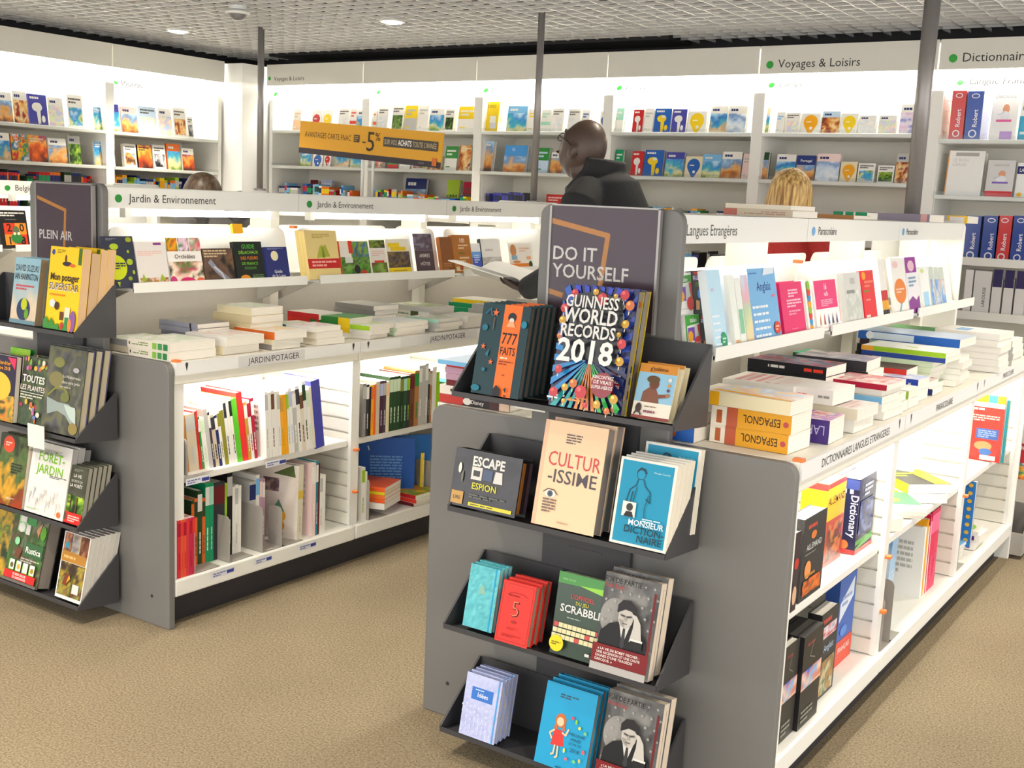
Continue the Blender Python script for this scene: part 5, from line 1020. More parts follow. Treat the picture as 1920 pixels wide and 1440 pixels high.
wall_face('second shelf, fourth back-wall bay', V, s2, [(1181, 1203, 283, 'fig', 'red', 'white', .03), (1205, 1240, 281, 'fig', 'blue', 'yellow', .03), (1245, 1279, 285, 'ph', 'indigo', 'coast'), (1282, 1314, 293, 'pin', 'cream', 'blue'), (1314, 1349, 289, 'ph', 'sky', 'coast', .02), (1350, 1387, 284, 'ph', 'white', 'city', .05), (1389, 1407, 288, 'plain', 'pale_pink', 'silver', .04), (1410, 1437, 285, 'ph', 'dark_green', 'city')])
wall_face('top shelf, fifth back-wall bay', V, s1, [(1453, 1468, 210, 'plain', 'white', 'sky', .03), (1470, 1497, 211, 'art', 'white', 'pastel'), (1500, 1535, 212, 'pin', 'white', 'amber'), (1538, 1572, 208, 'ph', 'pale_blue', 'warm'), (1574, 1606, 212, 'pin', 'white', 'yellow'), (1608, 1640, 216, 'ph', 'white', 'pale'), (1645, 1678, 216, 'ph', 'white', 'pastel'), (1684, 1725, 195, 'ph', 'white', ['c8b0e0','e8c8e0','f0e8f0','8a8ad0'], .04), (1729, 1752, 205, 'full', 'white', 'sea')])
wall_face('second shelf, fifth back-wall bay', V, s2, [(1452, 1488, 289, 'ph', 'white', 'sea'), (1490, 1525, 291, ('navy Portugal guide with orange rocks', [('ph', 0, 0, 1, .62, 'city', 3, .8, 3), ('t', 'Portugal', .5, .74, .1, 'e8ecf4', 'c', .84, .01)]), '2a3a7a', 'white'), (1527, 1571, 288, 'ph', 'pale_pink', 'snow', .03), (1573, 1604, 303, 'pin', 'cream', 'amber'), (1606, 1638, 306, 'art', 'white', 'coast'), (1643, 1674, 310, 'art', 'white', 'forest'), (1676, 1708, 288, 'ph', 'silver', 'warm', .02), (1712, 1744, 296, 'full', 'navy', 'sunset')])
rob = lambda c: ('tall boxed dictionary spine', [('r', .12, .06, .88, .18, 'e8e6ea'), ('t', 'Robert', .5, .30, .3, 'e8e6ea', 'l', 2.2, .01, PI/2) if False else ('l', .3, .28, .7, .75, 4, 'e8e6ea'), ('o', .5, .12, .28, c)])
def dict_spine(px0, px1, pyt, z, c, label, word='Robert', tc='f0eef2', circ=True, cat='dictionary'):
    a = at_y(px0, pyt, YB-.02); b = at_y(px1, pyt, YB-.02); w = b.x-a.x; h = a.z-z
    m = MB(); m.box(0, w*.97, 0, .17, 0, h, c); fr = Frame((0,0,0), (1,0,0), (0,0,1), w*.97, h); ops = []
    if circ: ops += [('o', .5, .12, .26, tc), ('o', .5, .12, .18, c)]
    ops += [('t', word, .72, .26 if circ else .2, .09 if len(word) < 8 else .065, tc, 'l', 99, .012, PI/2)]
    if word == 'Robert': ops += [('e', .5, .90, .26, .05, tc), ('e', .5, .90, .2, .035, c)]
    draw(m, fr, ops); o = bpy.data.objects.new('dictionary', m.mesh('slipcase', 'gloss')); COL.objects.link(o); o.location = (a.x, YB-.02, z)
    p = MB().box(.004, w*.97-.004, .172, .174, .004, h-.004, 'ivory'); p.obj('pages', 'paper', o)
    tag(o, label, cat, 'boxed dictionaries on the right-edge bookcase')
d1, d2, d3, d4 = S_DICT[:4]
dict_spine(1787, 1814, 170, d1, 'd84a4a', 'red boxed dictionary, leftmost on the top shelf under Langue Française')
dict_spine(1816, 1847, 171, d1, '3a5ab0', 'blue boxed dictionary on the top shelf under Langue Française')
lar = lambda c: [('t', 'LAROUSSE', .5, .84, .06, '9a968e', 'c', .8), ('e', .55, .62, .13, .10, 'e0a080'), ('e', .53, .48, .18, .10, 'e8e8ec'), ('q', [(.25,.50),(.5,.56)], .012, '8a8ab0'), ('r', .22, .36, .80, .41, c)]
wall_face('top shelf under Langue Française', V, d1, [(1852, 1902, 168, ('white cover with small figure', lar('e06aa0')+[('r', .42, .0, .88, .17, 'c0a0d8')]), 'f2f0ee', 'white', .05), (1906, 1940, 172, 'half', 'white', 'sea', .03)])
wall_face('second shelf under Langue Française', V, d2, [(1769, 1838, 282, ('large white grammar with faint capitals', [('t', 'LE BON', .14, .76, .07, 'd0ccc6', 'l', .6), ('t', 'USAGE', .14, .66, .07, 'd0ccc6', 'l', .6), ('r', .2, .88, .84, .96, 'b0aca6'), ('r', 0, 0, .03, 1, 'e09a50')]), 'f0eeea', 'white', .06), (1845, 1897, 300, ('grey cover with figure and red foot', lar('8a6ac0')+[('r', 0, 0, 1, .15, 'd8343c')]), 'd8d6d6', 'white', .04), (1901, 1945, 305, ('white cover with navy title panel', [('r', 0, .68, 1, .90, '2a2f6a'), ('t', 'LAROUSSE', .1, .74, .1, 'f0f0f4', 'l', .8, .01), ('e', .2, .08, .12, .06, 'f0b820')]), 'f0f0ee', 'white', .04)])
for px0, px1, c, lb in ((1812, 1842, '2f4a9a', 'navy boxed dictionary beside the near unit, leftmost on third shelf'), (1846, 1876, '2f4a9a', 'navy boxed dictionary second on third shelf under Langue Française'), (1872, 1900, 'd03a3e', 'red boxed dictionary on third shelf under Langue Française'), (1902, 1930, '2f4a9a', 'navy boxed dictionary at the right frame edge on third shelf')):
    dict_spine(px0, px1, 404, d3, c, lb)
dict_spine(1812, 1827, 505, d4, 'e4e0de', 'white and red slim dictionary, leftmost on fourth shelf', ' ', 'd03a3e', False)
dict_spine(1829, 1862, 507, d4, 'dcdad8', 'white spine with grey vertical capitals on fourth shelf under Langue Française', 'LAROUSSE', '4a4846', False)
for k, (a, b) in enumerate(((1862, 1881), (1884, 1903), (1906, 1925))):
    dict_spine(a, b, 523, d4, 'e2dedc', ['first','second','third'][k]+' of three white dictionaries with dark label on fourth shelf', ' ', '3a3060', False)
    q = at_y((a+b)/2, 540, YB-.0215); m = MB().box(-.022, .022, 0, .001, -.05, .04, '332a5a'); bpy.data.objects.new
    o = m.obj('title_label', 'print', bpy.data.objects[[n for n in bpy.data.objects.keys() if n.startswith('dictionary')][-1]])
    o.location = (o.parent.data.vertices[1].co.x/2, -.0013, .20)
# spines on the third shelf of the back wall
STUFF = MB()
def spine_run(zs, x0, x1, seed, hmin, hmax, plane=BACK+.09, face='-y', cols=None):
    r = random.Random(seed); x = x0
    cols = cols or ['white', 'green', 'emerald', 'navy', 'blue', 'orange', 'charcoal', 'red', 'lime', 'sky', 'silver', 'dark_green', 'yellow']
    while x < x1:
        c = r.choice(cols); n = r.choice([1, 1, 1, 2, 3, 3]); th = r.uniform(.012, .026); h = r.uniform(hmin, hmax); c2 = r.choice([k for k in cols if k != c])
        for k in range(n):
            if x+th > x1: break
            i0 = STUFF.n; t = th*.95
            STUFF.box(0, .12, 0, t, 0, h, c); STUFF.box(.001, .1185, .001, t-.001, h, h+.0004, 'white')
            f = Frame((0,0,0), (0,0,1), (0,1,0), h, t); draw(STUFF, f, [('r', .72, 0, .92, 1, c2), ('l', .2, .3, .6, .7, 1, 'white' if c != 'white' else 'navy')])
            STUFF.xf(T_(x, plane, zs) @ RZ(PI/2) @ T_(0, -th, 0) if face == '-y' else T_(plane, x+th, zs) @ RZ(PI), i0); x += th+.0008
        if r.random() < .18: x += r.uniform(.02, .06)
zt = S_BACK[2]
spine_run(zt, BX[0]+.05, BX[1]-.15, 3, 0.155, 0.2)
spine_run(zt, BX[1]+.06, BX[2]-.08, 5, 0.13, 0.185)
wall_face('back of third shelf, first back-wall bay', V, zt, [(576, 590, 337, 'plain', 'maroon', 'white'), (597, 617, 337, 'art', 'lilac', 'pale')], plane=BACK+.26)
wall_face('back of third shelf, second back-wall bay', V, zt, [(754, 793, 334, 'ph', 'navy', 'city', .03), (832, 855, 337, ('lime cover lettered 1000', [('t', '1000', .5, .35, .28, '1f2a10', 'c', .8)]), 'a8c82a', 'white', .03), (862, 893, 341, 'band', 'crimson', 'brown', .04)], plane=BACK+.26)
spine_run(zt, BX[2]+.05, BX[2]+.36, 8, 0.18, 0.2, cols=['indigo', 'indigo', 'charcoal', 'navy'])
spine_run(zt, BX[3]+.05, BX[4]-.10, 9, 0.115, 0.145, cols=['emerald', 'dark_green', 'white', 'silver', 'navy', 'amber', 'sky'])
spine_run(zt, BX[4]+.06, BX[4]+.62, 12, 0.09, 0.125, cols=['charcoal', 'navy', 'silver', 'dark_green'])
spine_run(S_BACK[3], BX[3]+.55, BX[4]-.05, 21, .16, .21, cols=['indigo', 'silver', 'beige', 'charcoal', 'sky'])
spine_run(S_BACK[3], BX[4]+.30, BX[5]-.06, 22, .15, .20)
spine_run(S_BACK[3], BX[1]+.1, BX[2]-.06, 23, .15, .20)
# left wall
XL = LEFT-0.07
VL = 'travel guides on the left wall'
l1, l2, l3 = S_LEFT[:3]
face_row('top shelf, left wall above PLEIN AIR poster', VL, '+x', XL, l1, [(-26, -4, 178, 'ph', 'white', 'sea'), (0, 26, 172, 'ph', 'white', 'city'), (28, 55, 170, 'ph', 'white', 'warm'), (57, 92, 177, 'fig', 'indigo', 'white'), (94, 122, 184, 'ph', 'white', 'pastel'), (130, 159, 178, 'art', 'white', 'coast')], 0.14)
face_row('second shelf, left wall above PLEIN AIR poster', VL, '+x', XL, l2, [(-28, -6, 255, 'ph', 'white', 'sunset'), (-4, 22, 250, 'ph', 'white', 'sea'), (24, 55, 251, 'full', 'orange', 'mix'), (57, 91, 254, 'full', 'cream', 'sunset'), (94, 128, 259, 'ph', 'white', 'city'), (132, 154, 256, 'ph', 'silver', 'forest')], 0.14)
face_row('top shelf under Monde', VL, '+x', XL, l1, [(178, 193, 200, 'full', 'white', 'coast'), (195, 227, 194, 'ph', 'indigo', 'coast', .03), (230, 260, 201, 'ph', 'pale_pink', 'city'), (263, 297, 200, 'art', 'pale_blue', 'pastel', .02), (300, 325, 203, 'ph', 'white', 'pastel'), (328, 352, 203, 'art', 'white', 'warm'), (354, 364, 220, 'art', 'white', 'bw')], 0.14)
face_row('second shelf under Monde', VL, '+x', XL, l2, [(179, 200, 266, 'full', 'white', 'sea'), (203, 217, 272, 'art', 'white', 'bw', .01, 4), (235, 258, 269, 'art', 'white', 'city', .03), (261, 287, 271, 'full', 'black', 'sunset'), (290, 313, 273, 'art', 'white', 'bw'), (316, 341, 269, 'ph', 'orange', 'coast', .02), (344, 366, 279, 'ph', 'white', 'sunset')], 0.14)
spine_run(l3, LY[1]+.05, LY[2]-.1, 31, 0.2, 0.25, LEFT-.10, '+x', ['charcoal', 'red', 'navy', 'emerald', 'orange', 'silver', 'dark_green'])
spine_run(l3, LY[2]+.05, LY[3]-.06, 33, 0.2, 0.25, LEFT-.10, '+x', ['white', 'sky', 'orange', 'emerald', 'lime', 'navy', 'yellow', 'silver', 'amber'])
o = STUFF.obj('guide_spines', 'print'); tag(o, 'rows of small upright guide spines along the lower wall shelves', 'guide spines'); o['kind'] = 'stuff'
# ------------------------------------------------------------------ stacks lying on the tables
SQ = [('r', 0, 0, 1, 1, 'd8d0c0'), ('l', .1, .3, .5, .8, 2, '7a8a5a'), ('r', .60, .14, .70, .86, '7ab03a'), ('r', .73, .14, .83, .86, '3a8a4a'), ('r', .86, .14, .96, .86, '1f7a40'), ('l', .02, .2, .07, .8, 1, '3a3530')]
PT = lambda c='d0dcc0': [('ph', .05, .1, .95, .95, ['f2f0ea', c, 'f4f2ee', 'e8e8e2'], 3, 0, 3)]
GT = 'books stacked on the middle unit table'
def st(where, x, y, layers, rot=PI/2, z=ZT+.001, group=None, jit=.010): return flat_stack(where, x, y, z, rot, layers, group or GT, jit)
ROWKIND = ('book', 'book')
st('front stack at the near table corner', -3.072, 2.555, [(.20, .20, .029, 'white', 'white', PT(), SQ, 2)])
st('white stack second from the near corner', -3.075, 2.775, [(.17, .19, .030, 'ivory', 'cream', PT(), []), (.18, .20, .032, 'white', 'white', PT('e8d0c8'), [])])
st('low stack against the grey end panel', -3.28, 2.57, [(.19, .16, .022, 'beige', 'beige', [], []), (.18, .16, .02, 'grey', 'grey', PT(), [])])
st('grey-blue stack behind the near corner', -3.255, 2.80, [(.15, .20, .017, 'grey', '9a9cae', [], [('r', .80, 0, .84, 1, 'black')], 5)])
st('beige stack below the sloping shelf', -3.19, 3.01, [(.15, .19, .027, 'beige', 'c4b48e', [], [], 2), (.16, .20, .026, 'cream', 'd8c8a0', [], [], 2), (.16, .18, .028, 'white', 'cream', PT(), [])])
st('stack topped with an orange book', -3.055, 2.985, [(.14, .18, .018, 'silver', 'grey', [], []), (.15, .18, .018, 'white', 'cream', [], []), (.16, .21, .028, 'white', 'orange', PT('f0d0a0'), [])])
st('stack topped with a teal-spined book', -3.16, 3.22, [(.15, .18, .022, 'white', 'cream', [], [], 2), (.13, .15, .016, 'white', 'teal', PT(), [('r', .8, 0, 1, 1, 'e8702a')])], rot=PI/2-.2)
st('low white stack by the label rail', -3.035, 3.20, [(.15, .14, .024, 'white', 'ivory', [], [], 2), (.15, .14, .018, 'white', 'white', PT('e8c8c8'), [])])
st('red-spined stack under the wheat book', -3.27, 3.44, [(.14, .17, .020, 'white', 'scarlet', [], [], 3), (.14, .17, .022, 'white', 'red', [], [])])
st('thick green box with yellow edge lying on the middle table', -3.135, 3.46, [(.18, .15, .02, 'white', 'white', [], []), (.16, .19, .058, 'green', '2f7a34', [], [('r', .72, 0, 1, 1, 'e8c41a')])], rot=PI/2+.12)
st('stack with lime leaf spine', -3.025, 3.475, [(.13, .12, .018, 'white', 'white', [], [], 2), (.17, .14, .018, 'white', 'lime', PT('c8dca0'), [])], rot=PI/2+.15)
st('grey stack at the middle post', -3.265, 3.74, [(.16, .22, .020, 'silver', 'grey', [], [], 5)])
st('wide white stack by the second rail arrow', -3.07, 3.70, [(.20, .19, .016, 'white', 'pale_green', [], [], 2), (.22, .20, .018, 'white', 'white', PT('d8e0e8'), [])])
st('white stack topped in mint green', -3.045, 3.945, [(.17, .17, .018, 'white', 'silver', [], [], 2), (.17, .17, .014, 'white', 'mint', PT(), [])])
st('white and dark green stack', -3.22, 4.08, [(.17, .24, .030, 'white', 'white', [], [('r', .55, 0, .74, 1, '4a5a34'), ('l', .05, .3, .5, .7, 1, '8a9a80')], 2), (.17, .24, .022, 'white', 'silver', PT('a8c080'), [])])
st('white stack at the third bay', -3.03, 4.16, [(.16, .14, .026, 'white', 'white', [], [], 2)])
st('white stack below the tan book', -3.09, 4.50, [(.18, .2, .025, 'white', 'silver', [], [], 3)])
st('green-spined stack in the third bay', -3.25, 4.55, [(.18, .2, .022, 'white', 'emerald', [], [], 3), (.18, .2, .018, 'white', 'yellow', [], [])])
st('white stack at the far table end', -3.10, 4.90, [(.18, .22, .026, 'white', 'silver', [], [], 3)])
GT1 = 'books stacked on the nearest unit table'
ROWKIND = ('textbook', 'textbook')
def s1_(w, x, y, l, **k): return st(w, x, y, l, group=GT1, **k)
ESP = [('r', 0, 0, .20, 1, 'e6dccb'), ('r', .07, .1, .14, .8, 'b05a2a'), ('r', .20, 0, .34, 1, 'b8583a'), ('r', .34, 0, 1, 1, 'dc9c22'), ('t', 'ESPAGNOL', .87, .72, .42, '3a2a14', 'l', .46, .01, PI), ('o', .94, .5, .034, 'b84a4a')]
s1_('yellow ESPAGNOL dictionaries at the near table corner', -1.035, 2.665, [(.135, .205, .046, 'ivory', 'amber', [], ESP, 2), (.14, .21, .034, 'white', 'cream', [('ph', .0, .0, 1, 1, ['f4f4f2','c8d8f0','f6e0b0','f0c8b8','f4f2ee'], 5, 0, 3), ('p', [(0,0),(.12,0),(.3,1),(.1,1)], 'f0b020')], [('r', 0, 0, .12, 1, 'f0b020')])], jit=.004)
s1_('small blue-spined stack behind the pocket rack', -1.215, 2.60, [(.11, .12, .036, 'white', 'blue', [], [('o', .5, .5, .1, 'd0602a')]), (.11, .12, .03, 'white', 'white', [], [])])
s1_('stack with dark purple spine beside the yellow dictionaries', -.975, 2.85, [(.13, .15, .060, 'white', '46307a', [('ph', 0, 0, 1, 1, ['f0e4f0','d83a5a','f4e8d8','9a5ac0','e8b0c0'], 4, 0, 3)], [('t', 'LAROUSSE', .92, .75, .4, 'b8b0d8', 'l', .8, .0, PI)])])
s1_('white stack below the thick white book', -.985, 3.055, [(.16, .18, .036, 'white', 'white', [], []), (.16, .18, .030, 'white', 'ivory', [('l', .1, .1, .9, .9, 7, 'f0c8c8')], [])])
s1_('thick white book across the front stacks', -1.04, 3.02, [(.16, .19, .040, 'white', 'white', [('l', .12, .6, .8, .9, 3, 'f0d4d4'), ('l', .1, .1, .6, .2, 1, 'e8d8d8')], [('l', .05, .35, .25, .65, 1, '8a9a80'), ('l', .38, .35, .62, .65, 1, 'e0787a'), ('l', .66, .35, .95, .65, 1, '9a9a94')])], z=ZT+.072)
s1_('white pair behind the yellow dictionaries', -1.155, 2.80, [(.17, .20, .05, 'white', 'white', [('l', .1, .2, .9, .9, 6, 'f0d8d8')], [('l', .1, .3, .6, .6, 1, '8a8ad0')], 2)])
s1_('white book on the rear stack with red print', -1.165, 3.02, [(.19, .2, .06, 'white', 'white', [], []), (.19, .2, .05, 'white', 'white', [('l', .1, .2, .9, .9, 5, 'e89aa0')], [])])
s1_('black stack lettered red', -1.165, 3.26, [(.15, .24, .036, 'charcoal', '1e2026', [], [('l', .15, .3, .5, .7, 1, 'd8d4d0'), ('l', .55, .25, .95, .75, 1, 'e8402a')], 3), (.16, .24, .028, 'charcoal', '1e2026', [('ph', 0, 0, 1, 1, ['4a4048','c83a4a','6a8ab0','2a2a30','a88a90'], 6, 0, 4)], [('l', .12, .25, .48, .75, 1, 'e8e4e0'), ('l', .54, .2, .96, .8, 1, 'e8402a')])])
s1_('dark stack with orange spines', -1.13, 3.52, [(.16, .22, .034, 'white', '1e2026', [], [('o', .1, .5, .05, 'e8842a'), ('l', .2, .2, .9, .8, 1, 'e8a03a')], 3), (.17, .22, .03, 'white', 'charcoal', [('ph', 0, 0, 1, 1, ['d8d4d8','8a90a8','c8b0b8','e8e4e4'], 7, 0, 4)], [])])
s1_('tall white pile behind the label rail joint', -.985, 3.33, [(.17, .18, .022, 'white', 'white', [], [('l', .1, .3, .7, .7, 1, 'c87a7a')], 2), (.17, .18, .020, 'white', 'sky', [('l', .1, .1, .9, .9, 6, 'e88a80')], []), (.16, .17, .018, 'white', 'white', [('ph', 0, 0, 1, 1, ['e8eef6','5a8ad0','f4e8d8','d84a4a','8ab0e0'], 18, 0, 4)], []), (.18, .17, .016, 'white', 'crimson', [('ph', 0, 0, 1, 1, ['f2eee8','d83a4a','f4e8e0','e0a0a8'], 8, 0, 4)], [])])
s1_('white pile with green mark by the rail', -.96, 3.55, [(.12, .13, .028, 'white', 'white', [], [('r', .85, .1, 1, .9, 'lime')], 2)])
s1_('blue-spined pair by the rail', -.975, 3.72, [(.12, .13, .034, 'white', '2a48b0', [('ph', 0, 0, 1, 1, ['f0f0f4','a8b8e8','f4f0f0'], 3, 0, 3)], [('star', .8, .5, .06, 'e8ecf4')], 2)])
s1_('red-spined stack', -1.08, 3.80, [(.15, .20, .02, 'white', 'silver', [], [], 2), (.15, .20, .045, 'maroon', 'scarlet', [('r', 0, 0, 1, 1, '4a2a2a')], [('l', .1, .3, .4, .7, 1, 'f0c8b8')])])
s1_('pale green stack topped with lime workbook', -1.05, 4.02, [(.19, .20, .019, 'pale_green', 'pale_green', [], [], 5), (.20, .28, .016, 'white', '2f4a9a', [], []), (.20, .28, .016, 'white', 'lime', [('r', .06, .3, .9, .95, 'f0f2ec'), ('p', [(.3,.4),(.5,.4),(.5,.6)], 'b8dc6a')], [('r', .0, 0, .15, 1, 'f0a83a')])])
s1_('white spiral-bound stack', -.97, 4.18, [(.15, .14, .020, 'white', 'white', [], [('e', .1, .5, .03, .3, 'charcoal')], 5)])
s1_('stack under the large blue book', -1.14, 4.34, [(.20, .22, .024, 'silver', 'grey', [], [], 3), (.21, .24, .022, 'white', 'pale_green', [], [('o', .5, .5, .06, 'e88a98')], 2)])
s1_('large blue workbook on the far stacks', -1.10, 4.30, [(.22, .36, .030, 'pale_blue', 'blue', [('r', 0, 0, 1, .9, 'c8d8ec')], [('r', .14, .1, .56, .9, 'd4e2f0'), ('o', .12, .5, .04, 'e8f0f8')])], z=ZT+.125)
s1_('tall white stack at the far table end', -1.0, 4.72, [(.22, .24, .024, 'white', 'white', [], [], 5), (.22, .24, .024, 'white', 'white', [('r', .2, .55, .7, .75, '6ab0e8'), ('t', 'TOUT', .25, .6, .09, 'f4f8fa', 'l', .4)], [])])
s1_('white stack at the far corner', -.99, 5.02, [(.22, .22, .024, 'white', 'silver', [], [], 4)])
s1_('green and yellow series stack below the pink book', -1.235, 3.78, [(.14, .20, .026, 'emerald', '1f9a5a', [], [('r', .0, 0, .28, 1, '1f4a2a'), ('r', .28, 0, .62, 1, 'e0c81e'), ('l', .66, .3, .96, .7, 1, 'd8f0e0')], 4)])
s1_('dark stack below the third sloping shelf', -1.22, 4.40, [(.15, .2, .03, 'charcoal', 'black', [], [], 3), (.15, .2, .02, 'magenta', 'plum', [('ph', 0, 0, 1, 1, 'mix', 5, 0, 4)], [])])
s1_('green pencil-pattern box at the far back', -1.22, 4.74, [(.16, .2, .05, 'grey', 'grey', [], [], 2), (.16, .2, .03, 'green', '4fae3a', [], [('r', 0, 0, .08, 1, 'd82a8a'), ('l', .3, .3, .6, .7, 1, '2a4a2a'), ('r', .75, 0, .8, 1, 'd83a4a'), ('r', .86, 0, .9, 1, 'd83a4a')])])
s1_('red workbook pile before the lime workbook', -.985, 3.90, [(.13, .13, .02, 'white', 'navy', [], []), (.13, .13, .022, 'white', 'scarlet', [('ph', 0, 0, 1, 1, ['d83a3a','f0e4e0','b82a2a'], 3, 0, 3)], [])])
s1_('multicoloured pile under the far sloping shelf', -1.14, 4.62, [(.18, .2, .02, 'white', 'plum', [], [], 2), (.18, .2, .02, 'white', 'teal', [], []), (.18, .2, .018, 'white', 'magenta', [('ph', 0, 0, 1, 1, 'mix', 9, 0, 4)], [])])
s1_('blue-topped pair by the rail joint', -.95, 3.44, [(.10, .10, .03, 'white', 'blue', [], []), (.10, .10, .024, 'white', 'charcoal', [('e', .5, .5, .4, .3, 'd8d0c4')], [])])
# far-side table of the nearest unit, glimpsed left of its pocket rack
RED = [('r', 0, 0, .38, 1, 'e0d8cc'), ('l', .05, .2, .33, .8, 1, '4a3a34'), ('r', .38, 0, .72, 1, 'b8342c'), ('r', .72, 0, 1, 1, '2a2628')]
DIS = [('r', 0, 0, .34, 1, 'b8342c'), ('r', .34, 0, .72, 1, '2a2428'), ('e', .40, .5, .06, .4, 'd8d0c4'), ('t', 'Disney', .46, .30, .45, 'e8e0d8', 'l', .2), ('r', .72, 0, .86, 1, '4a2a2a'), ('r', .86, 0, 1, 1, 'd8b8a0')]
s1_('comic stack left of the pocket rack', -1.818, 2.615, [(.15, .23, .024, 'white', 'maroon', [], DIS), (.15, .23, .024, 'white', 'red', [], RED), (.14, .20, .016, 'pale_pink', 'maroon', [], []), (.14, .20, .017, 'pale_pink', 'mauve', [], [], 2), (.14, .2, .007, 'red', 'red', [], []), (.17, .24, .012, 'pale_blue', 'sky', [], [])], jit=.003)
# things left on top of the nearest unit
def top(where, px, layers, x=-1.34, **k):
    y = at_x(px, 395, x).y; return s1_(where, x, y, layers, z=1.4525, jit=.002, **k)
top('cream box of magazines on top of the nearest unit', 1445, [(.20, .22, .020, 'beige', 'beige', [], [('r', 0, 0, .2, 1, 'b86a5a'), ('l', .3, .2, .9, .8, 2, 'b89080')]), (.19, .21, .014, 'ivory', 'ivory', [], [])])
top('flat tan book on top of the nearest unit', 1565, [(.17, .2, .014, 'tan', 'tan', [], [])])
top('dark green roll of booklets on top of the nearest unit', 1605, [(.12, .12, .026, 'dark_green', 'emerald', [], [('r', .3, 0, .36, 1, 'white'), ('r', .6, 0, .66, 1, 'white')])], x=-1.30)
top('grey-mauve book on top of the nearest unit', 1700, [(.2, .25, .030, 'mauve', '8a8090', [], [('r', .86, 0, .96, 1, 'd8a0a0')])])
top('yellow-edged box at the far end of the top', 1778, [(.2, .22, .032, 'silver', 'b8b4b0', [], [('r', .62, 0, 1, 1, 'f0c020'), ('r', .66, .15, .94, .85, 'e8e0e0')])], x=-1.31)
_b = at_x(1041, 383, -3.40); put((book_meshes(.13, .055, .03, 'c8302a', [('l', .1, .3, .9, .8, 2, 'f0d0c8')])[0], None), T_(_b.x-.06, _b.y, 1.452), 'small red pack on top of the middle unit, left of the man in black', 'pack', None, 'small_pack')
ROWKIND = ('book', 'book')
# two books standing on the top ledge beside the tubes of the middle unit
# ------------------------------------------------------------------ upright books in the lower bays
def bookend(x, y, z, h, label, d=.12, foot=.11, fl=1):
    m = MB(); r = .02
    pts = [(-d, 0), (0, 0)] + [(-r+r*math.cos(q), h-r+r*math.sin(q)) for q in np.linspace(0, PI/2, 5)] + [(-d+r+r*math.cos(q), h-r+r*math.sin(q)) for q in np.linspace(PI/2, PI, 5)]
    m.prism(pts, 'y', 0, .002); m.box(-d, 0, .002, .002+foot*fl, 0, .0015) if fl > 0 else m.box(-d, 0, foot*fl, 0, 0, .0015)
    o = m.obj('bookend', 'steel'); o.location = (x, y, z+.0005); tag(o, label, 'bookend', 'grey metal bookends'); return o
FX = G2C+.527-.022
GL = 'upright books in the lower bays of the middle unit'
W_ = 'white'
upright_row('first bay middle shelf', GL, FX-.025, .511, [
 (.007,.20,W_,None), (.009,.215,'lime',None), (.016,.20,'tan',None), (.042,.205,'beige','silver',.16,.10), (.013,.21,'red','scarlet',.17,.12), (.010,.19,'green',W_,.17,.14), (.020,.185,W_,'pale_green',.17,.15), (.016,.215,'silver',None,.18,.15), (.010,.20,'plum',W_,.17,.16), (.016,.19,'beige','charcoal',.17,.16), (.012,.185,'navy',W_,.17,.16), (.012,.20,W_,'olive',.17,.16), (.016,.20,'olive',None,.17,.16),
 (.012,.235,W_,'charcoal',.18,.15), (.012,.235,W_,None,.18,.15), (.012,.24,W_,'black',.18,.15), (.024,.235,'5cc02a',None,.18,.15), (.026,.255,'e83030',None,.18,.15), (.014,.215,'gold',W_,.17,.14), (.014,.22,W_,'crimson',.17,.14), (.014,.225,'crimson',W_,.17,.12)], 2.525, 0.10)
upright_row('first bay middle shelf, right half', GL, FX, .511, [
 (.014,.245,W_,'silver',.18,.06), (.014,.24,W_,None,.18,.06), (.016,.245,W_,'brown',.18,.06), (.014,.24,W_,None,.18,.07), (.014,.24,W_,'silver',.18,.07), (.017,.225,'amber','gold',.17,.08), (.017,.225,'amber',None,.17,.08), (.013,.235,W_,'lime',.18,.1), (.016,.245,W_,'lilac',.18,.1), (.02,.235,'silver',W_,.18,.1), (.02,.25,W_,'charcoal',.18,.11), (.018,.225,'ivory','brown',.17,.12), (.018,.265,W_,'dark_green',.18,.13), (.016,.23,W_,'pale_green',.17,.13), (.014,.24,'ivory',None,.17,.13), (.046,.265,'4548a8','indigo',.18,.14)], 2.890, 0.08)
bookend(FX+.01, 2.520, .511, .125, 'grey bookend at the left end of the first bay middle shelf')
put((book_meshes(.2,.26,.012,W_,[],back_ops=[('r',.2,.3,.5,.75,'8aa080')])[0],None), T_(FX-.19, 2.60, .511) @ RZ(PI) @ RX(.1), 'white book pushed to the back of the first bay middle shelf', 'book', None)
D0 = .166
upright_row('bottom shelf corner by the end panel', GL, FX+.012, D0, [(.0115,.20,c,'scarlet' if k % 2 else 'crimson',.16) for k, c in enumerate(['d83040','e05a30','e8503a','d03a48','c82a50','d02a48'])], 2.478, 0.0)
upright_row('first bay bottom shelf', GL, FX-.05, D0, [ (.012,.235,'dark_green','orange',.17), (.014,.24,'orange','dark_green',.17), (.020,.265,'dark_green',W_,.17), (.013,.235,'orange','dark_green',.17), (.018,.285,'emerald',W_,.17), (.018,.285,'emerald','mint',.17), (.05,.28,'charcoal','maroon',.17), (.010,.27,'lime',None,.17), (.024,.305,'black','silver',.19), (.012,.25,W_,None,.17), (.014,.255,W_,'silver',.17), (.014,.25,W_,None,.17)], 2.588, 0.0)
bookend(FX+.015, 2.548, D0, .155, 'grey bookend right of the red series on the bottom shelf')
bookend(FX+.012, 2.705, D0, .165, 'grey bookend below the black book on the bottom shelf', d=.14)
bookend(FX+.012, 2.862, D0, .17, 'wide grey bookend in the middle of the bottom shelf', d=.16)
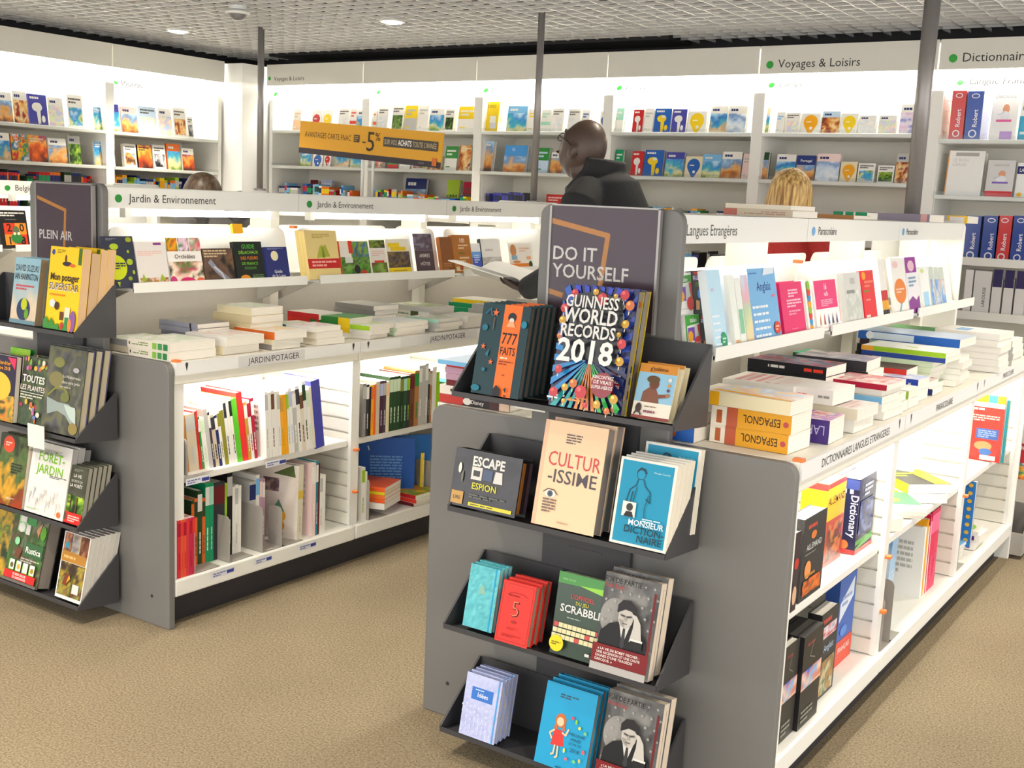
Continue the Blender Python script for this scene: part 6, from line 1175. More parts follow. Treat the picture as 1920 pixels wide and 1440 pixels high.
upright_row('first bay bottom shelf, right half', GL, FX-.06, D0, [(.03,.25,'silver','navy',.16), (.018,.27,W_,'sky',.18), (.014,.255,'mauve','pale_pink',.17), (.012,.25,'mauve',W_,.17)], 2.865, 0.0)
bookend(FX+.012, 2.958, D0, .15, 'narrow grey bookend before the pineapple book', d=.07)
fpine = [('ph', 0, 0, 1, 1, ['ece4da','e8dcd0','f0eae0'], 3, 0, 3), ('ph', .3, .62, .62, .80, ['8a6a7a','5a4a4a','c8a8a0'], 5, 0, 3), ('e', .62, .30, .15, .09, 'e8a82a'), ('e', .60, .17, .15, .09, 'e0982a'), ('p', [(.5,.36),(.62,.52),(.74,.36)], '6a9a7a'), ('p', [(.5,.06),(.62,.14),(.74,.05)], '5a8a6a'), ('p', [(.5,.86),(.9,1),(.95,.84)], '5a6a3a')]
bm = MB(); m = book_meshes(.22, .285, .035, 'ece6dc', [], back='ece4da', back_ops=fpine, spine='e4e0c8', spine_ops=[('r', .55, 0, .66, 1, 'e8c84a'), ('l', .1, .3, .5, .7, 1, 'c8c4a0')], pages='white', hard=True)
put(m, T_(FX-.01, 3.085, D0) @ RZ(PI+.22) @ RX(.03), 'large pale book with pineapple drawing on the bottom shelf', 'book', GL)
upright_row('first bay bottom shelf beside the divider', GL, FX, D0, [(.022,.285,'pale_pink',W_,.17), (.012,.29,'teal','white',.17), (.008,.28,'maroon',None,.17), (.016,.23,W_,'silver',.17), (.014,.23,W_,None,.17)], 3.125, 0.0)
upright_row('second bay middle shelf', GL, FX, .511, [(.02,.215,'grey','silver',.17), (.016,.21,'charcoal',W_,.17), (.012,.2,'black',None,.17), (.016,.205,'amber','orange',.17), (.012,.205,'e8602a',None,.17), (.022,.215,'beige',None,.17), (.02,.215,'4a2a3a','lilac',.17), (.018,.215,'plum','silver',.17), (.02,.21,'cream','peach',.17), (.022,.225,'dark_green','pale_green',.17), (.022,.225,'dark_green','pale_green',.17), (.022,.225,'dark_green','pale_green',.17), (.02,.22,'1f3a22','olive',.17), (.022,.22,'dark_green','mint',.17), (.018,.22,'charcoal','lime',.17), (.03,.225,'brown','maroon',.17), (.028,.235,'tan','green',.17), (.02,.255,'silver',W_,.18), (.02,.255,'silver',None,.18), (.02,.26,'silver',W_,.18), (.012,.235,'charcoal','silver',.17), (.014,.225,'tan','beige',.17), (.028,.24,W_,None,.18), (.022,.215,'9acc1a',None,.17)], 3.405, 0.0)
bookend(FX+.012, 3.925, .511, .12, 'grey bookend at the end of the second bay middle shelf', d=.14)
ROWKIND = ('book', 'book')
flat_stack('pink-edged stack on the second bay middle shelf', -3.06, 4.08, .512, PI/2, [(.16, .18, .028, 'pale_pink', 'mauve', [], [], 2), (.16, .18, .032, 'pale_pink', 'maroon', [], [], 2), (.17, .19, .016, 'red', 'red', [], []), (.2, .22, .014, 'green', 'dark_green', [], []), (.2, .24, .016, 'pale_blue', 'sky', [], [])], GL)
upright_row('second bay bottom shelf', GL, FX, D0, [(.02,.22,W_,'lime',.17), (.012,.2,W_,None,.17)], 3.41, 0.0)
bookend(FX+.015, 3.44, D0, .17, 'grey bookend beside the lime and white spine on the second bay bottom shelf', d=.08)
fbl = [('l', .2, .2, .78, .72, 11, '6a9ad8'), ('q', [(.16,.86),(.18,.80)], .02, 'd8e4f4')]
put(book_meshes(.24, .27, .03, '2258b0', fbl, spine='2f6ac0', back='2258b0', hard=True), T_(-3.21, 3.66, D0) @ RZ(PI/4.5) @ RX(-.04), 'big blue hardback facing out on the second bay bottom shelf', 'book', None)
put(book_meshes(.20, .26, .012, '2f74c8', [], hard=True), T_(-3.16, 3.80, D0) @ RZ(PI/3) @ RX(-.05), 'second blue book behind the big blue hardback', 'book', None)
put(book_meshes(.012, .2, .01, 'yellow', []), T_(-3.03, 3.86, D0), 'thin yellow booklet right of the big blue hardback', 'booklet', None, 'booklet')
bookend(FX+.01, 3.90, D0, .16, 'grey bookend right of the big blue hardback', d=.13)
for k, (c, t) in enumerate((('white', .026), ('e8602a', .016), ('e8702a', .016), ('d8c81a', .012), ('e8602a', .018))):
    z = D0+.035+sum([.026, .016, .016, .012, .018][:k])*1.05
    put(book_meshes(.17, .20, t, 'white' if k == 0 else c, [], spine=c, pages='white'), T_(-3.05, 3.555, z+t) @ RZ(PI/2) @ RY(0) @ RX(-PI/2+.0) @ RY(-.30) @ T_(-.085, 0, -.10), f'{["white","orange","second orange","yellow","upper orange"][k]} book in the tilted pile on the second bay bottom shelf', 'book', None)
flat_stack('red and green pile, second bay bottom shelf', -3.03, 3.80, D0+.001, PI/2, [(.15, .17, .014, 'white', 'maroon', [], []), (.15, .17, .016, 'white', 'scarlet', [], []), (.15, .17, .016, 'lime', 'red', [('ph', 0, 0, 1, 1, ['e8b02a','5aa02a','d8642a','8ac03a'], 3, 0, 4)], [])], GL)
# shelf-edge labels
for x, y, z, w in ((FX+.026, 2.50, .484, .10), (FX+.026, 2.86, .484, .10), (FX+.040, 2.60, .140, .10), (FX+.040, 2.80, .140, .08), (FX+.040, 3.02, .140, .09)):
    m = MB().box(0, .0015, 0, w, 0, .022, 'dcdce4'); f = Frame((.0016, 0, 0), (0,1,0), (0,0,1), w, .022); draw(m, f, [('l', .05, .15, .62, .85, 2, '6a70a0'), ('r', .66, .2, .98, .75, '3a4490')])
    o = m.obj('shelf_label', 'print', G2); o.location = (x-G2C, y-G2Y, z)
# ------------------------------------------------------------------ nearest unit
ROWKIND = ('textbook', 'textbook')
GR = 'books in the lower bays of the nearest unit'
S_ = .512
def face(px, py, z, w, h, t, cover, front, spine, sops, label, lean=.0, yaw=0, back=None, hard=True, gloss=False, cat='book', name='book'):
    P = at_z(px, py, z); put(book_meshes(w, h, t, cover, front, spine=spine, spine_ops=sops, pages='white', hard=hard, gloss=gloss), T_(P.x, P.y, z) @ RZ(PI/2+yaw) @ RX(-lean), label, cat, GR, name)
fda = [('l', .2, .84, .86, .92, 1, 'c84a3a'), ('e', .46, .76, .12, .05, 'd87a3a'), ('t', 'ALLEMAND', .5, .60, .07, 'd8d8d4', 'c', .9, .008), ('l', .12, .54, .88, .57, 1, '8a8a84'), ('o', .28, .36, .14, 'e8985a'), ('l', .2, .26, .9, .32, 1, 'c8883a'), ('ph', .1, .06, .9, .24, ['3a3436','e8843a','d8602a','2a2a2e'], 4, 0, 4)]
face(1481, 1150, S_, .035, .20, .03, '3a3034', [('o', .5, .6, .4, 'c8302a'), ('e', .5, .2, .4, .12, 'd8b090')], 'charcoal', [], 'dark book with red round sticker behind the grey end panel')
face(1496, 1133, S_, .165, .215, .045, '3a3a3c', fda, '3a3a3c', [], 'dark grey ALLEMAND dictionary at the left of the middle shelf')
fya = [('r', 0, .94, 1, 1, 'b83a3a'), ('r', 0, .55, 1, .94, 'e0a028'), ('t', 'ALLEMAND', .5, .74, .09, '3a3014', 'c', .9, .006), ('r', 0, 0, 1, .55, 'a8443a'), ('ph', .1, .05, .9, .5, ['a03a34','c87a4a','3a3a2a','8a3030'], 4, 0, 3)]
face(1541, 1066, S_, .15, .235, .075, 'c8a040', fya, 'f0c81e', [('r', 0, 0, .60, 1, 'd82a2a'), ('r', .92, 0, 1, 1, 'e83a3a')], 'yellow and red ALLEMAND dictionary in shrink wrap on the middle shelf', gloss=True)
put(book_meshes(.05, .25, .03, 'emerald', [], spine='2a5a4a'), T_(-1.16, 2.66, S_), 'dark green book behind the yellow dictionary', 'book', GR)
fdi = [('r', 0, .12, 1, .18, '4aa03a'), ('p', [(0,.08),(1,.2),(1,.1),(0,.05)], '5ab04a'), ('r', 0, 0, 1, .06, 'c83a3a'), ('l', .3, .74, .8, .92, 3, 'c8ccdc'), ('ph', .1, .25, .9, .7, ['1f2a5a','3a4a8a','242c54','6a7ab0'], 4, 0, 3)]
face(1601, 1041, S_, .155, .22, .065, '222a54', fdi, '1f2444', [('t', 'Dictionary', .78, .34, .34, 'e4e0ec', 'l', .56, .01, PI), ('l', .80, .2, .96, .8, 2, 'b8bcd8'), ('o', .12, .5, .06, 'd8703a'), ('r', 0, 0, .06, 1, 'c83a3a'), ('r', .86, 0, .99, 1, '3a4a8a')], 'navy Dictionary volume in shrink wrap, right on the middle shelf', gloss=True)
fbk = [('l', .2, .86, .8, .92, 1, '8a3a3a'), ('ph', .0, .42, 1, .62, ['4a6ad0','e8a08a','d87a3a','6ab0e0','f0c8b0'], 4, 0, 3), ('q', [(.5,.9),(.35,.75),(.6,.7)], .02, '8a8a84'), ('l', .1, .05, .7, .2, 3, '8a8a80')]
face(1458, 1398, D0, .10, .25, .022, '3c3a36', fbk, '1e1e20', [], 'black flag-printed pack partly behind the grey end panel, bottom shelf')
for k in range(5):
    P = at_z(1494, 1372, D0); put(book_meshes(.145, .25, .02, '35332f', fbk if k == 0 else [], spine='1e1e20', pages='3a3836'), T_(P.x-.022*k, P.y, D0) @ RZ(PI/2), ('front' if k == 0 else ordw(k))+' black flag-printed language pack in the bottom shelf group of five', 'book', 'black language packs')
fan = [('l', .1, .86, .9, .95, 1, 'c84a3a'), ('ph', .1, .7, .9, .84, ['c83a4a','e8e4e8','3a4a8a'], 3, 0, 4), ('t', 'Anglais', .5, .54, .08, 'b8d0e8', 'c', .8), ('ph', .1, .04, .9, .44, ['3a3a34','b88a4a','5a5a44','d8c8a0','4a6a3a'], 5, 0, 3)]
face(1528, 1318, D0, .14, .245, .04, '3a3c3e', fan, '2a2a2c', [('l', .2, .3, .8, .7, 1, '8a8a84')], 'dark Anglais language box on the bottom shelf')
ffl = [('p', [(.1,.5),(.9,.72),(.9,.94),(.1,.72)], 'd8e2f0'), ('l', .2, .66, .8, .80, 2, '8aa0c8'), ('r', 0, 0, 1, .28, 'd8503a'), ('t', 'FRANÇAIS', .5, .14, .06, 'f4e0d8', 'c', .7, .01), ('e', .4, .38, .2, .06, '5a8ad8')]
face(1562, 1254, D0, .15, .265, .04, '3f64b4', ffl, '34549c', [], 'blue vocabulary box with white banner and red foot, bottom shelf')
# second bay
P = at_z(1690, 905, S_)
m = MB(); m.add([(0,0,0), (.20,0,0), (.20,.16,.17), (0,.16,.17), (0,0,.004), (.20,0,.004), (.20,.16,.174), (0,.16,.174)], [(0,1,2,3), (7,6,5,4), (0,4,5,1), (2,6,7,3), (1,5,6,2), (0,3,7,4)], 'f0f0e8'); m.box(0, .2, .16, .163, 0, .17, 'e8e8e4')
o = m.obj('display_stand', 'laminate'); o.location = (-1.22, 4.06, S_); tag(o, 'slanted white display stand on the middle shelf of the second bay', 'display stand')
flat_stack('yellow and black language course on the second bay middle shelf', -1.0, 4.05, S_+.001, 0.75, [(.16, .21, .03, 'white', 'yellow', [], []), (.16, .21, .034, '1f2020', 'e8c81a', [('l', .1, .5, .6, .8, 2, 'd8d820'), ('r', .62, 0, 1, 1, 'f0d020')], [])], GR)
flat_stack('pile topped by green booklet with yellow seal', -.985, 3.78, S_+.001, 0.6, [(.15, .2, .012, 'white', 'orange', [], []), (.16, .21, .012, 'white', 'white', [('l', .1, .1, .9, .8, 4, 'e0a0a0')], []), (.16, .21, .012, 'white', 'green', [('r', 0, .2, 1, 1, '3fae5a'), ('o', .5, .5, .16, 'f0d81e')], [])], GR)
flat_stack('yellow-spined book at the left of the second bay middle shelf', -1.0, 3.56, S_+.001, 0.9, [(.13, .18, .04, 'white', 'yellow', [], [])], GR)
FX1 = G1C+.527-.03
upright_row('second bay bottom shelf of the nearest unit', GR, FX1-.10, D0, [(.03,.23,'b81a4a',None,.16), (.010,.21,'lilac',None,.17), (.008,.25,'orange',None,.17), (.014,.27,'silver',None,.17), (.010,.27,'green','emerald',.17), (.010,.25,W_,None,.17)], 3.42, .03)
bookend(FX1+.02, 3.50, D0, .20, 'large grey bookend at the front of the second bay bottom shelf', d=.17)
bookend(FX1+.02, 3.412, D0, .17, 'grey bookend edge-on against the first upright of the bottom shelf', d=.05)
fsp = [('r', 0, .62, 1, 1, '2a2a4a'), ('ph', 0, 0, 1, .62, ['d8dce4','a8b0c0','e8ecf0'], 4, 0, 6)]
put(book_meshes(.17, .27, .03, 'd8dce0', [], back='d8dce0', back_ops=fsp, spine='8a8c94', spine_ops=[('r', 0, .2, 1, .8, '2a2a2c')]+[('r', .03+.05*k, .1, .05+.05*k, .9, 'c8ccd0') for k in range(19)]), T_(FX1-.07, 3.62, D0) @ RZ(PI) @ RX(.10), 'spiral-bound black and white notebook leaning on the bottom shelf', 'book', GR)
fli = [('ph', 0, .0, 1, 1, ['dce8f4','a8ccec','e8f0f6','7ab0e0'], 6, .9, 3), ('e', .6, .66, .1, .05, '3aa05a'), ('e', .55, .56, .07, .03, '3a8ad0')]
for k in range(4): put(book_meshes(.19, .285, .016, 'c8def0', [], back='c8def0', back_ops=fli if k == 0 else [], spine='a8ccec', spine_ops=[('l', .1, .2, .9, .8, 1, 'e8f0f8')]), T_(FX1-.05, 3.69+.0165*k, D0) @ RZ(PI) @ RX(.10), f'pale blue workbook, {ordw(k)} of four leaning on the bottom shelf', 'book', 'pale blue workbooks')
upright_row('second bay bottom shelf right end', GR, FX1-.02, D0, [(.02,.255,'f0f0ec',None,.17), (.022,.28,'amber',None,.17), (.016,.25,W_,None,.17), (.014,.29,'d81a4a','pink',.17), (.010,.26,'pale_pink',None,.17), (.055,.295,'e0245a','pink',.18), (.05,.295,'e0305e','pink',.18)], 4.00, .04)
upright_row('second bay bottom shelf right end, behind', GR, FX1-.18, D0, [(.03,.25,'silver',None,.16)], 3.80, .0)
# third bay: workbooks facing the camera between steel plates
fwk = [('r', .0, .93, 1, 1, 'e8c8c8'), ('l', .1, .86, .9, .92, 1, 'f0f0f0'), ('l', .08, .68, .92, .80, 3, 'f0b0a8'), ('r', .42, .38, .92, .56, '3a5a9a'), ('l', .46, .40, .88, .54, 4, '8aa0d0'), ('e', .6, .26, .2, .08, 'd88a5a'), ('e', .66, .16, .14, .06, '3a6ab0'), ('r', .55, .02, .9, .10, 'e0d8d4')]
Y3_ = 4.86
put(book_meshes(.17, .235, .02, 'd83028', fwk, spine='f0a02a', back='c82a24', gloss=True), T_(-1.045, Y3_, S_), 'large red workbook facing out in the third bay', 'book', GR)
put(book_meshes(.10, .22, .018, '5a2a8a', [('e', .6, .8, .3, .08, 'f0883a'), ('r', 0, 0, .9, .45, 'a8c82a'), ('e', .5, .2, .2, .1, 'd8a03a')], gloss=True), T_(-1.115, Y3_-.035, S_), 'purple and lime workbook left of the large red workbook', 'book', GR)
put(book_meshes(.19, .265, .02, 'f0a020', [('r', .66, .5, .84, 1, '3a9ad8')], spine='f0a020'), T_(-1.07, Y3_+.03, S_), 'orange workbook showing above the large red workbook', 'book', GR)
put(book_meshes(.012, .255, .02, 'teal', []), T_(-.872, Y3_+.01, S_), 'thin teal booklet at the right of the red workbook', 'booklet', GR, 'booklet')
bookend(-1.02, Y3_-.055, S_, .12, 'grey plate bookend left of the large red workbook', d=.10)
put(book_meshes(.15, .20, .02, 'e8f0f2', [('o', .4, .5, .3, '1f8ab0'), ('o', .3, .5, .22, 'e8e4e4'), ('e', .3, .5, .08, .1, 'c89a90'), ('r', .7, 0, 1, 1, 'd84a2a')]), T_(-1.10, 4.50, D0+.09), 'white booklet with teal round picture below the red workbook', 'book', GR)
put(book_meshes(.06, .26, .02, '2f7ac8', [('e', .7, .1+.12*k, .14, .03, 'e8b83a') for k in range(8)]), T_(-.96, 4.60, D0+.05), 'blue spiral pad with yellow rings below the red workbook', 'book', GR)
put(book_meshes(.09, .24, .02, 'd8401e', [('r', .5, 0, .7, 1, '9ac03a'), ('r', .7, 0, 1, 1, 'e8e8ec')]), T_(-1.03, 4.66, D0+.10), 'orange-red workbook in the lower third bay', 'book', GR)
bookend(-.90, 4.42, D0, .17, 'grey plate bookend at the left of the lower third bay', d=.08)
flat_stack('teal booklet stack on the third bay bottom shelf', -1.0, 4.56, D0+.001, PI/2, [(.15, .16, .014, W_, W_, [], [], 4), (.15, .16, .014, 'sky', 'teal', [('p', [(.1,.1),(.9,.2),(.5,.9)], 'a8dcf0')], [])], GR)
flat_stack('white blocks with purple labels, third bay bottom', -.955, 4.82, D0+.001, PI/2, [(.13, .10, .03, W_, W_, [], [('r', .2, .2, .8, .8, '5a2a7a')], 2), (.13, .10, .012, W_, W_, [('e', .5, .5, .4, .3, '8ad040')], [])], GR)
# narrow leaflet rack at the far end of the nearest unit
t_ = empty('leaflet_rack', 'narrow grey leaflet rack at the far end of the nearest unit', 'display rack', (-.93, 5.36, 0))
MB().box(-.10, .11, .10, .115, 0, .95).obj('back_plate', 'steel', t_)
for z in (.02, .26, .52):
    m = MB(); m.box(-.10, .10, -.02, .10, z, z+.004); m.box(-.10, .10, -.024, -.02, z, z+.10); m.prism([(-.024, z), (.10, z), (.10, z+.22), (-.024, z+.10)], 'x', .10, .103); m.prism([(-.024, z), (.10, z), (.10, z+.22), (-.024, z+.10)], 'x', -.103, -.10); m.obj('pocket', 'steel', t_)
for k, (z, c, l) in enumerate(((.53, 'e8502a', 'orange-red magazine in the top pocket of the leaflet rack'), (.265, 'c8343a', 'red and white magazine in the second pocket of the leaflet rack'))):
    put(book_meshes(.18, .27, .01, c, [('ph', .1, .1, .9, .6, 'mix', 4+k, 0, 3), ('l', .1, .7, .9, .9, 2, 'white')]), T_(-1.02, 5.355, z) @ RX(-.12), l, 'magazine', None, 'magazine')
# ------------------------------------------------------------------ people
def head_fn(d, p, female=False):
    # d: unit direction, face towards -y
    x, y, z = p
    f = max(0, -d.y)
    jaw = max(0, -d.z)
    x *= 1-0.28*jaw*jaw                                  # narrow chin
    y *= 1-0.10*jaw if d.y > 0 else 1.0                  # flatter nape
    if d.z < -0.2 and d.y > 0: y *= 1-0.35*min(1, (-d.z-.2))
    if f > .5:
        y -= 0.020*math.exp(-((d.x/.13)**2))*math.exp(-(((d.z+.14)/.16)**2))      # nose
        y -= 0.006*math.exp(-(((d.z-.18)/.10)**2))                                 # brow
        for s in (-1, 1): y += 0.008*math.exp(-(((d.x-s*.33)/.13)**2)-(((d.z-.02)/.10)**2))   # eye sockets
        y -= 0.007*math.exp(-((d.x/.26)**2)-(((d.z+.52)/.10)**2))                 # lips
        y -= 0.010*math.exp(-((d.x/.25)**2)-(((d.z+.84)/.16)**2))                 # chin
    return Vector((x, y, z))
def remesh(o, v, it=4):
    r = o.modifiers.new('union', 'REMESH'); r.mode = 'VOXEL'; r.voxel_size = v; r.use_smooth_shade = True
    s = o.modifiers.new('soften', 'SMOOTH'); s.factor = 0.5; s.iterations = it
def hand(m, wrist, aim, palm_n, s=1.0, curl=0.6):
    """palm, four bent fingers of different lengths and a thumb leaving the side of the palm"""
    w = Vector(wrist); a = Vector(aim).normalized(); n = Vector(palm_n); n = (n-a*n.dot(a)).normalized(); b = a.cross(n)
    k0 = w+a*.085*s
    m.tube([w-a*.02, w+a*.02*s, w+a*.055*s, w+a*.09*s], [(.024*s,.022*s), (.034*s,.018*s), (.042*s,.017*s), (.036*s,.013*s)], 10)
    def finger(base, L, r, d0, cu):
        p = [base-d0*.02]; d = d0.copy(); q = base
        for k, f in enumerate((.45, .32, .23)):
            p.append(q.copy()); q = q+d*(L*f); d = (d+n*cu*(0.55+.2*k)).normalized()
        p.append(q); m.tube(p, [r, r, r*.93, r*.85, r*.6], 8)
    for k, (off, L) in enumerate(((-.031, .070), (-.011, .080), (.010, .075), (.029, .058))):
        finger(k0+b*off*s, L*s, .0088*s, (a+b*off*1.2).normalized(), curl)
    finger(w+a*.030*s-b*.036*s, .062*s, .0100*s, (a*.75-b*.7+n*.35).normalized(), curl*.5)
def person(loc, rz, label, H=1.75, lean=0.0, hp=0.0, hyaw=0.0, hroll=0.0, arms=None, skin='skin', coat='coat', hair=None, female=False, glasses=False, collar=True, vox=.007, drop=0.0):
    k = H/1.75
    b = MB()
    sh = Vector((0, -lean, 1.45*k)); neck0 = Vector((0, -lean*1.05+.01, 1.49*k)); hc = Vector((0, -lean*1.35-.05, 1.625*k-drop))
    HM = T_(*hc) @ RZ(hyaw) @ RY(hroll) @ RX(-hp)
    i0 = b.n
    b.ball((0,0,0), (.077*k, .098*k, .122*k), 40, 32, fn=lambda d, p: head_fn(d, p, female))
    for s in (-1, 1): b.ball((s*.079*k, .012, -.008), (.009, .019, .031), 12, 10)
    b.xf(HM, i0)
    b.tube([neck0-Vector((0,0,.06)), neck0, HM @ Vector((0, .018, -.075))], [.065*k, .056*k, .054*k], 16)
    # torso, hips, legs, feet
    hipz = .90*k
    b.tube([(0, 0, hipz-.08), (0, 0, hipz), (0, -lean*.3, 1.08*k), (0, -lean*.75, 1.28*k), tuple(sh), tuple(neck0)], [(.15*k,.10*k), (.16*k,.11*k), (.135*k,.10*k), (.16*k,.11*k), (.155*k,.085*k), (.06*k,.05*k)], 18)
    for s in (-1, 1):
        b.tube([(s*.085*k, 0, hipz), (s*.092*k, -.005, .68*k), (s*.095*k, -.012, .50*k), (s*.098*k, .012, .33*k), (s*.10*k, .02, .07*k)], [.085*k, .070*k, .053*k, .056*k, .038*k], 12)
        b.tube([(s*.10*k, .045, .04), (s*.105*k, -.04, .042), (s*.112*k, -.16, .028)], [.036, .042, .03], 10)
    arms = arms or [((.19, .01, 1.40), (.24, .03, 1.12), (.23, -.06, .88), (0,-.1,-1)), ((-.19, .01, 1.40), (-.24, .03, 1.12), (-.23, -.06, .88), (0,-.1,-1))]
    for s, (S, E, W, A) in zip((1, -1), arms):
        S, E, W = Vector(S), Vector(E), Vector(W)
        b.tube([sh+Vector((s*.08*k, 0, -.03)), S, (S+E)/2, E, (E+W)/2, W], [.05*k, .052*k, .044*k, .038*k, .034*k, .025*k], 12)
        hand(b, W, A, Vector((-s*.3, -.6, .7)) if A[2] > -.5 else Vector((-s, -.3, 0)), k)
    root = b.obj('person', skin); root.matrix_world = T_(*loc) @ RZ(rz); remesh(root, vox)
    tag(root, label, 'person')
    # coat
    c = MB(); e = .022
    c.tube([(0, .0, .72*k), (0, 0, .92*k), (0, -lean*.3, 1.10*k), (0, -lean*.75+.01, 1.30*k), tuple(sh+Vector((0,.012,.0))), tuple(neck0+Vector((0,.01,.01)))], [(.21*k,.155*k), (.205*k,.155*k), (.19*k,.145*k), (.195*k,.15*k), (.150*k,.125*k), (.088*k,.085*k)], 24)
    if collar: c.tube([tuple(neck0+Vector((0,.012,-.03))), tuple(neck0+Vector((0,.022,.06)))], [(.092*k,.092*k), (.080*k,.088*k)], 20)
    for s, (S, E, W, A) in zip((1, -1), arms):
        S, E, W = Vector(S), Vector(E), Vector(W)
        c.tube([sh+Vector((s*.09*k, .01, -.035)), S+Vector((0,0,.0)), (S*.6+E*.4), E, (E+W)/2, W-(W-E).normalized()*.01], [.072*k, .076*k, .070*k, .064*k, .056*k, .048*k], 16)
    # folds
    o = c.obj('coat', coat, root); remesh(o, .009, 3)
    t = MB()
    for s in (-1, 1): t.tube([(s*.08*k, 0, hipz), (s*.092*k, -.005, .62*k), (s*.097*k, .0, .42*k), (s*.10*k, .018, .05*k)], [.115*k, .092*k, .078*k, .068*k], 16)
    t.tube([(0, 0, hipz-.1), (0, 0, hipz+.1)], [(.16*k,.115*k), (.165*k,.12*k)], 18)
    o = t.obj('trousers', 'trousers', root); remesh(o, .01, 3)
    for s in (-1, 1):
        f = MB().tube([(s*.10*k, .07, .045), (s*.105*k, .0, .05), (s*.112*k, -.12, .038), (s*.116*k, -.20, .028)], [.040, .048, .046, .028], 14); f.box(s*.11*k-.042, s*.11*k+.042, -.21, .095, .0, .012)
        f.obj('shoe', 'shoe', root, True)
    if hair == 'bob':
        hb = MB(); n = 40; rows = 22; v = []; fs = []
        for j in range(rows+1):
            for i in range(n):
                ph = 2*PI*i/n; t_ = j/rows
                if t_ < .5:
                    th = PI*.5*t_/.5; rr = math.sin(th); z = .128*math.cos(th)
                else: rr = 1+.10*math.sin((t_-.5)*PI*1.6); z = -(t_-.5)*.40
                strand = 1+.018*math.sin(ph*17+j*.3)+.012*math.sin(ph*29)
                front = math.sin(ph) < -.62 and t_ > .34
                y = math.sin(ph)*.122*rr*strand+.006; x = math.cos(ph)*.112*rr*strand
                if front: y = max(y, -.060); 
                v.append((x*k, y*k, z*k))
        fs = [(j*n+i, j*n+(i+1) % n, (j+1)*n+(i+1) % n, (j+1)*n+i) for j in range(rows) for i in range(n)]
        hb.add(v, [tuple(reversed(q)) for q in fs]); hb.xf(HM)
        o = hb.obj('hair', 'blonde' if skin == 'skin_pale' and coat == 'redcoat' else 'darkhair', root, True); so = o.modifiers.new('body', 'SOLIDIFY'); so.thickness = .012
    elif hair == 'crop':
        hb = MB(); hb.ball((0, .006, .004), (.080*k, .101*k, .125*k), 36, 24)
        keep = [f for f in hb.f if all((hb.v[i][2] > .035 - .9*min(0, .02-hb.v[i][1])*0 and hb.v[i][1] > -.055) or (hb.v[i][1] > .035 and hb.v[i][2] > -.05) for i in f)]
        hb.f = keep; hb.c = [(.8,.8,.8)]*len(keep); hb.xf(HM); hb.obj('hair', 'stubble', root, True)
    # face details
    fd = MB(); 
    for s in (-1, 1): fd.ball((s*.029*k, -.083*k, .010), (.012, .008, .007), 12, 8, 'f0ece6'); fd.ball((s*.029*k, -.0895*k, .010), (.005, .003, .005), 10, 6, '2a1c14')
    fd.xf(HM); fd.obj('eyes', 'gloss', root, True)
    lp = MB(); lp.ball((0, -.094*k, -.066*k), (.022, .007, .006), 14, 8, '5a3028' if skin == 'skin' else 'a85a50'); lp.xf(HM); lp.obj('mouth', 'print', root, True)
    br = MB()
    for s in (-1, 1): br.tube([(s*.014, -.098*k, .030), (s*.030, -.096*k, .036), (s*.048, -.084*k, .030)], [.003, .004, .0025], 6, '15110f')
    br.xf(HM); br.obj('eyebrows', 'print', root, True)
    if glasses:
        g = MB()
        for s in (-1, 1):
            ring = [(s*.032+.024*math.cos(q), -.097*k, -.002+.018*math.sin(q)) for q in np.linspace(0, 2*PI, 17)]
            g.tube(ring, .0018, 6, caps=False); g.tube([(s*.056, -.095*k, .006), (s*.080, -.04, .012), (s*.084, .02, .008), (s*.080, .035, -.01)], .0020, 6)
        g.tube([(-.009, -.104*k, .004), (.009, -.104*k, .004)], .0016, 6)
        g.xf(HM); g.obj('glasses', 'glasses', root, True)
        ln = MB()
        for s in (-1, 1): ln.add([(s*.032+.023*math.cos(q), -.0965*k, -.002+.017*math.sin(q)) for q in np.linspace(0, 2*PI, 16, endpoint=False)], [tuple(range(16))])
        ln.xf(HM); ln.obj('lenses', 'clear', root)
    return root
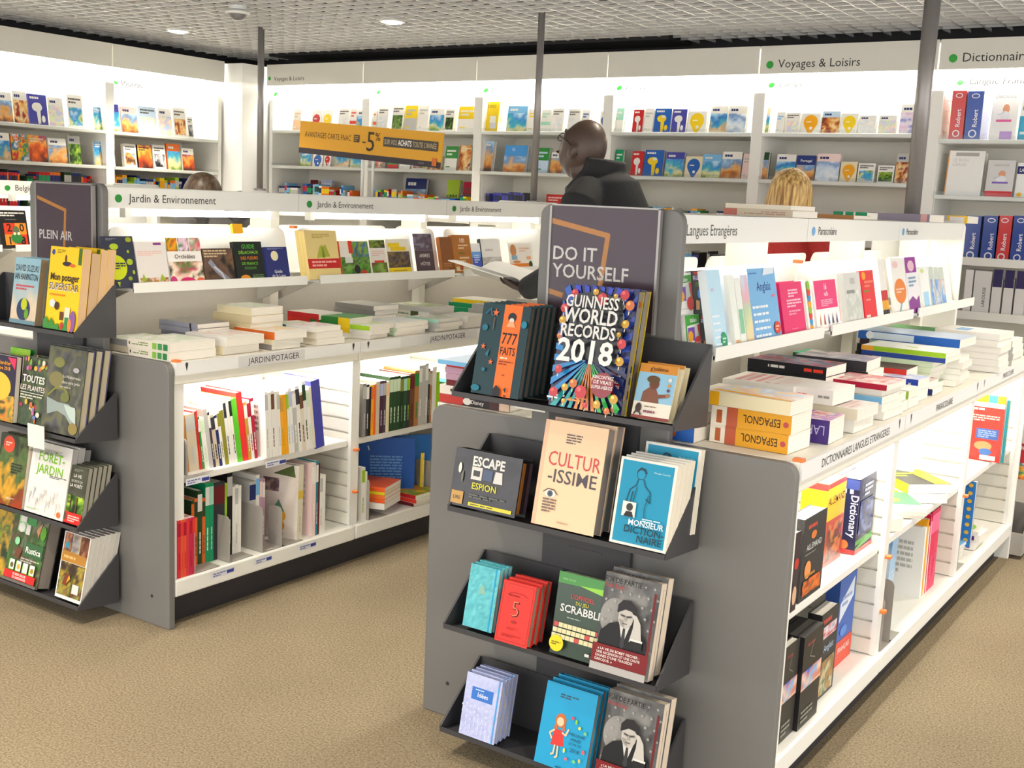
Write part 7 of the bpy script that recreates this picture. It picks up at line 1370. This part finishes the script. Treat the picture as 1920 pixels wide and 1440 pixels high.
# man in black, facing the middle unit (-x), looking down at an open magazine
MY = 4.30; MX = -2.345
person((MX, MY, 0), -PI/2, 'bald man in black coat and glasses reading a magazine in the aisle', H=1.87, lean=.12, hp=math.radians(30), hyaw=math.radians(-4), glasses=True, vox=.006, drop=.045,
    arms=[((.205, -.09, 1.46), (.25, -.13, 1.18), (.13, -.38, 1.09), (-.35, -.9, .12)), ((-.205, -.09, 1.46), (-.25, -.13, 1.18), (-.15, -.38, 1.09), (.3, -.9, .12))])
mg = empty('magazine', 'open white magazine held by the man in black over the middle table', 'magazine', (MX-.60, MY-.01, 1.105)); mg.rotation_euler = (0, math.radians(10), 0)
for s, a in ((-1, .30), (1, .22)):
    m = MB(); n = 8
    for i in range(n):
        u0, u1 = i/n*.215, (i+1)/n*.215
        z = lambda u: math.sin(a)*u + .022*math.sin(u/.215*PI)
        m.add([(-.15, s*u0, z(u0)), (.15, s*u0, z(u0)), (.15, s*u1, z(u1)), (-.15, s*u1, z(u1)), (-.15, s*u0, z(u0)-.004), (.15, s*u0, z(u0)-.004), (.15, s*u1, z(u1)-.004), (-.15, s*u1, z(u1)-.004)], [(0,1,2,3) if s > 0 else (3,2,1,0), (7,6,5,4) if s > 0 else (4,5,6,7), (0,4,5,1), (3,7,6,2), (1,5,6,2), (0,3,7,4)], 'e9e7e2')
    m.obj('page', 'paper', mg)
person((-2.16, 5.62, 0), PI, 'blonde woman in red knit with her back to the camera at the back-wall bookcases', H=1.69, lean=.03, hp=math.radians(14), hyaw=math.radians(38), skin='skin_pale', coat='redcoat', hair='bob', female=True,
    arms=[((.18, -.02, 1.36), (.26, -.06, 1.10), (.16, -.24, 1.02), (-.3, -.9, .1)), ((-.18, -.02, 1.36), (-.24, -.08, 1.10), (-.12, -.26, 1.04), (.3, -.9, .1))])
person((-4.72, 4.20, 0), -PI/2, 'dark-haired person in grey jacket, only the crown showing above the middle unit', H=1.54, lean=.04, hp=math.radians(20), skin='skin_pale', coat='jacket', hair='bob', female=True)
